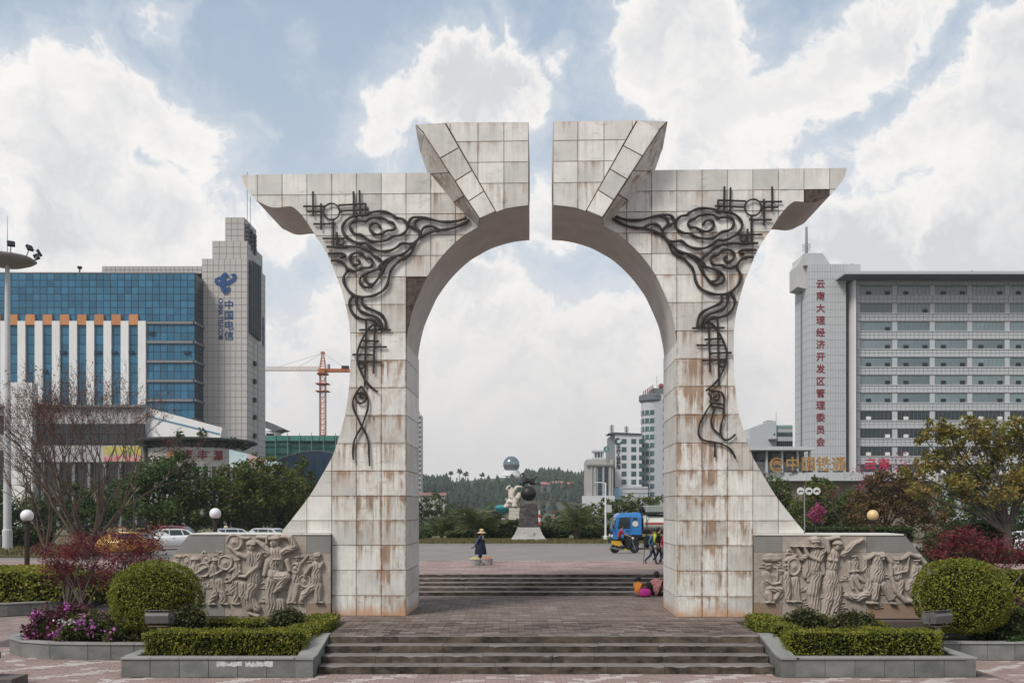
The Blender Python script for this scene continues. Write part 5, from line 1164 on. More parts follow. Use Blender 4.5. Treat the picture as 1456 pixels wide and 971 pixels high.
M_teal = mat('teal_window', (.06,.115,.115), .15, (.035,.07,.075), .3, spec=.5, var=.2)
class BX:
    """pixel-measured boxes of one building standing at depth Y"""
    def __init__(s, name, label, cat, px, Y, z0=1.25, rz=0): s.Y = Y; s.c = Vector((X_(px, Y), Y, z0)); s.root = thing(name, label, cat, s.c, rz)
    def X(s, px, Y=None): return X_(px, Y or s.Y)-s.c.x
    def Z(s, py, Y=None): return Z_(py, Y or s.Y)-s.c.z
    def box(s, name, x0, x1, y0, y1, m, d0=0.0, d1=1.0, Y=None, parent=None, ground=False):
        a, b, lo, hi = s.X(x0, Y), s.X(x1, Y), s.Z(y1, Y), s.Z(y0, Y)
        if ground: lo = 0
        return MB().box(a, b, d0+((Y or s.Y)-s.Y), d1+((Y or s.Y)-s.Y), lo, hi).build(name, m, parent or s.root)
def panels(root, a, b, lo, hi, d, nx, nz, m, mj, name='panel_grid', gap=.10, face='y', dd=.06):
    """proud cladding panels over a recessed joint plane (too small to tell apart singly)"""
    k = MB()
    for i in range(nx):
        for j in range(nz):
            x0, x1 = a+(b-a)*i/nx+gap/2, a+(b-a)*(i+1)/nx-gap/2; z0, z1 = lo+(hi-lo)*j/nz+gap/2, lo+(hi-lo)*(j+1)/nz-gap/2
            if face == 'y': k.add([(x0,d,z0),(x1,d,z0),(x1,d,z1),(x0,d,z1),(x0,d+dd,z0),(x1,d+dd,z0),(x1,d+dd,z1),(x0,d+dd,z1)], [(0,1,2,3),(0,4,5,1),(1,5,6,2),(2,6,7,3),(3,7,4,0)])
            else:
                e = d-dd if face == 'x' else d+dd
                k.add([(d,x0,z0),(d,x1,z0),(d,x1,z1),(d,x0,z1),(e,x0,z0),(e,x1,z0),(e,x1,z1),(e,x0,z1)], [(0,1,2,3),(0,4,5,1),(1,5,6,2),(2,6,7,3),(3,7,4,0)])
    o = k.build(name, m, root); o['kind'] = 'stuff'; return o
def panes(root, a, b, lo, hi, d, nx, nz, m, name='pane', gap=.10, face='y', rng=random.Random(5), depth=.06):
    """each pane an object sharing one mesh, set a hair unevenly as curtain glass is"""
    w, h = (b-a)/nx-gap, (hi-lo)/nz-gap
    me = MB().box(-w/2, w/2, -.02, .04, -h/2, h/2).mesh(name, m) if face == 'y' else MB().box(-.04, .02, -w/2, w/2, -h/2, h/2).mesh(name, m)
    for i in range(nx):
        for j in range(nz):
            u, z = a+(b-a)*(i+.5)/nx, lo+(hi-lo)*(j+.5)/nz
            link(name, me, None, root, (u, d, z) if face == 'y' else (d, u, z), (R(rng.gauss(0,.35)), 0, R(rng.gauss(0,.35))))

# ---- the telecom office: blue curtain wall, white fins, tiled stair tower
T = BX('office_building', 'blue glass office block with white fins and a tiled tower carrying a telecom logo', 'building', 200, 180)
g = T.root
T.box('core', -160, 276.6, 388.5, 700, M_frame, .1, 22, ground=True)
xa, xb, zt = T.X(-150), T.X(277), T.Z(389)
panes(g, T.X(-3), xb, T.Z(457), zt, 0, 28, 7, M_blueg)
panes(g, xa, T.X(-3), T.Z(457), zt, 0, 5, 2, M_blueg)
for k in range(6):
    y0 = 457.5+27.5*k
    T.box('spandrel', 208, 277.4, y0, y0+3.4, M_strip, -.35, .3)
    panes(g, T.X(208.4), xb, T.Z(y0+27.2), T.Z(y0+3.6), 0, 7, 2, M_blueg)
    MB().box(xb-.2, xb+.30, -.35, 5.0, T.Z(y0+3.4), T.Z(y0)).build('spandrel', M_strip, g)
    panes(g, .15, 4.9, T.Z(y0+27.2), T.Z(y0+3.6), xb+.02, 2, 2, M_blued, face='x')  # same curtain glass, this side's shade put into a darker colour
panes(g, .15, 4.9, T.Z(457), zt, xb+.02, 3, 7, M_blued, face='x')  # upper side panes, shade again put into the glass colour
MB().box(xa, xb+.1, -.1, .5, zt, zt+.25).build('parapet', M_strip, g)
fins = [26.7+24.4*i for i in range(-4, 8)]
for i, f in enumerate(fins):
    T.box('fin', f, f+11, 457, 700, M_white, -.5, .05, ground=True)
    if i:
        T.box('orange_panel', f-13.0, f-.2, 447.8, 462.5, M_orange, -.45, .05)
        for j in range(5): panes(g, T.X(f-13.2), T.X(f), T.Z(463+27*(j+1)), T.Z(463+27*j), -.05, 1, 2, M_blueg)
for (x, y) in ((213,473.8),(88,501.5),(137,501.5),(160,501.5),(184,501.5),(264,501.5),(61,528)): T.box('opened_vent', x-2, x+7, y-2.2, y+1.6, M_blued, -.45, -.05)
T.box('roof_house', 52, 93, 377, 388.3, M_greynet, 6, 14)
k = MB().lathe([(.15,0),(.15,1.2),(.5,1.5),(.5,1.8)], (T.X(86), 8, T.Z(377)), 8).build('roof_vent', M_blk, g)
# rear slab and stepped tower
Yt = 185; dt = 5.0
def tower(x0, x1, y0, y1, d0, d1, nx, nz, nm):
    T.box(nm, x0, x1, y0, y1, M_cjoint, dt+d0+.05-dt, d1, Y=Yt, ground=y1 > 690)
    panels(g, T.X(x0, Yt), T.X(x1, Yt), 0 if y1 > 690 else T.Z(y1, Yt), T.Z(y0, Yt), dt+d0, nx, nz, M_ctile, M_cjoint)
    panels(g, dt+d0+.05, dt+d1, 0 if y1 > 690 else T.Z(y1, Yt), T.Z(y0, Yt), T.X(x1, Yt)+.05, max(2, int((d1-d0)/1.15)), nz, M_ctile, M_cjoint, face='x')
T.box('rear_parapet', 145, 287, 378.5, 389, M_cjoint, .05, 8, Y=Yt); panels(g, T.X(145,Yt), T.X(287,Yt), T.Z(389,Yt), T.Z(378.5,Yt), dt, 22, 2, M_ctile, M_cjoint)
tower(287, 351.5, 368, 700, 0, 13.5, 8, 40, 'stair_tower')
tower(300, 350, 341, 368, .8, 12, 5, 3, 'tower_step')
tower(317, 344.5, 306, 341, 1.4, 10, 3, 4, 'tower_top')
xr = T.X(351.5, Yt)
for i in range(6):
    MB().cbox((xr+.4, dt+1.2+i*1.25, T.Z(425,Yt)+ (T.Z(370,Yt)-T.Z(425,Yt))*.5-.3*i*0), (.7,.55,T.Z(368,Yt)-T.Z(472+i*1.2,Yt)), bev=.03).build('louvre', M_frame, g).location.z += (T.Z(368,Yt)+T.Z(472,Yt))/2-(T.Z(425,Yt)+(T.Z(370,Yt)-T.Z(425,Yt))*.5)
for i in range(3):
    for j in range(5): MB().cbox((T.X(345.5+i*1.4,Yt)+.35, dt+2+i*1.7, T.Z(318+j*6+i*3.5,Yt)), (.8,1.1,.7), bev=.04).build('louvre', M_frame, g)
for (x, y0, y1) in ((341.5,232,306),(346,268,310)): MB().tube([(T.X(x,Yt),dt+5,T.Z(y1,Yt)),(T.X(x,Yt),dt+5,T.Z(y0,Yt))], .07, 5).build('lightning_rod', M_greynet, g)
for y in (512,538,565,590,617): MB().cbox((xr+.3, dt+4.5, T.Z(y,Yt)), (.6,1.1,.9), bev=.04).build('air_unit', M_blk, g)
for d in (4.5, 7.5): MB().box(xr+.03, xr+.12, dt+d-.12, dt+d+.12, 0, T.Z(480,Yt)).build('pipe', mat('blue_pipe', (.16,.27,.33), .6), g)
# logo: two sweeping strokes, and the vertical lettering
def ribbon(name, pts, ws, d, m, root, s=1.0):
    pts = spline(pts, 5); n = len(pts); ws = np.interp(np.linspace(0,1,n), np.linspace(0,1,len(ws)), ws); Lf, Rt = [], []
    for i in range(n):
        t = pts[min(i+1,n-1)]-pts[max(i-1,0)]; t = t/np.linalg.norm(t); nn = np.array([-t[1], t[0]]); Lf.append(pts[i]+nn*ws[i]); Rt.append(pts[i]-nn*ws[i])
    k = MB()
    for i in range(n-1): k.prism([tuple(Lf[i]), tuple(Lf[i+1]), tuple(Rt[i+1]), tuple(Rt[i])], d-.12, d)
    return k.build(name, m, root)
lp = lambda x, y: (T.X(264+x/5.336, Yt), T.Z(300+y/5.336, Yt))
ribbon('logo', [lp(270,500),lp(235,520),lp(238,545),lp(275,555),lp(325,545),lp(365,520),lp(372,490),lp(345,484)], [.10,.25,.36,.42,.42,.42,.36,.12], dt-.01, M_logo, g)
ribbon('logo', [lp(328,500),lp(305,486),lp(288,505),lp(284,545),lp(288,590),lp(304,615),lp(322,600),lp(333,573)], [.15,.42,.55,.58,.55,.42,.3,.1], dt-.14, M_logo, g)
for i, ch in enumerate('中国电信'): text_obj('lettering', ch, 2.0, M_logo, g, (T.X(325.5,Yt), dt-.03, T.Z(434.3+i*14.6,Yt)), (R(90),0,0),   .06, bold=.012)
text_obj('lettering', 'CHINA TELECOM', 1.35, M_logo, g, (T.X(313.6,Yt), dt-.03, T.Z(453.5,Yt)), (R(90), R(90), 0), .06, bold=.01, sx=.80)
for i, ch in enumerate('中国电信'): text_obj('lettering', ch, 1.9, M_logo, g, (xr+.10, dt+11.6, T.Z(440+i*11,Yt)), (R(90),0,R(90)), .04)

# ---- low podium with the cream drum and its canopy
P = BX('shop_building', 'low grey shopping block with dark window bands behind the bare trees', 'building', 90, 140)
pg = P.root
M_pod = mat('podium_tile', (.40,.39,.39), .7, (.33,.325,.325), .15); M_podd = mat('dark_window_band', (.018,.02,.024), .15, (.03,.032,.035), .4, spec=.5)
P.box('wall', -160, 206, 578, 720, M_pod, .3, 26, ground=True)
P.box('cornice', -162, 207, 575.5, 579, M_strip, -.3, 3)
P.box('band', 50, 205.5, 602, 632, M_frame, .1, .32)
panes(pg, P.X(52), P.X(205), P.Z(631), P.Z(603), .02, 12, 2, M_podd)
P.box('pier', 21, 52, 545, 720, M_white, -1.2, .4, ground=True)
panels(pg, P.X(21), P.X(52), P.Z(690), P.Z(545), -1.26, 3, 14, M_white, M_cjoint)
P.box('band', -160, 20, 590, 615, M_podd, .05, .32); P.box('band', -160, 20, 640, 690, M_podd, .06, .32)
P.box('fascia', 52, 206, 634, 657, M_pod, -.6, .4)
for i in range(7): P.box('pillar', 60+22*i, 64+22*i, 657, 720, M_strip, -.4, .1, ground=True)
panes(pg, P.X(54), P.X(206), 0, P.Z(659), .12, 14, 3, M_podd)
Bn = mat('printed_banner', (.55,.40,.10), .7, (.20,.30,.12), .55, detail=3); Bn2 = mat('printed_banner_red', (.45,.05,.10), .7, (.50,.42,.36), 1.6, detail=2)
P.box('banner', 151, 203, 635, 647, Bn, -.75, -.65); P.box('banner', 151, 203, 647.2, 656, Bn2, -.75, -.65)
P.box('banner_border', 150.5, 203.5, 634.4, 656.6, mat('banner_cloth', (.55,.50,.36), .8), -.66, -.62)
# white raking parapet
k = MB().prism([(P.X(206),P.Z(622)),(P.X(206),P.Z(578.5)),(P.X(313),P.Z(607)),(P.X(310),P.Z(622))], 1, 4); k.build('raking_parapet', M_white, pg)
k = MB().prism([(P.X(208),P.Z(592)),(P.X(208),P.Z(590)),(P.X(309),P.Z(615)),(P.X(309),P.Z(617))], .9, .98); k.build('parapet_stripe', mat('blue_stripe', (.12,.28,.42), .6), pg)
P.box('wall', 206, 310, 620, 720, M_pod, 2, 22, ground=True)
Dm = BX('canopy_building', 'cream rounded shop front with a dark ring canopy and red characters', 'building', 262, 139)
dg_ = Dm.root; rad = Dm.X(330)-Dm.X(262); M_cream = mat('cream_render', (.46,.44,.42), .7, (.40,.385,.37), .2)
cy = rad*.75
k = MB(); k.lathe([(rad-.25,0),(rad-.25,Dm.Z(664))], (0,cy,0), 40).build('glazed_wall', M_podd, dg_)
k = MB(); k.smooth = False
k.lathe([(rad,Dm.Z(663.5)),(rad,Dm.Z(650)),(rad+.12,Dm.Z(649)),(rad+.12,Dm.Z(637)),(rad,Dm.Z(636))], (0,cy,0), 40).build('sign_band', M_cream, dg_)
for i in range(18):
    w = -math.pi/2+(i-8.5)*.17; x, y = (rad-.02)*math.cos(w), cy+(rad-.02)*math.sin(w)
    MB().cbox((x,y,Dm.Z(664)/2),(.55,.22,Dm.Z(664)),w+math.pi/2).build('pillar', M_pod if i % 3 else M_cream, dg_)
k = MB(); k.lathe([(rad+.3,Dm.Z(626.5)),(rad+1.9,Dm.Z(627.5)),(rad+2.0,Dm.Z(625)),(rad+1.8,Dm.Z(623)),(rad+.3,Dm.Z(624))], (0,cy,0), 40).build('canopy_ring', mat('canopy_steel', (.03,.036,.032), .5), dg_)
for i in range(11):
    w = -math.pi/2+(i-3)*.24; c, s_ = math.cos(w), math.sin(w)
    MB().tube([((rad)*c,cy+rad*s_,Dm.Z(636)),((rad+.8)*c,cy+(rad+.8)*s_,Dm.Z(632)),((rad+1.8)*c,cy+(rad+1.8)*s_,Dm.Z(626))], .17, 5).build('bracket', M_blk, dg_)
def on_drum(px): return math.asin(max(-1, min(1, (Dm.X(px))/(rad+.2))))
for ch, px in zip('泰丰源', (272.6,292.2,310.5)):
    a = on_drum(px); text_obj('lettering', ch, 1.55, M_redl, dg_, ((rad+.14)*math.sin(a), cy-(rad+.14)*math.cos(a), Dm.Z(648)), (R(90),0,a), .06, bold=.03)
a = on_drum(249)
lg = MB().lathe([(.02,0),(.62,0),(.62,.08),(.02,.08)], (0,0,0), 20, 'y').build('emblem', M_orange, dg_, loc=((rad+.22)*math.sin(a), cy-(rad+.22)*math.cos(a), Dm.Z(646.5)), rot=(0,0,a))
MB().prism([(-.7,-.45),(-.35,-.62),(.35,-.62),(.7,-.45),(.35,-.78),(-.35,-.78)], -.02, .1).build('emblem_wave', mat('emblem_navy', (.02,.06,.12), .5), dg_, loc=((rad+.26)*math.sin(a), cy-(rad+.26)*math.cos(a), Dm.Z(646.5)), rot=(0,0,a))
for i, (x, y) in enumerate(((286,612),(332,626),(344,630),(362,648),(256,618))):
    tree('roof_plant', ('small conifer' if i == 0 else 'leafy pot plant')+' growing on the canopy roof '+('left end','above the last bracket','over the blue banner','over the pink banner','beside the parapet')[i], x, 141 if i < 3 else 128, Z_(y+12, 141 if i < 3 else 128), [(x,y,5),(x+3,y+4,5),(x-2,y+6,5)], LM_t1, 260, .3, 130+i, .06, 'plants on the canopy roof', cat='plant', perlobe=8)
# ---- printed hoarding boards along the side street
Hd = BX('hoarding', 'row of printed hoarding boards, blue then pink then pale blue, beside the tower', 'hoarding', 360, 124)
cols = [((326,352,639,664,645,668),mat('board_blue', (.30,.48,.56), .6, (.55,.60,.62), .5, detail=3)), ((352.4,377,645,668,653,676),mat('board_pink', (.50,.26,.30), .6, (.60,.46,.46), .45, detail=2, stretch=(3,1,.3))), ((377.4,400,653,672,657,678),mat('board_pale', (.36,.50,.60), .6, (.46,.56,.62), .4))]
for i, ((x0,x1,a,b,c,d_), m) in enumerate(cols):
    MB().prism([(Hd.X(x0),Hd.Z(b)),(Hd.X(x0),Hd.Z(a)),(Hd.X(x1),Hd.Z(c)),(Hd.X(x1),Hd.Z(d_))], -.05, .05).build('printed_board', m, Hd.root)
    for x in (x0+3, x1-3): MB().box(Hd.X(x)-.06, Hd.X(x)+.06, .06, .18, 0, Hd.Z(d_)+.3).build('post', M_greynet, Hd.root)

# ---- green netted building site with a blue arched hall in front, and the tower crane
Gn = BX('building_site', 'unfinished building wrapped in green netting beside the tiled tower', 'building', 430, 235)
M_net = mat('green_netting', (.03,.15,.12), .8, (.016,.08,.068), .3, .4, 3, detail=8); M_netl = mat('pale_green_netting', (.10,.28,.23), .8, (.04,.17,.13), .3)
for i in range(6): Gn.box('netting_sheet', 372+21*i, 392.6+21*i, 622+random.uniform(0,1.5), 720, M_net, random.uniform(-.4,.4), 14, ground=True)
for i in range(6): Gn.box('netting_rim', 372+21*i, 392+21*i, 619.5, 627, M_netl, -.7, .8)
for i in range(7):
    x = Gn.X(376+17*i); MB().tube([(x,-.9,0),(x,-.9,Gn.Z(616-(i % 3)))], .10, 4).build('scaffold_pole', M_greynet, Gn.root)
for y in (632,643): Gn.box('scaffold_rail', 374, 498, y, y+.8, M_frame, -.8, -.6)
Bh = BX('blue_hall', 'dark blue arched hall in front of the green netting', 'building', 435, 205)
pts = [(Bh.X(392),0),(Bh.X(392),Bh.Z(655))]+[(Bh.X(392+95*i/10), Bh.Z(655-14*math.sin(math.pi*(i/10)*.82+.05))) for i in range(1,11)]+[(Bh.X(487),0)]
MB().prism(pts, 0, 12).build('wall', mat('blue_hall_glass', (.018,.06,.12), .25, (.03,.085,.15), .2, spec=.5), Bh.root)
k = MB(); k.tube([(p[0], -.1, p[1]) for p in pts[1:-1]], .16, 5).build('roof_rim', M_greynet, Bh.root)
for i in range(6): Bh.box('mullion', 405+14*i, 405.7+14*i, 650, 690, M_frame, -.06, .05)
Rf = BX('roof_terrace', 'grey pitched roof terrace just right of the tiled tower', 'building', 385, 256)
MB().prism([(Rf.X(372),Rf.Z(600)),(Rf.X(378),Rf.Z(598.5)),(Rf.X(403.5),Rf.Z(610)),(Rf.X(395),Rf.Z(611.5)),(Rf.X(390),Rf.Z(613.5)),(Rf.X(372),Rf.Z(606))], 0, 8).build('roof', M_soffit, Rf.root)
Rf.box('wall', 366, 391, 612, 720, M_white, .5, 7, ground=True); Rf.box('window', 378, 389, 616, 622, M_podd, .4, .52)
M_cr = mat('crane_orange', (.42,.13,.035), .6, (.30,.09,.03), 1)
Cr = BX('tower_crane', 'orange tower crane standing behind the green netted site', 'crane', 459, 290)
cg = Cr.root; hw = .85; zt = Cr.Z(533)
def truss(name, p0, p1, w, n, axis):
    k = MB(); cs = [(-w,-w),(w,-w),(w,w),(-w,w)]
    P_ = lambda t, c: (c[0]+p0[0], c[1]+p0[1], p0[2]+(p1[2]-p0[2])*t) if axis == 'z' else (p0[0]+(p1[0]-p0[0])*t, c[0]+p0[1], c[1]+p0[2])
    for c in cs: k.tube([P_(0,c), P_(1,c)], .15, 4)
    for i in range(n):
        for j in range(4):
            a, b = cs[j], cs[(j+1) % 4]; k.tube([P_(i/n,a), P_((i+1)/n,b)], .085, 3, cap=False); k.tube([P_((i+1)/n,a), P_((i+1)/n,b)], .085, 3, cap=False)
    return k.build(name, M_cr, cg)
truss('mast', (0,0,0), (0,0,zt), hw, 26, 'z')
k = MB(); k.box(-1.6,1.6,-1.6,1.6,zt,zt+.5).box(-1.1,1.1,-1.1,1.1,zt+.5,Cr.Z(524.5)).build('slewing_unit', M_cr, cg)
for y in (546.5,557): MB().box(-2.0,2.0,-2,2,Cr.Z(y),Cr.Z(y)+.25).build('climbing_frame', M_cr, cg)
zj = Cr.Z(527)
k = MB()
for (x0, x1, q) in ((Cr.X(350), -1, 1),):
    n = 26
    for i in range(n):
        a, b = x0+(x1-x0)*i/n, x0+(x1-x0)*(i+1)/n
        for yy in (-.6,.6): k.tube([(a,yy,zj),(b,yy,zj)], .10, 4, cap=False); k.tube([(a,yy,zj),((a+b)/2,0,zj+1.2)], .06, 3, cap=False); k.tube([((a+b)/2,0,zj+1.2),(b,yy,zj)], .06, 3, cap=False)
        k.tube([(a,0,zj+1.2),(b,0,zj+1.2)], .09, 4, cap=False)
k.build('jib', mat('crane_pale', (.46,.34,.27), .6), cg)
MB().box(1, Cr.X(497), -.7, .7, zj-.5, zj+.55).build('counter_jib', M_cr, cg)
MB().box(Cr.X(486), Cr.X(496), -.8, .8, zj+.55, zj+1.5).build('counterweight', M_blk, cg)
MB().box(Cr.X(466), Cr.X(469), -.6, .6, zj+.6, zj+2.0).build('winch', M_strip, cg)
k = MB()
za = Cr.Z(502)
for (a, b) in (((-.9,-.9),(-.2,-.2)),((.9,-.9),(.2,-.2)),((.9,.9),(.2,.2)),((-.9,.9),(-.2,.2))): k.tube([(a[0],a[1],Cr.Z(524.5)),(b[0],b[1],za)], .14, 4)
for i in range(6): t = i/6; w = .9-.7*t; z = Cr.Z(524.5)+(za-Cr.Z(524.5))*t; k.tube([(-w,-w,z),(w,-w,z),(w,w,z),(-w,w,z),(-w,-w,z)], .08, 3)
k.box(-.6,.6,-.4,.4,za-.3,za+.4).build('cat_head', M_cr, cg)
k = MB()
for x in (Cr.X(395), Cr.X(425), Cr.X(489)): k.tube([(0,0,za),(x,0,zj+1.2)], .05, 3)
k.build('tie_rope', M_greynet, cg)
MB().box(-1.0,1.0,-2.2,-1.1,Cr.Z(532),Cr.Z(526)).build('cabin', M_cr, cg)

# ---- administration block at right with its lettered tower
A = BX('government_building', 'long grey office block with window bands, overhanging roof and a tower of red characters', 'building', 1300, 185)
ag = A.root
A.box('core', 1212.5, 1640, 396, 720, M_admj, .5, 20, ground=True)
rows = [406+25.42*i for i in range(11)]; winx = [1222.8+53.3*i for i in range(7)]
# bands and piers of tile
for j, y in enumerate(rows):
    lo = A.Z(y-0.2); hi = A.Z(y-11.6) if j else A.Z(396)
    panels(ag, A.X(1217.5), A.X(1600), lo, hi, 0, 60, 2 if j else 2, M_adm, M_admj, 'spandrel_tiles', gap=.07)
    A.box('ledge', 1217, 1601, y+13.6, y+14.8, M_adm, -.12, .3)
    A.box('ledge', 1217, 1601, y-.8, y+.2, M_strip, -.08, .3)
    for i, x in enumerate(winx):
        if i == 0: A.box('pier', 1217.5, 1222.6, y, y+13.7, M_adm, .0, .4)
        A.box('pier', x+46, x+53.1, y, y+13.7, M_adm, .02, .4)
me_w = {}
wr = random.Random(9)
ww, wh = A.X(winx[0]+46)-A.X(winx[0]), A.Z(rows[0])-A.Z(rows[0]+13.6)
fr_me = MB(); e = .09
for (a, b, c, d_) in ((0,ww,0,e),(0,ww,wh-e,wh),(0,e,e,wh-e),(ww-e,ww,e,wh-e)): fr_me.box(a, b, .02, .3, c, d_)
for q in range(1, 8): fr_me.box(ww*q/8-.02, ww*q/8+.02, .06, .12, e, wh-e)
fr_me = fr_me.mesh('window', M_strip)
pa = {}
for mm_ in (M_admg, M_admd): pa[mm_.name] = MB().box(e, ww-e, .09, .14, e, wh-e).mesh('pane', mm_)
ac_me = MB().box(0, .95, .05, .5, .12, .78).mesh('air_unit', M_blk); ac_me2 = MB().box(0, .95, .05, .5, .12, .78).mesh('air_unit', M_white)
for j, y in enumerate(rows):
    for i, x in enumerate(winx):
        w_ = link('window', fr_me, None, ag, (A.X(x), 0, A.Z(y+13.6)))
        link('pane', pa[(M_admd if j >= 7 else M_admg).name], None, w_)
        for u in (.19, .78):
            if wr.random() < (.75 if j not in (1,2) else .12): link('air_unit', ac_me if j < 7 else ac_me2, None, w_, (ww*u, -.1, 0))
# end fin, roof overhang
A.box('end_fin', 1210.4, 1213, 401, 720, M_white, -1.6, 8, ground=True)
A.box('end_wall', 1213, 1217.4, 401, 720, M_soffit, -.2, 8, ground=True)
Yo = 180; xl, xr2 = X_(1201, Yo)-A.c.x, X_(1456, Yo)-A.c.x+30; z1, z0 = Z_(385.5, Yo)-A.c.z, Z_(389.6, Yo)-A.c.z
MB().box(xl, xr2, Yo-185, 9.6, z0, z1).build('roof_slab', M_adm, ag); MB().box(xl+.12, xr2-.1, Yo-185+.12, 9.5, z0-.12, z0-.004).build('soffit', M_soffit, ag)
A.box('plant_room', 1400, 1600, 380.5, 386, M_greynet, 5, 12)
k = MB()
for (x, y) in ((1398,376),(1223,366)):
    for q in range(3): k.tube([(A.X(x+q*1.5),5,A.Z(386)),(A.X(x+q*1.5),5,A.Z(y))], .06, 4)
    k.tube([(A.X(x),5,A.Z(y)),(A.X(x+3),5,A.Z(y))], .06, 4)
k.build('roof_ladder', M_greynet, ag)
# lettered tower (same depth, a little forward of the recessed link)
A.box('tower', 1151.2, 1203, 375.5, 720, M_admj, .06, 9.5, ground=True)
panels(ag, A.X(1151), A.X(1203), 0, A.Z(375.5), 0, 14, 34, M_adm, M_admj, 'tower_tiles', gap=.07)
A.box('tower_head', 1203.1, 1224, 375.5, 396, M_adm, .1, 9)
panels(ag, .06, 9.5, 0, A.Z(375.5), A.X(1151.2)-.05, 4, 34, M_adm, M_admj, 'tower_tiles', gap=.07, face='-x')
MB().box(A.X(1151.2)-.12, A.X(1151.2)-.05, 4.6, 5.4, A.Z(660), A.Z(405)).build('stair_window', M_admd, ag)
MB().prism([(A.X(1146),A.Z(375.4)),(A.X(1146),A.Z(358)),(A.X(1172),A.Z(358)),(A.X(1184),A.Z(375.4))], 1.0, 9).build('tower_crown', M_adm, ag)
k = MB().prism([(A.X(1151.2)-1.8,A.Z(404)),(A.X(1151.2)-1.8,A.Z(374)),(A.X(1151.2)-1.2,A.Z(366)),(A.X(1146)+.02,A.Z(358)),(A.X(1146)+.02,A.Z(375)),(A.X(1151.2)-.06,A.Z(375)),(A.X(1151.2)-.06,A.Z(407))], 2.2, 7.5); k.build('oriel', mat('oriel_tile', (.46,.455,.44), .6, (.40,.395,.385), .2), ag)
MB().tube([(A.X(1158),5,A.Z(358)),(A.X(1158),5,A.Z(312))], [.35,.22], 8).build('antenna_mast', M_greynet, ag)
k = MB()
for y in (338,342,346): k.tube([(A.X(1158)+.85*math.cos(i*.785),5+.85*math.sin(i*.785),A.Z(y)) for i in range(9)], .05, 4)
k.build('antenna_ring', M_greynet, ag)
for j in range(11):
    y = 417+25.4*j; A.box('side_window', 1203.4, 1210, y, y+12.5, M_admd, 4.0, 4.3); A.box('side_ledge', 1203.2, 1210.3, y-5, y-.5, M_adm, 3.2, 4.3)
A.box('link_wall', 1203, 1210.4, 396.5, 720, M_admj, 4.3, 9, ground=True)
for i, ch in enumerate('云南大理经济开发区管理委员会'):
    text_obj('lettering', ch, 1.85, M_redl, ag, (A.X(1166.5), -.02, A.Z(404.5+i*17.25)), (R(90),0,0), .08, bold=.012)

# ---- low front range with the gilt characters
Q_ = BX('low_building', 'low grey building with a curved terrace and gilt characters on its roof edge', 'building', 1150, 142)
q = Q_.root
Q_.box('hall', 1040, 1152, 640, 720, M_podd, 3, 18, ground=True); Q_.box('roof_slab', 1036, 1154, 635.5, 640.5, M_adm, -1.5, 18)
for x in (1066,1088,1110,1132,1149): Q_.box('column', x, x+2.2, 640.5, 672, M_adm, -.5, .1)
Q_.box('rear_wall', 1066, 1150, 656, 673, M_adm, 1.5, 2.8)
n = 9
arcx = [1092+ (1330-1092)*i/n for i in range(n+1)]
for i in range(n):
    d0 = 1.8*((arcx[i]-1170)/80)**2 if arcx[i] < 1170 else 0
    d1 = 1.8*((arcx[i+1]-1170)/80)**2 if arcx[i+1] < 1170 else 0
    x0, x1 = Q_.X(arcx[i])+.02, Q_.X(arcx[i+1])-.02; z0, z1 = Q_.Z(683.5), Q_.Z(671.5)
    MB().add([(x0,d0-1,z0),(x1,d1-1,z0),(x1,d1-1,z1),(x0,d0-1,z1),(x0,4,z0),(x1,4,z0),(x1,4,z1),(x0,4,z1)], [(0,1,2,3),(4,7,6,5),(3,2,6,7),(0,4,5,1),(0,3,7,4),(1,5,6,2)]).build('parapet_panel', M_adm, q)
Q_.box('lower_wall', 1086, 1335, 684, 720, mat('brown_grey_wall', (.19,.155,.13), .8, (.15,.125,.105), .3), 1, 16, ground=True)
for i, ch in enumerate('中国铁通'): text_obj('gilt_character', ch, 2.3, M_gold, q, (Q_.X(1125+i*21.6), -.9 if i else -.6, Q_.Z(661.3)), (R(90),0,0), .12, bold=.05)
k = MB()
for i in range(4): k.box(Q_.X(1125+i*21.6)-.8, Q_.X(1125+i*21.6)+.8, -.75, -.65, Q_.Z(671.5), Q_.Z(669.6))
k.build('letter_support', M_blk, q)
c0 = (Q_.X(1103), Q_.Z(661))
ring = lambda r, a0, a1, ex=1.0: [(c0[0]+r*math.cos(R(a)), c0[1]+ex*r*math.sin(R(a))) for a in np.linspace(a0, a1, 12)]
ribbon('gilt_emblem', ring(.95, 20, 330, 1.08), [.05,.16,.16,.16,.05], -.5, M_gold, q)
ribbon('gilt_emblem', [(c0[0]-.75,c0[1]+.15),(c0[0]-.2,c0[1]+.5),(c0[0]+.5,c0[1]+.45),(c0[0]+.85,c0[1]+.1)], [.05,.13,.13,.04], -.45, M_gold, q)
ribbon('gilt_emblem', [(c0[0]-.6,c0[1]-.1),(c0[0]-.1,c0[1]+.2),(c0[0]+.5,c0[1]+.1),(c0[0]+.7,c0[1]-.2)], [.05,.12,.12,.04], -.45, M_gold, q)
ribbon('gilt_emblem', [(c0[0]-.6,c0[1]-.35),(c0[0]-.2,c0[1]-.6),(c0[0]+.3,c0[1]-.55),(c0[0]+.6,c0[1]-.35)], [.04,.10,.10,.04], -.45, M_gold, q)
for i, ch in enumerate('云南'): text_obj('red_character', ch, 1.8, mat('bright_red_lettering', (.42,.012,.05), .5), q, (Q_.X(1236+i*19), -.5, Q_.Z(661)), (R(90),0,0), .1, bold=.05)

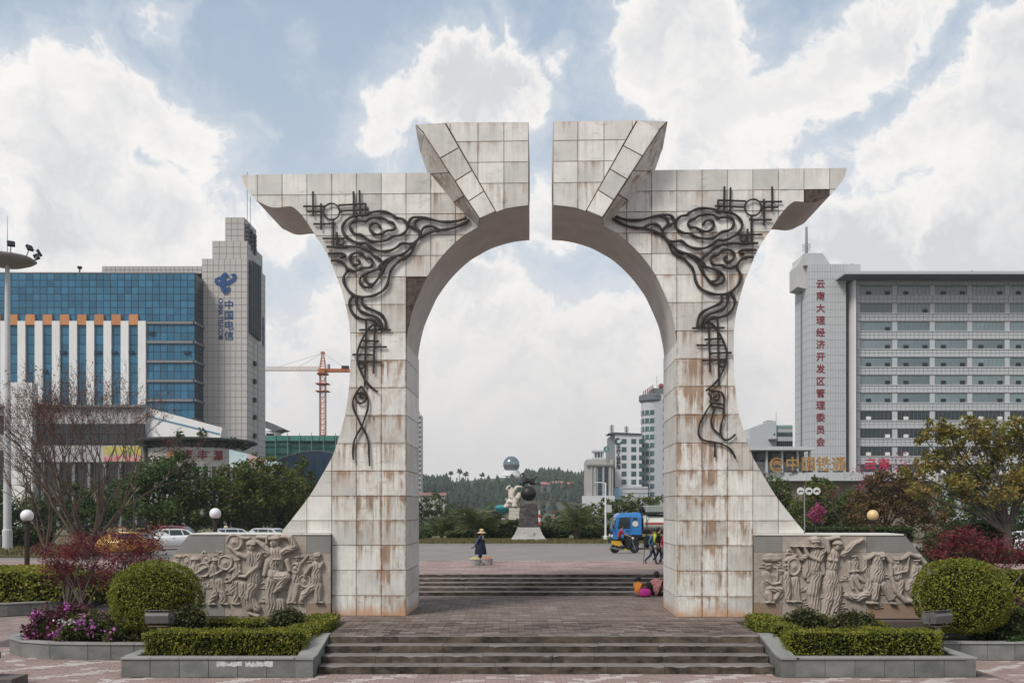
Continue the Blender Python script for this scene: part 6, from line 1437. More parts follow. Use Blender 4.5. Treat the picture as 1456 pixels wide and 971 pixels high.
Sw = BX('white_building', 'small white stepped building behind the gilt characters', 'building', 1096, 230)
sg_ = Sw.root
MB().prism([(Sw.X(1066),0),(Sw.X(1066),Sw.Z(609)),(Sw.X(1085),Sw.Z(602)),(Sw.X(1093),Sw.Z(598.5)),(Sw.X(1104),Sw.Z(598.5)),(Sw.X(1104),0)], 0, 12).build('wall', mat('bluish_white_wall', (.50,.53,.56), .7), sg_)
Sw.box('roof_box', 1094, 1102, 596.5, 598.4, M_greynet, 2, 6); Sw.box('stair_block', 1104.2, 1128, 604, 720, M_adm, .5, 12, ground=True)
panes(sg_, Sw.X(1105), Sw.X(1128), Sw.Z(608.5), Sw.Z(604), .4, 8, 1, mat('pale_green_glass', (.26,.42,.38), .3), gap=.08)
panes(sg_, Sw.X(1105), Sw.X(1128), Sw.Z(620), Sw.Z(614), .42, 8, 1, M_teal, gap=.08); panes(sg_, Sw.X(1105), Sw.X(1128), Sw.Z(634), Sw.Z(626.5), .42, 8, 2, M_admd, gap=.08)
Sw.box('canopy', 1092, 1104, 624, 625.5, M_strip, -1.5, 0); Sw.box('window', 1100, 1102, 616, 619, M_admd, -.05, .1)
MB().tube([(Sw.X(1108.5),3,Sw.Z(604)),(Sw.X(1108.5),3,Sw.Z(584))], .07, 4).build('rod', M_greynet, sg_)
k = Sw.box('low_wing', 1056, 1066, 622, 720, M_adm, 1, 10, ground=True)

# ---- the three blocks seen through the arch at right
B2 = BX('insurance_building', 'white slab block with square windows and dark vertical characters seen through the arch', 'building', 893, 360)
b2 = B2.root; M_bw = mat('bright_white_wall', (.55,.56,.58), .7, (.50,.51,.53), .05)
B2.box('wall', 874.5, 912.5, 617, 720, M_bw, 0, 16, ground=True)
MB().add([(B2.X(874.5),0,0),(B2.X(874.5),0,B2.Z(616.5)),(B2.X(866.5),9,B2.Z(621)),(B2.X(866.5),9,0),(B2.X(874.5),9,0),(B2.X(874.5),9,B2.Z(616.5))], [(0,1,2,3),(3,2,5,4),(1,5,2)]).build('grey_flank', M_strip, b2)
MB().prism([(B2.X(865),B2.Z(617)),(B2.X(865),B2.Z(615.8)),(B2.X(874),B2.Z(614.6)),(B2.X(913),B2.Z(616.4)),(B2.X(913),B2.Z(618))], -.6, 10).build('roof_edge', M_frame, b2)
fw = MB().box(-.95,.95,.0,.12,-.95,.95).mesh('window', M_frame); pw = MB().box(-.4,.4,-.03,.0,-.85,.85).mesh('pane', M_teal)
for j in range(6):
    for x in (887.2,901.0,912):
        w_ = link('window', fw, None, b2, (B2.X(x), -.12, B2.Z(627.3+11.55*j)))
        for u in (-.45,.45): link('pane', pw, None, w_, (u, 0, 0))
for i, ch in enumerate('中国人寿保险'): text_obj('lettering', ch, 1.75, M_blk, b2, (B2.X(879.3), -.05, B2.Z(636.5+5.6*i)), (R(90),0,0), .05, bold=.07)
c0 = (B2.X(879.3), B2.Z(627.3)); ribbon('logo', [(c0[0]+1.1*math.cos(R(a)), c0[1]+1.1*math.sin(R(a))) for a in range(60,380,25)], [.15,.4,.5,.5,.35,.1], -.02, mat('dark_green_lettering', (.01,.05,.045), .5), b2)
B2.box('podium', 876, 918, 692, 720, M_adm, -6, -.2, ground=True)
for y in (694.5,701,707): B2.box('podium_groove', 883, 918, y, y+1, M_strip, -6.1, -5.95)
B2.box('billboard', 870.5, 880, 694, 710, mat('poster_blue', (.16,.36,.48), .5, (.36,.52,.58), .12), -6.6, -6.2)
for x, y in ((871.5,604),(892.5,606)):
    k = MB(); k.tube([(B2.X(x),4,B2.Z(617)),(B2.X(x),4,B2.Z(y-2))], .22, 5)
    for q in range(4): k.box(B2.X(x)-.8, B2.X(x)+.8, 3.3, 4.7, B2.Z(y+1+q*2.6), B2.Z(y+q*2.6))
    k.build('roof_antenna', M_strip, b2)
B1 = BX('bank_building', 'pale block with two tall blue windows and a roof pavilion seen through the arch', 'building', 850, 350)
b1 = B1.root; M_b1 = mat('beige_stone', (.38,.365,.345), .7, (.32,.31,.295), .1)
B1.box('wall', 835, 872, 655, 720, M_b1, 0, 16, ground=True); B1.box('cornice', 833.5, 872, 660, 662.5, M_strip, -.8, .2); B1.box('attic', 835.5, 872, 652.5, 655, M_b1, .5, 14)
for x in (850,859): B1.box('tall_window', x, x+6, 664, 704, M_blued, -.12, .1); 
for x in (850,859):
    for y in (672,680,688,696): B1.box('transom', x, x+6, y, y+.7, M_blueg, -.2, -.1)
for x in (840,845,857,866.5): B1.box('pilaster', x, x+2, 663, 705, M_b1, -.5, .05)
B1.box('base', 828, 873, 705, 720, M_bw, -3, 2, ground=True)
B1.box('pavilion_roof', 844, 861.5, 639.5, 642, M_adm, 2, 9); B1.box('pavilion_core', 848, 858, 642, 650, M_strip, 4, 7); B1.box('pavilion_base', 844, 861, 650, 652.4, M_adm, 2, 9)
for x in (845,849.5,854,858.5): B1.box('pavilion_column', x, x+1.2, 642, 650, M_adm, 2.3, 3)
MB().lathe([(.05,0),(1.15,0),(1.15,.3),(.05,.3)], (B1.X(862), -1, B1.Z(638.5)), 16, 'y').build('round_sign', mat('green_round_sign', (.03,.22,.17), .5), b1)
B1.box('sign_stem', 861, 862.6, 640, 655, M_strip, -.9, -.6); B1.box('sign_glyph', 861.4, 862.6, 635.5, 641.5, M_bw, -1.1, -1.0)
B3 = BX('round_tower', 'tall rounded tower with green glass bands just beside the right leg of the arch', 'building', 930, 365)
b3 = B3.root
q3 = (B3.X(929)-B3.X(913))*-.42
B3.box('flat_wing', 928.5, 972, 561, 720, M_adm, q3, 20, ground=True); panels(b3, B3.X(928.8), B3.X(972), B3.Z(705), B3.Z(567), q3-.06, 12, 34, M_adm, M_admj, 'tile_grid', gap=.12)
rr_ = B3.X(929)-B3.X(913)
k = MB(); k.lathe([(rr_,0),(rr_,B3.Z(571))], (B3.X(929), rr_*.6, 0), 28).build('drum', M_adm, b3)
for j in range(11):
    y = 583.5+11.6*j; k = MB(); k.lathe([(rr_+.02,B3.Z(y+6.6)),(rr_+.16,B3.Z(y+6.5)),(rr_+.16,B3.Z(y)),(rr_+.02,B3.Z(y-.1))], (B3.X(929), rr_*.6, 0), 28).build('window_band', M_teal, b3)
    for i in range(3): w = math.pi+.35+i*.42; MB().cbox((B3.X(929)+(rr_+.2)*math.cos(w), rr_*.6+(rr_+.2)*math.sin(w), B3.Z(y+3.2)), (.5,.3,B3.Z(y)-B3.Z(y+6.6)), w).build('mullion', M_adm, b3)
for j in range(11): B3.box('window', 941.5, 943.4, 568+11.6*j, 574+11.6*j, M_admd, q3-.2, q3-.05)
MB().lathe([(rr_+.5,B3.Z(570.8)),(rr_+.9,B3.Z(569)),(rr_+.9,B3.Z(562)),(rr_+.5,B3.Z(561))], (B3.X(929), rr_*.6, 0), 28).build('roof_ring', M_soffit, b3)
B3.box('roof_band', 928, 972, 552, 561, M_soffit, -.6, 12)
for i in range(6): B3.box('roof_letter', 914+2.6*i, 915.4+2.6*i, 556.5-1.8*i, 564.5-1.7*i, mat('faded_red', (.22,.05,.04), .6), -1, -.8)
MB().ball((B3.X(941),2,B3.Z(548)), 1.1, 10, 8).build('roof_ball', mat('faded_red', (.22,.05,.04), .6), b3); MB().tube([(B3.X(936),3,B3.Z(552)),(B3.X(935.5),3,B3.Z(533))], .12, 4).build('roof_rod', M_greynet, b3)
B4 = BX('tower_block', 'slim tall apartment tower peeping out behind the left leg of the arch', 'building', 580, 420)
B4.box('wall', 560, 596.5, 588, 720, M_adm, 0, 16, ground=True)
for i in range(18): B4.box('balcony', 592, 599.2, 590+6.8*i, 592.6+6.8*i, M_ctile, -1.2, 3); B4.box('window', 593, 596.6, 593+6.8*i, 596+6.8*i, M_frame, -.1, .2)
B4.box('roof_house', 570, 594, 583, 588, M_adm, 3, 10)
B5 = BX('hillside_house', 'pale house with a dull red roof below the wooded hill, beside the left leg', 'house', 615, 330)
B5.box('wall', 585, 632, 704, 722, M_ctile, 0, 10, ground=True); MB().prism([(-.6,B5.Z(704.6)),(4.5,B5.Z(700)),(10.6,B5.Z(704.6))], B5.X(583), B5.X(634), 'x').build('roof', mat('dull_red_roof', (.24,.12,.10), .8, (.17,.09,.08), .3), B5.root)
for i in range(7): B5.box('window', 598+5*i, 600+5*i, 708.5, 712.5, M_frame, -.08, .1)
# ================================================================== figures grown over a skeleton
def skin_mesh(name, J, E, sub=2, root=None):
    """J: {joint: (x,y,z,r)}; E: bones; returns one continuous mesh"""
    names = list(J); ix = {n: i for i, n in enumerate(names)}
    me = bpy.data.meshes.new(name); me.from_pydata([J[n][:3] for n in names], [(ix[a], ix[b]) for a, b in E], [])
    o = bpy.data.objects.new(name, me); COL.objects.link(o)
    md = o.modifiers.new('skin', 'SKIN'); md.use_smooth_shade = True
    sv = me.skin_vertices[0].data
    for i, n in enumerate(names): r = J[n][3]; rr = (r, r) if not isinstance(r, tuple) else r; sv[i].radius = rr; sv[i].use_root = (n == (root or names[0]))
    ss = o.modifiers.new('sub', 'SUBSURF'); ss.levels = sub; ss.render_levels = sub
    dg = bpy.context.evaluated_depsgraph_get(); out = bpy.data.meshes.new_from_object(o.evaluated_get(dg))
    bpy.data.objects.remove(o); bpy.data.meshes.remove(me); out.name = name; out.materials.clear(); return out
def paint(me, J, bones, mats):
    """bones: list of (a, b, material index): every face takes the material of the nearest bone"""
    for m in mats: me.materials.append(m)
    B = [(np.array(J[a][:3]), np.array(J[b][:3]), i) for a, b, i in bones]
    cs = np.array([tuple(p.center) for p in me.polygons]); best = np.full(len(cs), 1e9); idx = np.zeros(len(cs), int)
    for a, b, i in B:
        d = b-a; t = np.clip(((cs-a)@d)/max(d@d, 1e-9), 0, 1); dist = np.linalg.norm(cs-a-t[:,None]*d, axis=1)
        w = dist < best; best[w] = dist[w]; idx[w] = i
    me.polygons.foreach_set('material_index', idx.astype(np.int32)); me.polygons.foreach_set('use_smooth', np.ones(len(cs), bool)); me.update()
M_skin = mat('skin', (.36,.20,.13), .6, (.31,.17,.11), 6); M_hair = mat('black_hair', (.012,.01,.009), .6)
def cloth(n, c, c2=None, scale=9): return mat(n, c, .9, c2 or tuple(x*.7 for x in c), scale, .3, 30)
def person(label, loc_, rz, P, shirt, trous, shoe, scale=1.0, group=None, hair=True, long_sleeve=True, hair_r=.105):
    """P: joint positions overriding an upright pose facing +x"""
    J = dict(pelvis=(0,0,.93,.125), waist=(.0,0,1.08,.115), chest=(.01,0,1.28,.135), neck=(.02,0,1.45,.052), jaw=(.045,0,1.53,.066), head=(.03,0,1.61,.088), crown=(.02,0,1.675,.062), nose=(.135,0,1.585,.016))
    for s, y in (('l',1),('r',-1)):
        J.update({'hip'+s:(0,.09*y,.90,.095),'knee'+s:(.02,.09*y,.49,.066),'ank'+s:(0,.09*y,.085,.045),'toe'+s:(.17,.095*y,.035,.036),
                  'sho'+s:(0,.175*y,1.38,.062),'elb'+s:(-.02,.21*y,1.10,.046),'wri'+s:(.05,.21*y,.87,.032),'palm'+s:(.07,.205*y,.80,.034)})
    for k, v in P.items(): J[k] = tuple(v[:3])+((v[3],) if len(v) > 3 else (J[k][3],))
    E = [('pelvis','waist'),('waist','chest'),('chest','neck'),('neck','jaw'),('jaw','head'),('head','crown'),('head','nose')]
    bones = [('pelvis','waist',0),('waist','chest',0),('chest','neck',0),('neck','jaw',2),('jaw','crown',2),('head','nose',2)]
    for s, y in (('l',1),('r',-1)):
        E += [('pelvis','hip'+s),('hip'+s,'knee'+s),('knee'+s,'ank'+s),('ank'+s,'toe'+s),('chest','sho'+s),('sho'+s,'elb'+s),('elb'+s,'wri'+s),('wri'+s,'palm'+s)]
        w = Vector(J['wri'+s][:3]); p = Vector(J['palm'+s][:3]); d = (p-w).normalized(); sd = d.cross(Vector((0,1,0))); sd = sd.normalized() if sd.length > .1 else Vector((1,0,0))
        for q in range(5):
            if q == 4: b0 = p-d*.015+sd*.04; f1 = b0+d*.03+sd*.022
            else: b0 = p+d*.045+sd*(.027-.018*q); f1 = b0+d*(.05,.058,.053,.038)[q]+Vector((0,-y*.012,0))
            J['f%d%s' % (q, s)] = (*b0, .010); J['g%d%s' % (q, s)] = (*f1, .008); E += [('palm'+s,'f%d%s' % (q, s)),('f%d%s' % (q, s),'g%d%s' % (q, s))]; bones.append(('palm'+s,'g%d%s' % (q, s),2))
        bones += [('hip'+s,'knee'+s,1),('knee'+s,'ank'+s,1),('ank'+s,'toe'+s,3),('sho'+s,'elb'+s,0),('elb'+s,'wri'+s,0 if long_sleeve else 2),('wri'+s,'palm'+s,2)]
    root = thing('person', label, 'person', loc_, rz, group); root.scale = (scale,)*3
    me = skin_mesh('body', J, E); paint(me, J, bones, [shirt, trous, M_skin, shoe]); link('body', me, None, root)
    if hair:
        c = Vector(J['head'][:3]); f = (Vector(J['nose'][:3])-c).normalized(); bm = bmesh.new(); bmesh.ops.create_uvsphere(bm, u_segments=14, v_segments=10, radius=hair_r)
        for v in bm.verts: v.co = Vector((v.co.x*1.06, v.co.y*.92, v.co.z*1.12))
        up = (Vector(J['crown'][:3])-c).normalized()
        bmesh.ops.translate(bm, verts=bm.verts[:], vec=c+up*.028-f*.022)
        kill = [v for v in bm.verts if (v.co-c).dot(f) > .045 and (v.co-c).dot(up) < .075 or (v.co-c).dot(up) < -.07]
        bmesh.ops.delete(bm, geom=kill, context='VERTS'); me = bpy.data.meshes.new('hair'); bm.to_mesh(me); bm.free(); me.polygons.foreach_set('use_smooth', [True]*len(me.polygons)); link('hair', me, M_hair, root)
    return root, J
walk = lambda ph=1: dict(kneel=(.16,.09,.50), ankl=(.22,.09,.09), toel=(.38,.095,.05), kneer=(-.02,-.09,.50), ankr=(-.33,-.09,.20), toer=(-.24,-.095,.06)) if ph > 0 else dict(kneer=(.13,-.09,.50), ankr=(.12,-.09,.08), toer=(.29,-.095,.035), kneel=(-.02,.09,.49), ankl=(-.24,.09,.15), toel=(-.12,.095,.045))
c_denim = cloth('denim_jacket', (.06,.14,.22)); c_jeans = cloth('jeans', (.025,.04,.075)); c_black = cloth('black_cloth', (.014,.013,.015)); c_red = cloth('red_cloth', (.34,.018,.03)); c_shoe = cloth('brown_shoe', (.09,.03,.03)); c_navy = cloth('navy_cloth', (.014,.02,.045)); c_grey = cloth('grey_trousers', (.06,.07,.085))
def bag(name, label, loc_, rz, size, m, cat, strap=True, group=None, bulge=.3):
    t = thing(name, label, cat, loc_, rz, group); k = MB(); k.smooth = True; k.ball((0,0,size[2]/2), 1, 16, 12, (size[0]/2, size[1]/2, size[2]/2))
    for i, v in enumerate(k.v):   # squarer than an egg
        q = Vector((v[0]/(size[0]/2), v[1]/(size[1]/2), (v[2]-size[2]/2)/(size[2]/2))); n = (abs(q.x)**3+abs(q.y)**3+abs(q.z)**3)**(1/3) or 1; q = q/n; k.v[i] = (q.x*size[0]/2, q.y*size[1]/2, q.z*size[2]/2+size[2]/2)
    k.build('bag_body', m, t)
    if strap: MB().tube([(size[0]*.3,s_*size[1]*.22,size[2]*.92) if False else (size[0]*.25,0,size[2]*.9), (size[0]*.1,0,size[2]*1.22), (-size[0]*.25,0,size[2]*.9)], .014, 6).build('handle', m, t)
    return t
YB = 44.3
def pw(px): return (X_(px, YB), YB, ZW+.003)
hand_fwd = dict(elbl=(-.05,.23,1.12), wril=(.17,.2,1.02), palml=(.24,.19,1.02), elbr=(-.14,-.22,1.12), wrir=(-.04,-.24,.90), palmr=(-.02,-.24,.83))
person('person in a blue denim jacket and jeans walking with a black pack', pw(926.5), R(-10), {**walk(1), **hand_fwd}, c_denim, c_jeans, c_shoe, .98)
bag('backpack', 'big black backpack on the back of the walker in denim', (X_(919.6,YB), YB-.03, ZW+.82), R(-10), (.30,.36,.62), c_black, 'backpack')
person('person in black walking with a neon yellow and black pack', (X_(936,45.2), 45.2, ZW+.003), R(-6), {**walk(-1), **hand_fwd}, c_black, c_black, cloth('pale_shoe', (.4,.4,.42)), 1.03)
bag('backpack', 'black and neon yellow backpack behind the walker in denim', (X_(931,45.2), 45.2, ZW+.92), R(-6), (.26,.34,.56), mat('neon_pack', (.42,.52,.02), .7, (.014,.014,.014), 2.2, detail=1), 'backpack')
person('person in a red jacket and jeans half hidden by the right leg of the arch', (X_(944,44.0), 44.0, ZW+.003), R(-8), {**walk(-1), **hand_fwd}, c_red, c_jeans, cloth('green_shoe', (.15,.22,.06)), .96)
tp = thing('walking_stick', 'thin dark stick leaning behind the walkers', 'stick', (X_(914.5,45), 45.0, ZW)); MB().tube([(0,0,0),(.05,0,.42),(.06,0,.85)], .014, 6).build('shaft', M_blk, tp); MB().tube([(.06,0,.85),(.03,0,.9),(-.04,0,.9)], .016, 6).build('grip', M_blk, tp)
# the fruit carrier
YF = 45.6
person('fruit carrier in a straw hat, blue jacket and dark apron', (X_(682,YF), YF, ZW+.003), R(-4), dict(chest=(.04,0,1.26,.145), neck=(.08,0,1.42), jaw=(.12,0,1.49), head=(.11,0,1.57), crown=(.10,0,1.63), nose=(.21,0,1.54), shol=(.03,.17,1.35), shor=(.03,-.17,1.35),
   elbl=(-.03,.21,1.08), wril=(.08,.2,.90), palml=(.11,.19,.84), elbr=(-.12,-.22,1.08), wrir=(-.22,-.2,.90), palmr=(-.27,-.19,.86), kneel=(.08,.09,.48), toel=(.2,.09,.035), kneer=(.0,-.09,.48)), cloth('blue_jacket', (.035,.075,.15)), c_grey, c_black, .97)
t = thing('straw_hat', 'wide straw hat worn by the fruit carrier', 'hat', (X_(682,YF)+.10, YF, ZW+1.50), 0)
k = MB(); k.smooth = True; k.lathe([(.235,0),(.225,.012),(.115,.075),(.11,.10),(.10,.18),(.06,.215),(.01,.22)], seg=20).build('brim_and_crown', mat('straw', (.55,.42,.26), .8, (.42,.31,.18), 20), t)
k.v and MB().lathe([(.118,.072),(.122,.085),(.118,.10),(.112,.10)], seg=18).build('band', cloth('hat_band', (.10,.06,.04)), t)
t = thing('apron', 'dark navy apron hanging round the fruit carrier', 'apron', (X_(682,YF), YF, ZW+.42))
k = MB(); k.smooth = True; n = 18
prof = [(.17,.72),(.20,.6),(.235,.42),(.27,.2),(.29,.02)]
vs = [(.05+r*math.cos(2*math.pi*i/n)*(1.05), r*.85*math.sin(2*math.pi*i/n), z) for r, z in prof for i in range(n)]
k.add(vs, [(a*n+i, a*n+(i+1) % n, (a+1)*n+(i+1) % n, (a+1)*n+i) for a in range(len(prof)-1) for i in range(n)]); k.build('skirt', c_navy, t); MB().lathe([(.19,.70),(.205,.72),(.19,.76)], (.05,0,0), 16).build('waistband', c_navy, t)
M_wick = mat('pale_wicker', (.42,.42,.43), .8, (.25,.24,.23), 14, .6, 20); M_bamboo = mat('dark_bamboo', (.05,.04,.03), .6)
def basket(label, px, Y, r, h, fm, flabel):
    t = thing('basket', label, 'basket', (X_(px,Y), Y, ZW+.003), 0, 'baskets of the fruit carrier')
    k = MB(); k.lathe([(r*.80,0),(r,h),(r*.94,h),(r*.75,.02)], seg=18).build('wicker_body', M_wick, t); k = MB()
    k.tube([(r*1.01*math.cos(i*.3307),r*1.01*math.sin(i*.3307),h) for i in range(20)], .018, 6, cap=False).build('rim', M_wick, t)
    k = MB()
    for i in range(18):
        w = i*.349; k.tube([(r*.81*math.cos(w),r*.81*math.sin(w),.01),(r*1.01*math.cos(w),r*1.01*math.sin(w),h)], .012, 4)
    k.build('ribs', M_wick, t)
    k = MB(); k.smooth = True; r2 = random.Random(px)
    for i in range(26):
        a, q = r2.random()*6.28, r*.8*r2.random()**.5; k.ball((X_(px,Y)+q*math.cos(a), Y+q*math.sin(a), ZW+h-.02+.10*(1-q/r)), .052, 8, 6, (1,1,.9))
    o = k.build('fruit', fm); props(o, flabel, 'fruit', None, 'stuff'); return t
basket('left wicker basket holding yellow fruit at the carrier\'s feet', 675.9, 43.7, .28, .30, mat('yellow_fruit', (.52,.42,.12), .5), 'heap of yellow fruit in the left basket')
basket('right wicker basket holding orange fruit at the carrier\'s feet', 692.5, 44.2, .28, .30, mat('orange_fruit', (.48,.15,.035), .5), 'heap of orange fruit in the right basket')
t = thing('carrying_pole', 'dark carrying pole with cords, held over the left basket by the fruit carrier', 'pole', (X_(677,44.6), 44.6, ZW+.80))
MB().tube([(-.20,-.6,.02),(0,-.3,.10),(.22,.75,.10)], [.028,.034,.028], 8).build('shaft', M_bamboo, t); k = MB()
for dx in (-.10, .02, .12): k.tube([(-.20,-.6,.02),(-.18+dx*1.8,-.82,-.52)], .007, 4)
k.build('cord', M_greynet, t)
# the pair sitting with their backs to the arch
YS = 35.05
sit = dict(pelvis=(0,0,.13,.15), waist=(.0,0,.30,.14), chest=(.05,0,.52,.155), neck=(.10,0,.68), jaw=(.14,0,.75), head=(.13,0,.83), crown=(.12,0,.895), nose=(.235,0,.80), hipl=(.03,.11,.12), hipr=(.03,-.11,.12), kneel=(.42,.16,.42), kneer=(.42,-.16,.42), ankl=(.50,.13,.09), ankr=(.50,-.13,.09), toel=(.64,.13,.04), toer=(.64,-.13,.04),
   shol=(.06,.19,.60), shor=(.06,-.19,.60), elbl=(.22,.26,.38), elbr=(.22,-.26,.38), wril=(.40,.16,.44), wrir=(.40,-.16,.44), palml=(.46,.13,.44), palmr=(.46,-.13,.44))
c_pat = mat('red_patterned_shirt', (.25,.03,.045), .9, (.40,.25,.24), 13, .2, detail=1.5)
person('woman in a red patterned shirt sitting with her back to us beside the arch leg', (X_(933.5,YS), YS, ZP+.004), R(82), sit, c_pat, c_black, c_black, .98, hair_r=.125)
person('small child in an orange jacket and blue trousers sitting on the paving', (X_(906.5,YS), YS, ZP+.004), R(60), {**sit, 'head': (.13,0,.83,.12), 'crown': (.12,0,.91,.085), 'jaw': (.14,0,.75,.08)}, cloth('orange_jacket', (.55,.19,.03)), cloth('blue_trousers', (.08,.20,.34)), c_black, .80, hair_r=.135)
bag('handbag', 'bright pink bag on the paving between the woman and the child', (X_(917,34.9), 34.9, ZP+.004), 0, (.46,.26,.32), cloth('pink_bag', (.42,.03,.22)), 'bag')
bag('handbag', 'black bag leaning on the left arm of the seated woman', (X_(922.5,35.0), 35.0, ZP+.16), .2, (.26,.24,.40), c_black, 'bag', strap=False)

# ================================================================== vehicles
M_tyre = mat('tyre_rubber', (.018,.018,.018), .85); M_rim = mat('wheel_rim', (.30,.30,.31), .4, metal=.6); M_cglass = mat('car_glass', (.02,.03,.035), .08, (.03,.045,.05), 1, spec=.6)
M_light = mat('lamp_glass', (.65,.65,.62), .2); M_tail = mat('tail_lamp', (.35,.02,.02), .3)
def wheel(parent, x, y, r, w, z=None):
    t = MB(); t.smooth = False; t.lathe([(r*.62,-w/2),(r*.94,-w/2),(r,-w*.3),(r,w*.3),(r*.94,w/2),(r*.62,w/2)], (0,0,0), 20, 'y'); wh = t.build('wheel', M_tyre, parent, loc=(x, y, z or r))
    k = MB(); k.lathe([(.02,-w*.42),(r*.6,-w*.46),(r*.62,w*.46),(.02,w*.42)], (0,0,0), 16, 'y').build('rim', M_rim, wh)
    k = MB()
    for i in range(5):
        a = i*1.2566; k.box(-.02,.02,-w*.5,w*.5,.02,r*.55); n = len(k.v)
        for j in range(n-8, n): v = Vector(k.v[j]); v.rotate(Matrix.Rotation(a, 3, 'Y')); k.v[j] = tuple(v)
    k.build('spokes', M_rim, wh); return wh
def car(label, px, Y, rz, col, roof_sign=None, group='cars on the road beyond the walls', stripe=None, h=1.44):
    paint_ = mat('car_paint_%d%d%d' % tuple(int(c*100) for c in col), col, .25, tuple(c*.95 for c in col), 2, coat=.6, spec=.5)
    t = thing('parked_car' if not roof_sign else 'taxi', label, 'car' if not roof_sign else 'taxi', (X_(px,Y), Y, ZR+.004), rz, group); s = h/1.44
    # lower body: lofted sections along x (front at +x): x, half width, sill z, shoulder z
    sec = [(2.16,.52,.36,.58),(2.08,.70,.26,.68),(1.75,.82,.22,.80),(1.2,.86,.20,.90),(.6,.87,.19,.93),(-.4,.87,.19,.95),(-1.3,.86,.20,.97),(-1.85,.82,.24,.95),(-2.12,.70,.30,.90),(-2.18,.55,.40,.80)]
    V, Fc = [], []
    for x, w, z0, z1 in sec: V += [(x,-w*.86,z0),(x,-w,z0+.16),(x,-w,z1-.12),(x,-w*.92,z1),(x,w*.92,z1),(x,w,z1-.12),(x,w,z0+.16),(x,w*.86,z0)]
    for i in range(len(sec)-1):
        for j in range(8): Fc.append((i*8+j, i*8+(j+1) % 8, (i+1)*8+(j+1) % 8, (i+1)*8+j))
    Fc += [tuple(range(8)), tuple(range(len(V)-1, len(V)-9, -1))]
    k = MB(); k.smooth = True; k.add(V, Fc).build('body', paint_, t)
    zt = h; cab = [(1.12,.90,.78),(.42,zt-.03,.60),(.1,zt,.58),(-.9,zt-.01,.58),(-1.25,zt-.07,.60),(-1.88,.96,.74)]
    V = [(x,-w,z) for x, z, w in cab]+[(x,w,z) for x, z, w in cab]; n = len(cab)
    k = MB(); k.add(V, [(i,i+1,n+i+1,n+i) for i in range(n-1)]+[tuple(range(n-1,-1,-1)), tuple(range(n,2*n))]); k.build('roof', paint_, t)
    def quad(nm, pts, m): MB().add(pts, [tuple(range(len(pts)))]).build(nm, m, t, fix=False)
    e = .006
    # side windows follow the lean of the cabin
    for sg in (-1, 1):
        def S(x, z):
            f = (z-.93)/(zt-.93); return (x, sg*(.755-.17*f+e), z)
        quad('side_window', [S(.92,.97), S(.40,zt-.10), S(-.02,zt-.075), S(-.02,.99)], M_cglass); quad('side_window', [S(-.08,.99), S(-.08,zt-.075), S(-.82,zt-.08), S(-.95,1.0)], M_cglass); quad('side_window', [S(-1.02,1.0), S(-.90,zt-.085), S(-1.16,zt-.12), S(-1.55,1.02)], M_cglass)
        MB().cbox((.78,sg*.90,.98),(.12,.16,.11),bev=.02).build('mirror', paint_, t)
        for x in (-.05,-.95): MB().cbox((x-.25,sg*.873,.80),(.16,.02,.035)).build('door_handle', M_rim, t)
        MB().cbox((2.04,sg*.56,.63),(.16,.24,.13),bev=.03).build('headlight', M_light, t); MB().cbox((-2.12,sg*.56,.78),(.10,.26,.14),bev=.03).build('tail_light', M_tail, t)
    quad('windscreen', [(1.10,-.70,.945),(1.10,.70,.945),(.47,.56,zt-.04),(.47,-.56,zt-.04)], M_cglass); bpy.context.view_layer.update
    for o in t.children:
        if o.name.startswith('windscreen'): o.location.x += .012; o.location.z += .008
    quad('rear_window', [(-1.84,-.66,1.0),(-1.30,-.55,zt-.10),(-1.30,.55,zt-.10),(-1.84,.66,1.0)], M_cglass)
    for o in t.children:
        if o.name.startswith('rear_window'): o.location.x -= .012; o.location.z += .01
    MB().cbox((2.16,0,.40),(.06,1.0,.14),bev=.02).build('grille', M_blk, t)
    for x in (1.32,-1.36):
        for y in (-.76,.76): wheel(t, x, y, .315, .20)
    if roof_sign: MB().cbox((-.1,0,zt+.09),(.22,.62,.17),bev=.04).build('roof_sign', mat('cream_roof_sign', (.62,.55,.36), .4), t)
    return t
car('white saloon car parked by the end of the left relief wall', 236, 63, R(215), (.72,.73,.74))
car('dark red car with its roof showing behind the white saloon', 240, 68.6, R(180), (.22,.025,.04), h=1.55)
car('yellow taxi glimpsed through the red maple', 172, 55, R(180), (.58,.33,.04), roof_sign=1)
car('pale grey taxi with a cream roof sign behind the left relief wall', 319, 64.5, R(200), (.42,.46,.50), roof_sign=1)
car('silver car behind the left relief wall near the arch flank', 374, 65.5, R(160), (.40,.42,.45))
car('white car glimpsed behind the red maple at the right edge', 1446, 57, R(165), (.70,.71,.73))
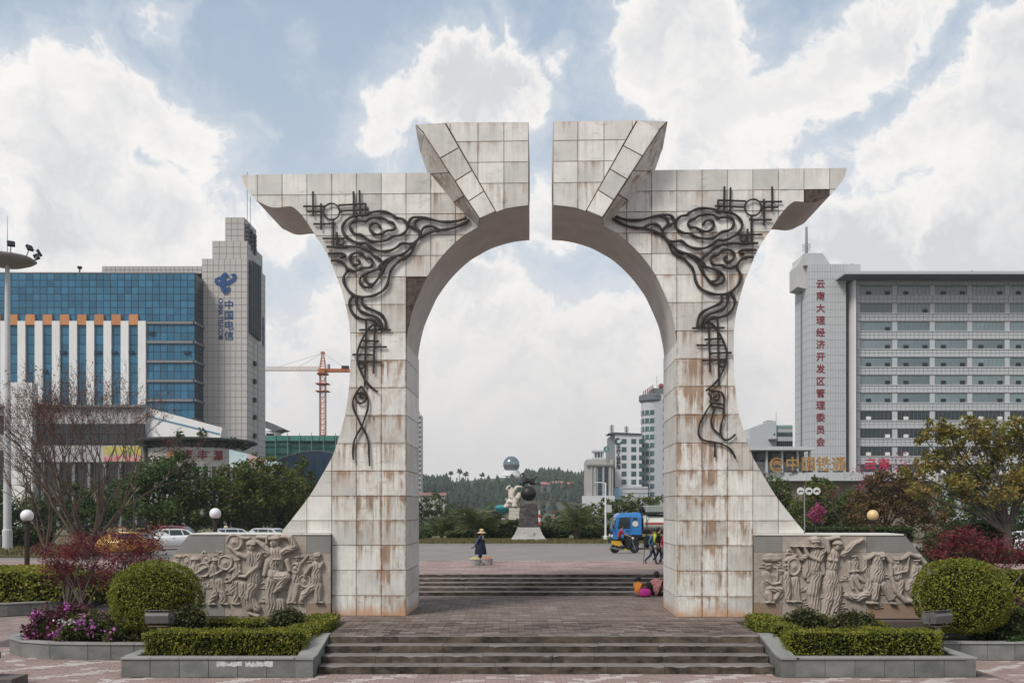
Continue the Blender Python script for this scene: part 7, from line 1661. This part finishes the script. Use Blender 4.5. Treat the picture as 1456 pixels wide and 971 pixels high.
# tanker truck
YT = 64.0; trk = thing('tanker_truck', 'blue cabbed tanker truck with a red striped grey tank, half hidden by the right leg', 'truck', (X_(869,YT), YT, ZR+.004), 0)
M_blue = mat('truck_blue', (.02,.17,.46), .3, (.015,.13,.38), 1.5, coat=.4, spec=.5); M_chas = mat('chassis_black', (.02,.02,.02), .7); M_tank = mat('tank_grey', (.44,.46,.43), .5, (.35,.36,.34), .8, spec=.4); M_tarp = mat('tank_top_grey', (.24,.27,.255), .6, (.19,.215,.205), 1)
cp = [(.04,.70),(.0,1.0),(.03,1.34),(.26,2.22),(.33,2.40),(.50,2.50),(1.80,2.56),(1.92,2.52),(1.96,2.3),(1.97,1.02),(.80,1.02),(.72,.80)]
iy = lambda z: 1.12-max(0, z-2.22)*.38
n = len(cp); k = MB()
for sg in (-1, 1):
    lowp = [p for p in cp if p[1] <= 2.221]; lo_i = [(.26,2.22) if p == (.26,2.22) else p for p in cp[:4]]+[(1.96,2.22)]+cp[9:]
    k.add([(x,sg*1.12,z) for x, z in lo_i], [tuple(range(len(lo_i)))]); upp = cp[3:8]+[(1.96,2.3),(1.96,2.22)]
    k.add([(x,sg*iy(z),z) for x, z in upp], [tuple(range(len(upp)))])
for i in range(n):
    a, b_ = cp[i], cp[(i+1) % n]; k.add([(a[0],-iy(a[1]),a[1]),(b_[0],-iy(b_[1]),b_[1]),(b_[0],iy(b_[1]),b_[1]),(a[0],iy(a[1]),a[1])], [(0,1,2,3)])
cb = k.mesh('cab', M_blue); bm = bmesh.new(); bm.from_mesh(cb); bmesh.ops.remove_doubles(bm, verts=bm.verts[:], dist=.002); bmesh.ops.recalc_face_normals(bm, faces=bm.faces[:]); bm.to_mesh(cb); bm.free(); link('cab', cb, None, trk)
wsn = MB().add([(.045,-.98,1.40),(.045,.98,1.40),(.245,.96,2.16),(.245,-.96,2.16)], [(0,1,2,3)]).build('windscreen', mat('bright_windscreen', (.30,.33,.36), .06, (.42,.45,.47), 1, spec=.8), trk, fix=False); wsn.location = (-.022,0,.008)
for sg in (-1, 1):
    MB().add([(.32,sg*1.126,1.42),(.47,sg*1.126,2.22),(1.18,sg*1.126,2.24),(1.18,sg*1.126,1.44)], [(0,1,2,3)]).build('door_window', M_cglass, trk, fix=False)
    MB().add([(1.36,sg*1.126,1.55),(1.36,sg*1.126,2.22),(1.66,sg*1.126,2.22),(1.70,sg*1.126,1.55)], [(0,1,2,3)]).build('rear_side_window', M_cglass, trk, fix=False)
    MB().lathe([(.01,-.01),(.21,-.01),(.21,.01),(.01,.01)], (0,0,0), 16, 'y').build('pale_panel', mat('pale_panel', (.55,.55,.52), .6), trk, loc=(1.54, sg*1.14, 1.78))
    k = MB(); k.box(.40,.415,min(sg*1.118,sg*1.13),max(sg*1.118,sg*1.13),.98,1.44).box(1.22,1.235,min(sg*1.118,sg*1.13),max(sg*1.118,sg*1.13),.98,2.4).build('door_seam', M_chas, trk)
    MB().cbox((1.0,sg*1.14,1.28),(.18,.03,.04)).build('door_handle', M_chas, trk)
    k = MB(); k.tube([(.2,sg*1.1,2.0),(.0,sg*1.28,1.95),(-.02,sg*1.28,1.7)], .02, 6); k.cbox((-.02,sg*1.29,1.62),(.08,.16,.32),bev=.02); k.build('mirror', M_chas, trk)
    MB().cbox((-.02,sg*.8,.92),(.10,.34,.2),bev=.03).build('headlight', M_light, trk)
    for x in (1.35, 4.7, 5.95): wheel(trk, x, sg*.92, .48, .30)
MB().cbox((.0,0,.58),(.22,2.2,.34),bev=.04).build('bumper', M_chas, trk); MB().cbox((-.005,0,1.16),(.06,1.7,.22),bev=.02).build('grille', M_chas, trk)
MB().box(.3,7.3,-.45,.45,.62,.86).box(.5,2.0,-1.02,1.02,.80,1.015).build('chassis', M_chas, trk)
k = MB(); k.smooth = True; k.lathe([(.2,2.10),(.60,2.12),(.70,2.18),(.70,7.2),(.60,7.28),(.2,7.3)], (0,0,0), 28, 'x')
for i, v in enumerate(k.v): k.v[i] = (v[0], v[1]*1.55, v[2]*.86+1.80)
k.build('tank', M_tank, trk)
k = MB(); k.smooth = True; k.lathe([(.704,2.19),(.704,7.19)], (0,0,0), 56, 'x'); tv = [(v[0], v[1]*1.55, v[2]*.86+1.80) for v in k.v]
st = MB(); fs = [f for f in k.f if len(f) == 4 and all(1.70 < tv[i][2] < 1.92 for i in f)]; st.add(tv, fs).build('red_stripe', mat('stripe_red', (.34,.06,.045), .5), trk, fix=False)
MB().box(2.3,7.25,-1.1,1.1,1.06,1.18).build('tank_cradle', M_chas, trk); MB().cbox((4.75,0,2.79),(4.9,1.9,.50),bev=.06).build('top_housing', M_tarp, trk); MB().box(2.32,7.22,-.98,.98,2.47,2.53).build('walkway_rail', M_chas, trk)
k = MB(); k.tube([(2.04,-.6,.9),(2.04,-.6,2.8)], .055, 8); k.tube([(2.04,.4,.9),(2.04,.4,2.5)], .05, 8); k.build('exhaust_stack', M_chas, trk)
k = MB(); k.ball((2.02,-.5,2.82), .20, 10, 8); k.cbox((2.12,.1,2.7),(.3,.9,.3),bev=.05); k.build('air_intake', M_chas, trk)
k = MB(); k.box(2.3,2.34,-1.12,-1.08,.6,2.5).box(3.0,4.1,-1.15,-1.05,.45,.95); k.build('side_locker', M_chas, trk)
dl = dict(sit); dl.update(hipl=(.0,.1,.1), hipr=(.0,-.1,.1), kneel=(.35,.12,.05), kneer=(.35,-.12,.05), ankl=(.42,.12,-.02,.04), ankr=(.42,-.12,-.02,.04), toel=(.5,.12,-.02,.03), toer=(.5,-.12,-.02,.03), head=(.08,0,.88), jaw=(.09,0,.79), neck=(.06,0,.71), crown=(.07,0,.94), nose=(.18,0,.85))
person('driver in a pale shirt sitting inside the blue truck cab', (trk.location.x+1.08, YT-.72, ZR+1.05), R(180), dl, cloth('pale_shirt', (.35,.33,.28)), c_black, c_black, .9)
# motorcycle and rider
YM = 58.0; mc = thing('motorcycle', 'black and yellow scooter style motorcycle on the road in front of the blue cab', 'motorcycle', (X_(888,YM), YM, ZR+.004), R(3))
for x in (-.62, .64): wheel(mc, x, 0, .29, .11)
M_yel = mat('motorcycle_yellow', (.55,.33,.02), .35, coat=.4)
k = MB(); k.prism([(-.85,.62),(-.80,.80),(-.35,.78),(-.20,.62),(-.35,.45),(-.62,.5)], -.11, .11); k.build('tail_fairing', M_yel, mc); k = MB(); k.prism([(-.40,.30),(-.25,.50),(.25,.36),(.38,.28),(.2,.2),(-.3,.22)], -.12, .12); k.build('foot_well', M_chas, mc)
k = MB(); k.prism([(.24,.40),(.32,.42),(.47,.90),(.42,.95),(.36,.86)], -.13, .13); k.build('leg_shield', M_chas, mc); k = MB(); k.prism([(-.15,.22),(.05,.30),(.18,.24),(.1,.17)], -.125, .125); k.build('belly_panel', M_yel, mc)
k = MB(); k.cbox((-.42,0,.84),(.72,.24,.10),bev=.03); k.build('seat', c_black, mc); k = MB()
for y in (-.07,.07): k.tube([(.64,y,.29),(.44,y,.95)], .022, 6)
k.build('fork', M_rim, mc); k = MB(); k.tube([(.34,-.33,1.03),(.42,-.1,1.0),(.42,.1,1.0),(.34,.33,1.03)], .016, 6); k.build('handlebar', M_chas, mc); MB().ball((.52,0,.93), .09, 10, 8).build('headlight', M_light, mc)
k = MB(); k.tube([(.38,-.3,1.03),(.36,-.32,1.18)], .01, 5); k.cbox((.36,-.34,1.22),(.02,.12,.08)); k.build('mirror', M_rim, mc); k = MB(); k.tube([(-.1,-.13,.22),(-.5,-.17,.28),(-.9,-.17,.36)], [.03,.04,.05], 8); k.build('exhaust', M_rim, mc)
k = MB(); k.prism([(.42,.56),(.62,.62),(.86,.54),(.9,.5),(.62,.58),(.42,.5)], -.06, .06); k.build('front_mudguard', M_chas, mc)
rd = dict(pelvis=(-.35,0,.98,.13), waist=(-.33,0,1.13,.12), chest=(-.25,0,1.34,.145), neck=(-.20,0,1.50), jaw=(-.17,0,1.58), head=(-.18,0,1.66), crown=(-.18,0,1.725), nose=(-.075,0,1.635), hipl=(-.33,.1,.95), hipr=(-.33,-.1,.95), kneel=(.10,.17,.80), kneer=(.10,-.17,.80), ankl=(.06,.15,.38), ankr=(.06,-.15,.38), toel=(.24,.15,.32), toer=(.24,-.15,.32),
   shol=(-.24,.18,1.43), shor=(-.24,-.18,1.43), elbl=(-.05,.27,1.22), elbr=(-.05,-.27,1.22), wril=(.22,.29,1.10), wrir=(.22,-.29,1.10), palml=(.30,.29,1.06), palmr=(.30,-.29,1.06))
person('rider in a red shirt seated on the black and yellow motorcycle', (X_(888,YM), YM, ZR+.004), R(3), rd, c_red, c_black, c_black, 1.0, long_sleeve=False)

# ================================================================== statues
YH = 77.7; SH = F/YH
hs = thing('horse_statue', 'dark bronze galloping horse on a ball, high on a grey stone pillar', 'statue', (X_(751.5,YH), YH, ZR+.12)); HX = lambda px: (px-751.5)/SH; HZ_ = lambda py: Z_(py,YH)-hs.location.z
M_bronze = mat('dark_bronze', (.022,.022,.024), .45, (.035,.033,.03), 5, .3, metal=.4); M_plinth = mat('pale_plinth', (.36,.34,.32), .7, (.29,.275,.26), 1.5, .2)
def frustum(w0, w1, z0, z1, d0=None, d1=None):
    d0, d1 = d0 or w0, d1 or w1
    return MB().add([(-w0,-d0,z0),(w0,-d0,z0),(w0,d0,z0),(-w0,d0,z0),(-w1,-d1,z1),(w1,-d1,z1),(w1,d1,z1),(-w1,d1,z1)], [(0,3,2,1),(4,5,6,7),(0,1,5,4),(1,2,6,5),(2,3,7,6),(3,0,4,7)])
frustum(25.5/SH, 24.5/SH, 0, HZ_(765.5)).build('plinth_step', M_plinth, hs)
pp = [(24,765.5),(20,760),(17.2,754),(15.6,749.3)]
for i in range(3): frustum(pp[i][0]/SH, pp[i+1][0]/SH, HZ_(pp[i][1])+.003, HZ_(pp[i+1][1])).build('plinth', M_plinth, hs)
MB().box(-7/SH, 7/SH, -1.15, -1.02, HZ_(763), HZ_(755)).build('plaque', mat('white_plaque', (.55,.54,.53), .5, (.30,.30,.30), 5, detail=8), hs, loc=(0,-.15,0))
frustum(13.2/SH, 11.3/SH, HZ_(749.3), HZ_(716.5)).build('pillar_core', M_joint2, hs)
r2 = random.Random(8); br = [mat('pillar_stone', (.11,.10,.10), .85, (.05,.048,.05), 1.5, .6, 10, var=.4)]
nc = 13
for j in range(nc):
    z0 = HZ_(749.3)+(HZ_(716.5)-HZ_(749.3))*j/nc; z1 = HZ_(749.3)+(HZ_(716.5)-HZ_(749.3))*(j+1)/nc; w = (13.4-2.0*(j+.5)/nc)/SH
    for face_ in range(2):
        x = -w
        while x < w-.02:
            ln = min(r2.uniform(.22,.5), w-x); pr = r2.uniform(.02,.06)
            if face_ == 0: b = MB().box(x+.01, x+ln-.01, -w-pr, -w+.05, z0+.008, z1-.008)
            else: b = MB().box(w-.05, w+pr, x+.01, x+ln-.01, z0+.008, z1-.008)
            b.build('stone', br[0], hs); x += ln
        if face_ == 1: MB().box(-w-.04, -w+.05, -w+.01, w-.01, z0+.008, z1-.008).build('stone', br[0], hs)
frustum(12.6/SH, 12.9/SH, HZ_(716.5)+.002, HZ_(712)).build('frieze', mat('frieze_stone', (.20,.19,.18), .8, (.07,.065,.06), 2.6, .9, 6, detail=4), hs)
k = MB(); k.smooth = True; k.ball((0,0,HZ_(701.3)), 11.2/SH, 24, 16, (1,1,.97)).build('ball', M_bronze, hs)
J = {}
def hj(n, px, py, y, r): J[n] = (HX(px), y, HZ_(py), r)
hj('rump',757,683.5,0,.235); hj('loin',753.5,683.2,0,.225); hj('rib',749.5,683.2,0,.245); hj('breast',746.2,682.5,0,.23); hj('neck1',744.8,678.8,0,.155); hj('neck2',744.3,675.6,0,.115); hj('poll',743.6,672.8,0,.085); hj('face',741.3,674.2,0,.075); hj('muzz',739.6,675.8,0,.05); hj('ear',743.8,671,0,.025)
hj('tail1',760.2,680.8,0,.06); hj('tail2',762.5,678,0,.085); hj('tail3',765,678.3,0,.03)
E = [('rump','loin'),('loin','rib'),('rib','breast'),('breast','neck1'),('neck1','neck2'),('neck2','poll'),('poll','face'),('face','muzz'),('poll','ear'),('rump','tail1'),('tail1','tail2'),('tail2','tail3')]
for n, y, pts in (('fl',-.13,[(744.8,686,.10),(741.5,688,.055),(738.8,687.2,.035),(737.2,689.2,.04)]),('fr',.13,[(746,686.5,.10),(743,689.6,.055),(745.6,690.6,.035),(746.6,689.6,.04)]),('hl',-.14,[(757.5,686.5,.14),(760.5,688.2,.07),(763.8,687.4,.042),(767,689.2,.04)]),('hr',.12,[(755.5,687,.13),(753.6,688.8,.07),(754.6,690,.045),(752.6,690.9,.05)])):
    prev = 'breast' if n[0] == 'f' else 'rump'
    for i, (px, py, r) in enumerate(pts): hj(n+str(i), px, py, y, r); E.append((prev, n+str(i))); prev = n+str(i)
me = skin_mesh('horse', J, E, 2); link('horse', me, M_bronze, hs)
k = MB()
for i in range(6): k.box(HX(744.2+.35*i)-.03, HX(744.2+.35*i)+.05, -.025, .025, HZ_(674.0+1.1*i), HZ_(672.4+1.1*i))
k.build('mane', M_bronze, hs); MB().lathe([(.20,0),(.12,.1),(.07,.22)], (HX(752.6),.08,HZ_(691.5)), 10).build('mount', M_plinth, hs)
# white dancers
YD = 96.0; SD = F/YD; ds = thing('stone_sculpture', 'white stone sculpture of dancing women behind the horse pillar', 'sculpture', (X_(731,YD), YD, ZR+.1)); DX = lambda px: (px-731)/SD; DZ = lambda py: Z_(py,YD)-ds.location.z
M_wst = mat('white_carved_stone', (.58,.53,.47), .8, (.43,.385,.335), 1.6, .5, 8)
for j in range(5): MB().cbox((r2.uniform(-.06,.06), 0, DZ(747)+ (DZ(722)-DZ(747))*(j+.5)/5), (15.5/SD+r2.uniform(-.1,.1), 1.2, (DZ(722)-DZ(747))/5-.012), bev=.03).build('base_block', M_wst, ds)
def dancer(dx, dy, s, flip, nm, fat=1.0):
    J = dict(a=(0,0,0,.34), b=(.05,0,.55,.36), c=(.02,0,1.0,.27), d=(-.12,0,1.45,.22), e=(-.05,0,1.75,.25), n=(-.02,0,2.02,.10), h=(-.03,0,2.25,.17), s1=(-.3,0,1.85,.13), e1=(-.60,-.1,2.05,.12), w1=(-.32,-.1,2.34,.10), f1=(-.1,-.1,2.36,.07), s2=(.22,0,1.85,.13), e2=(.45,.05,2.2,.14), w2=(.8,.05,2.3,.12), f2=(1.1,.05,2.2,.07), k1=(-.55,0,.35,.17), k2=(-.85,0,.05,.12))
    J = {k: (dx+flip*v[0]*s, dy+v[1]*s, DZ(722)+v[2]*s, v[3]*s*(fat if k[0] in 'abcdek' else 1.15)) for k, v in J.items()}
    link(nm, skin_mesh(nm, J, [('a','b'),('b','c'),('c','d'),('d','e'),('e','n'),('n','h'),('e','s1'),('s1','e1'),('e1','w1'),('w1','f1'),('e','s2'),('s2','e2'),('e2','w2'),('w2','f2'),('b','k1'),('k1','k2')], 2), M_wst, ds)
dancer(DX(728), -.1, .98, 1, 'dancer', 1.45); dancer(DX(736), .3, .70, -1, 'dancer', 1.5); dancer(DX(722), -.3, .42, 1, 'dancer', 1.5); dancer(DX(731), -.5, .5, -1, 'dancer', 1.7)
k = MB(); k.smooth = True; k.tube([(DX(719),-.1,DZ(719)),(DX(724),-.4,DZ(712)),(DX(732),-.4,DZ(716)),(DX(738),0,DZ(703)),(DX(741),.1,DZ(712))], [.14,.28,.32,.28,.2], 8).build('drapery', M_wst, ds)
tb = thing('teal_kiosk', 'small teal disc roofed kiosk left of the white sculpture', 'kiosk', (X_(717,118), 118, 1.3)); MB().lathe([(.35,0),(.3,2.3)], seg=10).build('stem', M_plinth, tb); k = MB(); k.lathe([(.3,2.2),(1.0,2.4),(1.25,2.75),(1.3,2.95),(.9,3.2),(.1,3.25)], seg=18).build('disc', mat('teal_paint', (.03,.22,.26), .4), tb)
pv = BX('pavilion', 'low grey roofed pavilion beyond the large palm', 'pavilion', 700, 135); pv.box('wall', 683, 716, 728, 745, M_soffit, 0, 8, ground=True); MB().prism([(pv.X(690),pv.Z(727)),(pv.X(716),pv.Z(722)),(pv.X(717),pv.Z(724)),(pv.X(690),pv.Z(728.5))], -1, 9).build('roof', M_greynet, pv.root)
M_rw = mat('signal_red', (.42,.06,.06), .6); M_ww = mat('signal_white', (.60,.60,.60), .6)
for px, py, Y, lab in ((767,720,150,'right of the horse pillar'),(788,725,170,'farther right of the horse pillar'),(690,722,165,'above the large palm'),(661,722,160,'left of the large palm')):
    t = thing('striped_mast', 'red and white striped mast '+lab, 'mast', (X_(px,Y), Y, 1.3), 0, 'red and white striped masts'); h = Z_(py,Y)-1.3
    for i in range(5): MB().lathe([(.34-.055*i,h*i/5),(.285-.055*i,h*(i+1)/5-.01)], seg=10).build('band', M_rw if i % 2 == 0 else M_ww, t)
# ================================================================== street furniture
st_ = thing('street_lamp', 'white street lamp post with a camera arm right of the horse statue', 'lamp', (X_(861,76), 76, ZR+.1)); h = Z_(686,76)-ZR-.1
MB().lathe([(.16,0),(.16,.4),(.085,.5),(.06,h)], seg=10).build('post', M_white, st_); MB().tube([(0,0,h-.05),(-.5,0,h+.02),(-.82,0,h)], .035, 6).build('arm', M_white, st_)
MB().cbox((-.86,0,h-.16),(.2,.16,.16),bev=.03).build('camera_housing', M_greynet, st_); MB().cbox((.30,-.02,Z_(723,76)-ZR-.1),(.42,.05,.62),bev=.01).build('small_sign', mat('pale_sign', (.45,.46,.46), .5), st_); MB().box(0,.12,-.02,.02,Z_(721,76)-ZR-.12,Z_(721,76)-ZR-.08).build('sign_bracket', M_greynet, st_)
YHM = 60.0; hm = thing('high_mast_light', 'tall white floodlight mast at the left edge', 'lamp', (X_(10.5,YHM), YHM, ZR+.12)); h = Z_(372,YHM)-ZR-.12
MB().lathe([(.31,0),(.31,1.3),(.25,1.35),(.17,h*.75),(.14,h)], seg=16).build('mast', mat('white_mast', (.52,.52,.53), .5, (.40,.40,.40), .5), hm); MB().box(-.34,-.30,-.3,.3,.3,1.0).build('access_door', M_strip, hm)
k = MB(); k.smooth = True; k.lathe([(.15,-.25),(.9,-.28),(1.55,-.02),(1.75,.12),(1.5,.28),(.7,.42),(.1,.46)], (0,0,h), 28).build('crown_disc', mat('mast_crown', (.26,.25,.24), .4, (.20,.19,.18), 1), hm)
for i in range(10):
    a = i*.628+.3; x, y = 1.85*math.cos(a), 1.85*math.sin(a); b = MB().cbox((x*1.02,y*1.02,h+.72),(.18,.46,.40),a,.03,Matrix.Rotation(R(-30),4,'Y')).build('floodlight', M_blk, hm)
    MB().tube([(x*.86,y*.86,h+.15),(x*.98,y*.98,h+.6)], .035, 5).build('bracket', M_greynet, b)
MB().tube([(0,0,h+.4),(0,0,h+3.0)], [.03,.012], 5).build('lightning_rod', M_greynet, hm)
YTS = 70.0; ts = thing('traffic_sign', 'three round white prohibition signs side by side on one thin pole', 'sign', (X_(1144,YTS), YTS, ZR)); s_ = YTS/F
MB().lathe([(.05,0),(.045,Z_(690,YTS)-ZR)], seg=10).build('pole', M_greynet, ts); MB().box((1138-1144)*s_, (1161-1144)*s_, .05, .09, Z_(698.5,YTS)-ZR, Z_(697.5,YTS)-ZR).build('cross_bar', M_greynet, ts)
for i, px in enumerate((1138, 1149.9, 1161)):
    d = MB().lathe([(.005,-.02),(.28,-.02),(.29,0),(.28,.02),(.005,.02)], (0,0,0), 24, 'y').build('sign_disc', mat('sign_white', (.60,.60,.60), .5), ts, loc=((px-1144)*s_, -.06, Z_(698,YTS)-ZR))
    k = MB().box(-.16,.16,-.026,-.021,-.035,.03) if i != 1 else MB().box(-.15,.15,-.026,-.021,-.05,.05)
    if i == 0: k.prism([(.16,-.03),(.16,.07),(.10,.03)], -.026, -.021)
    elif i == 1: k.prism([(-.13,.052),(-.08,.09),(.10,.09),(.13,.052)], -.026, -.021)
    else: k.prism([(-.12,.032),(-.02,.10),(.06,.10),(.10,.032)], -.026, -.021)
    k.build('vehicle_symbol', M_blk, d)
    k = MB()
    for u in (-.1,.1): k.lathe([(.003,-.027),(.04,-.027),(.04,-.02),(.003,-.02)], (u,0,-.055), 10, 'y')
    k.build('wheel_symbol', M_blk, d)
# ================================================================== the wooded hill
rngh = np.random.default_rng(77)
def hill_z(X, Y):
    t = np.clip((Y-430)/(650-430), 0, 1); s = t*t*(3-2*t); amp = 24.2+2.2*np.sin(X*.02+.6)+1.0*np.sin(X*.051+1.2)+6*np.clip(np.abs(X)-150, 0, 500)/500
    return 1.0+(amp-1.5)*s+2.0*np.sin(X*.05+Y*.03)*s*(1-s)+np.clip(Y-650, 0, 700)*.012
gx, gy = np.meshgrid(np.linspace(-1380,1380,185), np.concatenate([np.linspace(425,700,45), np.linspace(720,1500,14)])); P = np.stack([gx, gy, hill_z(gx, gy)], -1); ny, nx = gx.shape; ii = np.arange(ny*nx).reshape(ny,nx)
hill = link('hill', npmesh('hill', P.reshape(-1,3), np.stack([ii[:-1,:-1],ii[:-1,1:],ii[1:,1:],ii[1:,:-1]],-1).reshape(-1,4), smooth=True), mat('hill_ground', (.045,.055,.038), .95, (.085,.078,.055), .03, detail=8)); hill['kind'] = 'structure'
nT = 5200; tx = np.concatenate([rngh.uniform(-95,115,3600), rngh.uniform(-700,700,1600)]); ty = rngh.uniform(440,672,nT); dens = np.array([mnoise.noise(Vector((x*.02,y*.02,0))) for x, y in zip(tx,ty)]); keep = (dens > -.12) & ~((np.abs(tx+.5*ty/640) < 9*ty/640) & (ty > 575)) & (rngh.random(nT) < np.where((tx > 5) & (dens < .12), .55, 1.0)); tx, ty = tx[keep], ty[keep]; tz = hill_z(tx, ty); hh = rngh.uniform(3.6,7.5,len(tx))*np.where(ty > 630, .6, 1.0); n = len(tx)
V, Q, TN = [], [], []
ang = np.arange(6)*np.pi/3
for lv, (z0, z1, r0) in enumerate(((.10,.62,.26),(.38,.82,.20),(.60,1.0,.16))):
    base = len(V) and sum(len(v) for v in V)
    rad_ = (hh*r0)[:,None]*(1+.35*rngh.normal(size=(n,6)).clip(-1,1)); lowz = (tz+hh*z0)[:,None]+.35*rngh.normal(size=(n,6)); px_ = tx[:,None]+rad_*np.cos(ang+rngh.random((n,1))*1.0); py_ = ty[:,None]+rad_*np.sin(ang); ring_ = np.stack([px_,py_,lowz],-1)
    apex = np.stack([tx+rngh.normal(size=n)*.2, ty, tz+hh*z1],-1)[:,None,:]; blk = np.concatenate([ring_, apex],1).reshape(-1,3); V.append(blk); i0 = np.arange(n)*7+base
    for a in range(6): Q.append(np.stack([i0+a, i0+(a+1) % 6, i0+6],-1)); TN.append(np.clip(dens[keep]*.6+.45+rngh.normal(size=n)*.16,0,1))
fo = link('forest', npmesh('forest', np.concatenate(V), np.concatenate(Q), np.concatenate(TN)), leafmat('forest_green', [(.014,.026,.022),(.028,.042,.030),(.05,.064,.036)], .9, 0)); fo['kind'] = 'stuff'
for i, (px, py, r) in enumerate(((641,669.5,2.6),(653.5,667.5,3.6),(662,671,3.4),(685,672,2.6),(770,671.5,4.5),(781,673,3),(828,672,4),(838,671,3.5))):
    Y = 645; zb = float(hill_z(np.array([X_(px,Y)]), np.array([float(Y)]))[0])
    tree('ridge_tree', 'lone tree on the hill crest '+('at far left','with a flat crown left of the glass sphere','just right of the flat crowned one','nearest the left side of the glass sphere','right of the horse head','small, right of the horse','just left of the bank block','hard against the bank block')[i], px, Y, zb, [(px,py+2.2,(r,r*.85)),(px+r*.6,py+3.2,r*.7),(px-r*.4,py+4,r*.6)], LM_t1, 340, 1.0, 140+i, .28, 'lone trees on the hill crest', perlobe=8)
# glass sphere on its terraced base
YG = 640.0; gs = BX('sphere_building', 'glass sphere building on a white terraced base at the hill top', 'building', 727, YG, 20); G = gs.root
k = MB(); k.smooth = True; k.ball((0,6,gs.Z(659.6)), gs.X(738.9), 32, 20).build('glass_sphere', mat('mirror_glass', (.20,.25,.27), .14, (.15,.19,.21), .1, metal=.75), G)
k = MB()
for i in range(1, 9):
    a = math.pi*i/9; r = gs.X(738.9)*1.004*math.sin(a); z = gs.Z(659.6)-gs.X(738.9)*1.004*math.cos(a); k.tube([(r*math.cos(j*.2618),6+r*math.sin(j*.2618),z) for j in range(25)], .035, 3, cap=False)
k.build('sphere_ribs', M_strip, G)
for (w0, w1, y0, y1) in ((14.5,11.0,676,668.5),(19,18,679,677),(15.5,15.5,685,679.4),(20,20,688,685.4),(13,13,698,688.4)):
    MB().lathe([(gs.X(727+w0),gs.Z(y0)),(gs.X(727+w1),gs.Z(y1))], (0,6,0), 28).build('terrace', M_bw if y0 < 690 else M_strip, G)
for i in range(14): a = math.pi+i*math.pi/13; MB().lathe([(.35,gs.Z(697)),(.35,gs.Z(688.6))], (gs.X(727+14.5)*math.cos(a),6+gs.X(727+14.5)*math.sin(a),0), 6).build('column', M_bw, G)
for i, (px, py, w, lab) in enumerate(((795,687,9,'widest of the pink walled houses on the hill'),(776,689,6,'small pink house nearest the horse statue'),(815,689.5,8,'pink house right of the widest one'),(836,689,7,'pink house next to the bank block'),(787,674,5,'white house on the crest right of the horse'),(822,678,7,'long pale house on the crest'),(838,683,6,'pale house below the crest beside the bank block'))):
    Y = 560 if py > 680 else 630; zb = float(hill_z(np.array([X_(px,Y)]), np.array([float(Y)]))[0])-1; hb = BX('hill_house', lab, 'house', px, Y, zb); hgt = hb.Z(py)
    hgt = max(hgt, 3.0); W_ = hb.X(px+w); MB().box(-W_, W_, 0, 7, 0, hgt).build('wall', mat('pink_house_wall', (.36,.20,.18), .8, (.30,.165,.15), .3) if i < 4 else M_ctile, hb.root)
    MB().prism([(-.5,hgt-.1),(3.5,hgt+1.6),(7.5,hgt-.1)], -W_-.4, W_+.4, 'x').build('roof', mat('rose_roof', (.30,.15,.13), .8) if i < 4 else M_greynet, hb.root)
    for q in range(3): MB().box(-W_*.7+q*W_*.6, -W_*.7+q*W_*.6+.9, -.06, .02, hgt*.4, hgt*.75).build('window', M_frame, hb.root)
HAZE = 0.00025
# ================================================================== thin haze
hz_ = MB().box(-1450,1450,-250,1650,-6,90).build('haze', None if False else mat('haze_placeholder', (1,1,1)))
hm_ = bpy.data.materials.new('haze_air'); hm_.use_nodes = True; t = hm_.node_tree; t.nodes.clear(); o_ = t.nodes.new('ShaderNodeOutputMaterial'); pvn = t.nodes.new('ShaderNodeVolumePrincipled')
pvn.inputs['Color'].default_value = (.86,.90,.95,1); pvn.inputs['Density'].default_value = HAZE; pvn.inputs['Anisotropy'].default_value = .2; t.links.new(pvn.outputs[0], o_.inputs['Volume'])
hz_.data.materials.clear(); hz_.data.materials.append(hm_); hz_['kind'] = 'stuff'; hz_.display_type = 'WIRE'
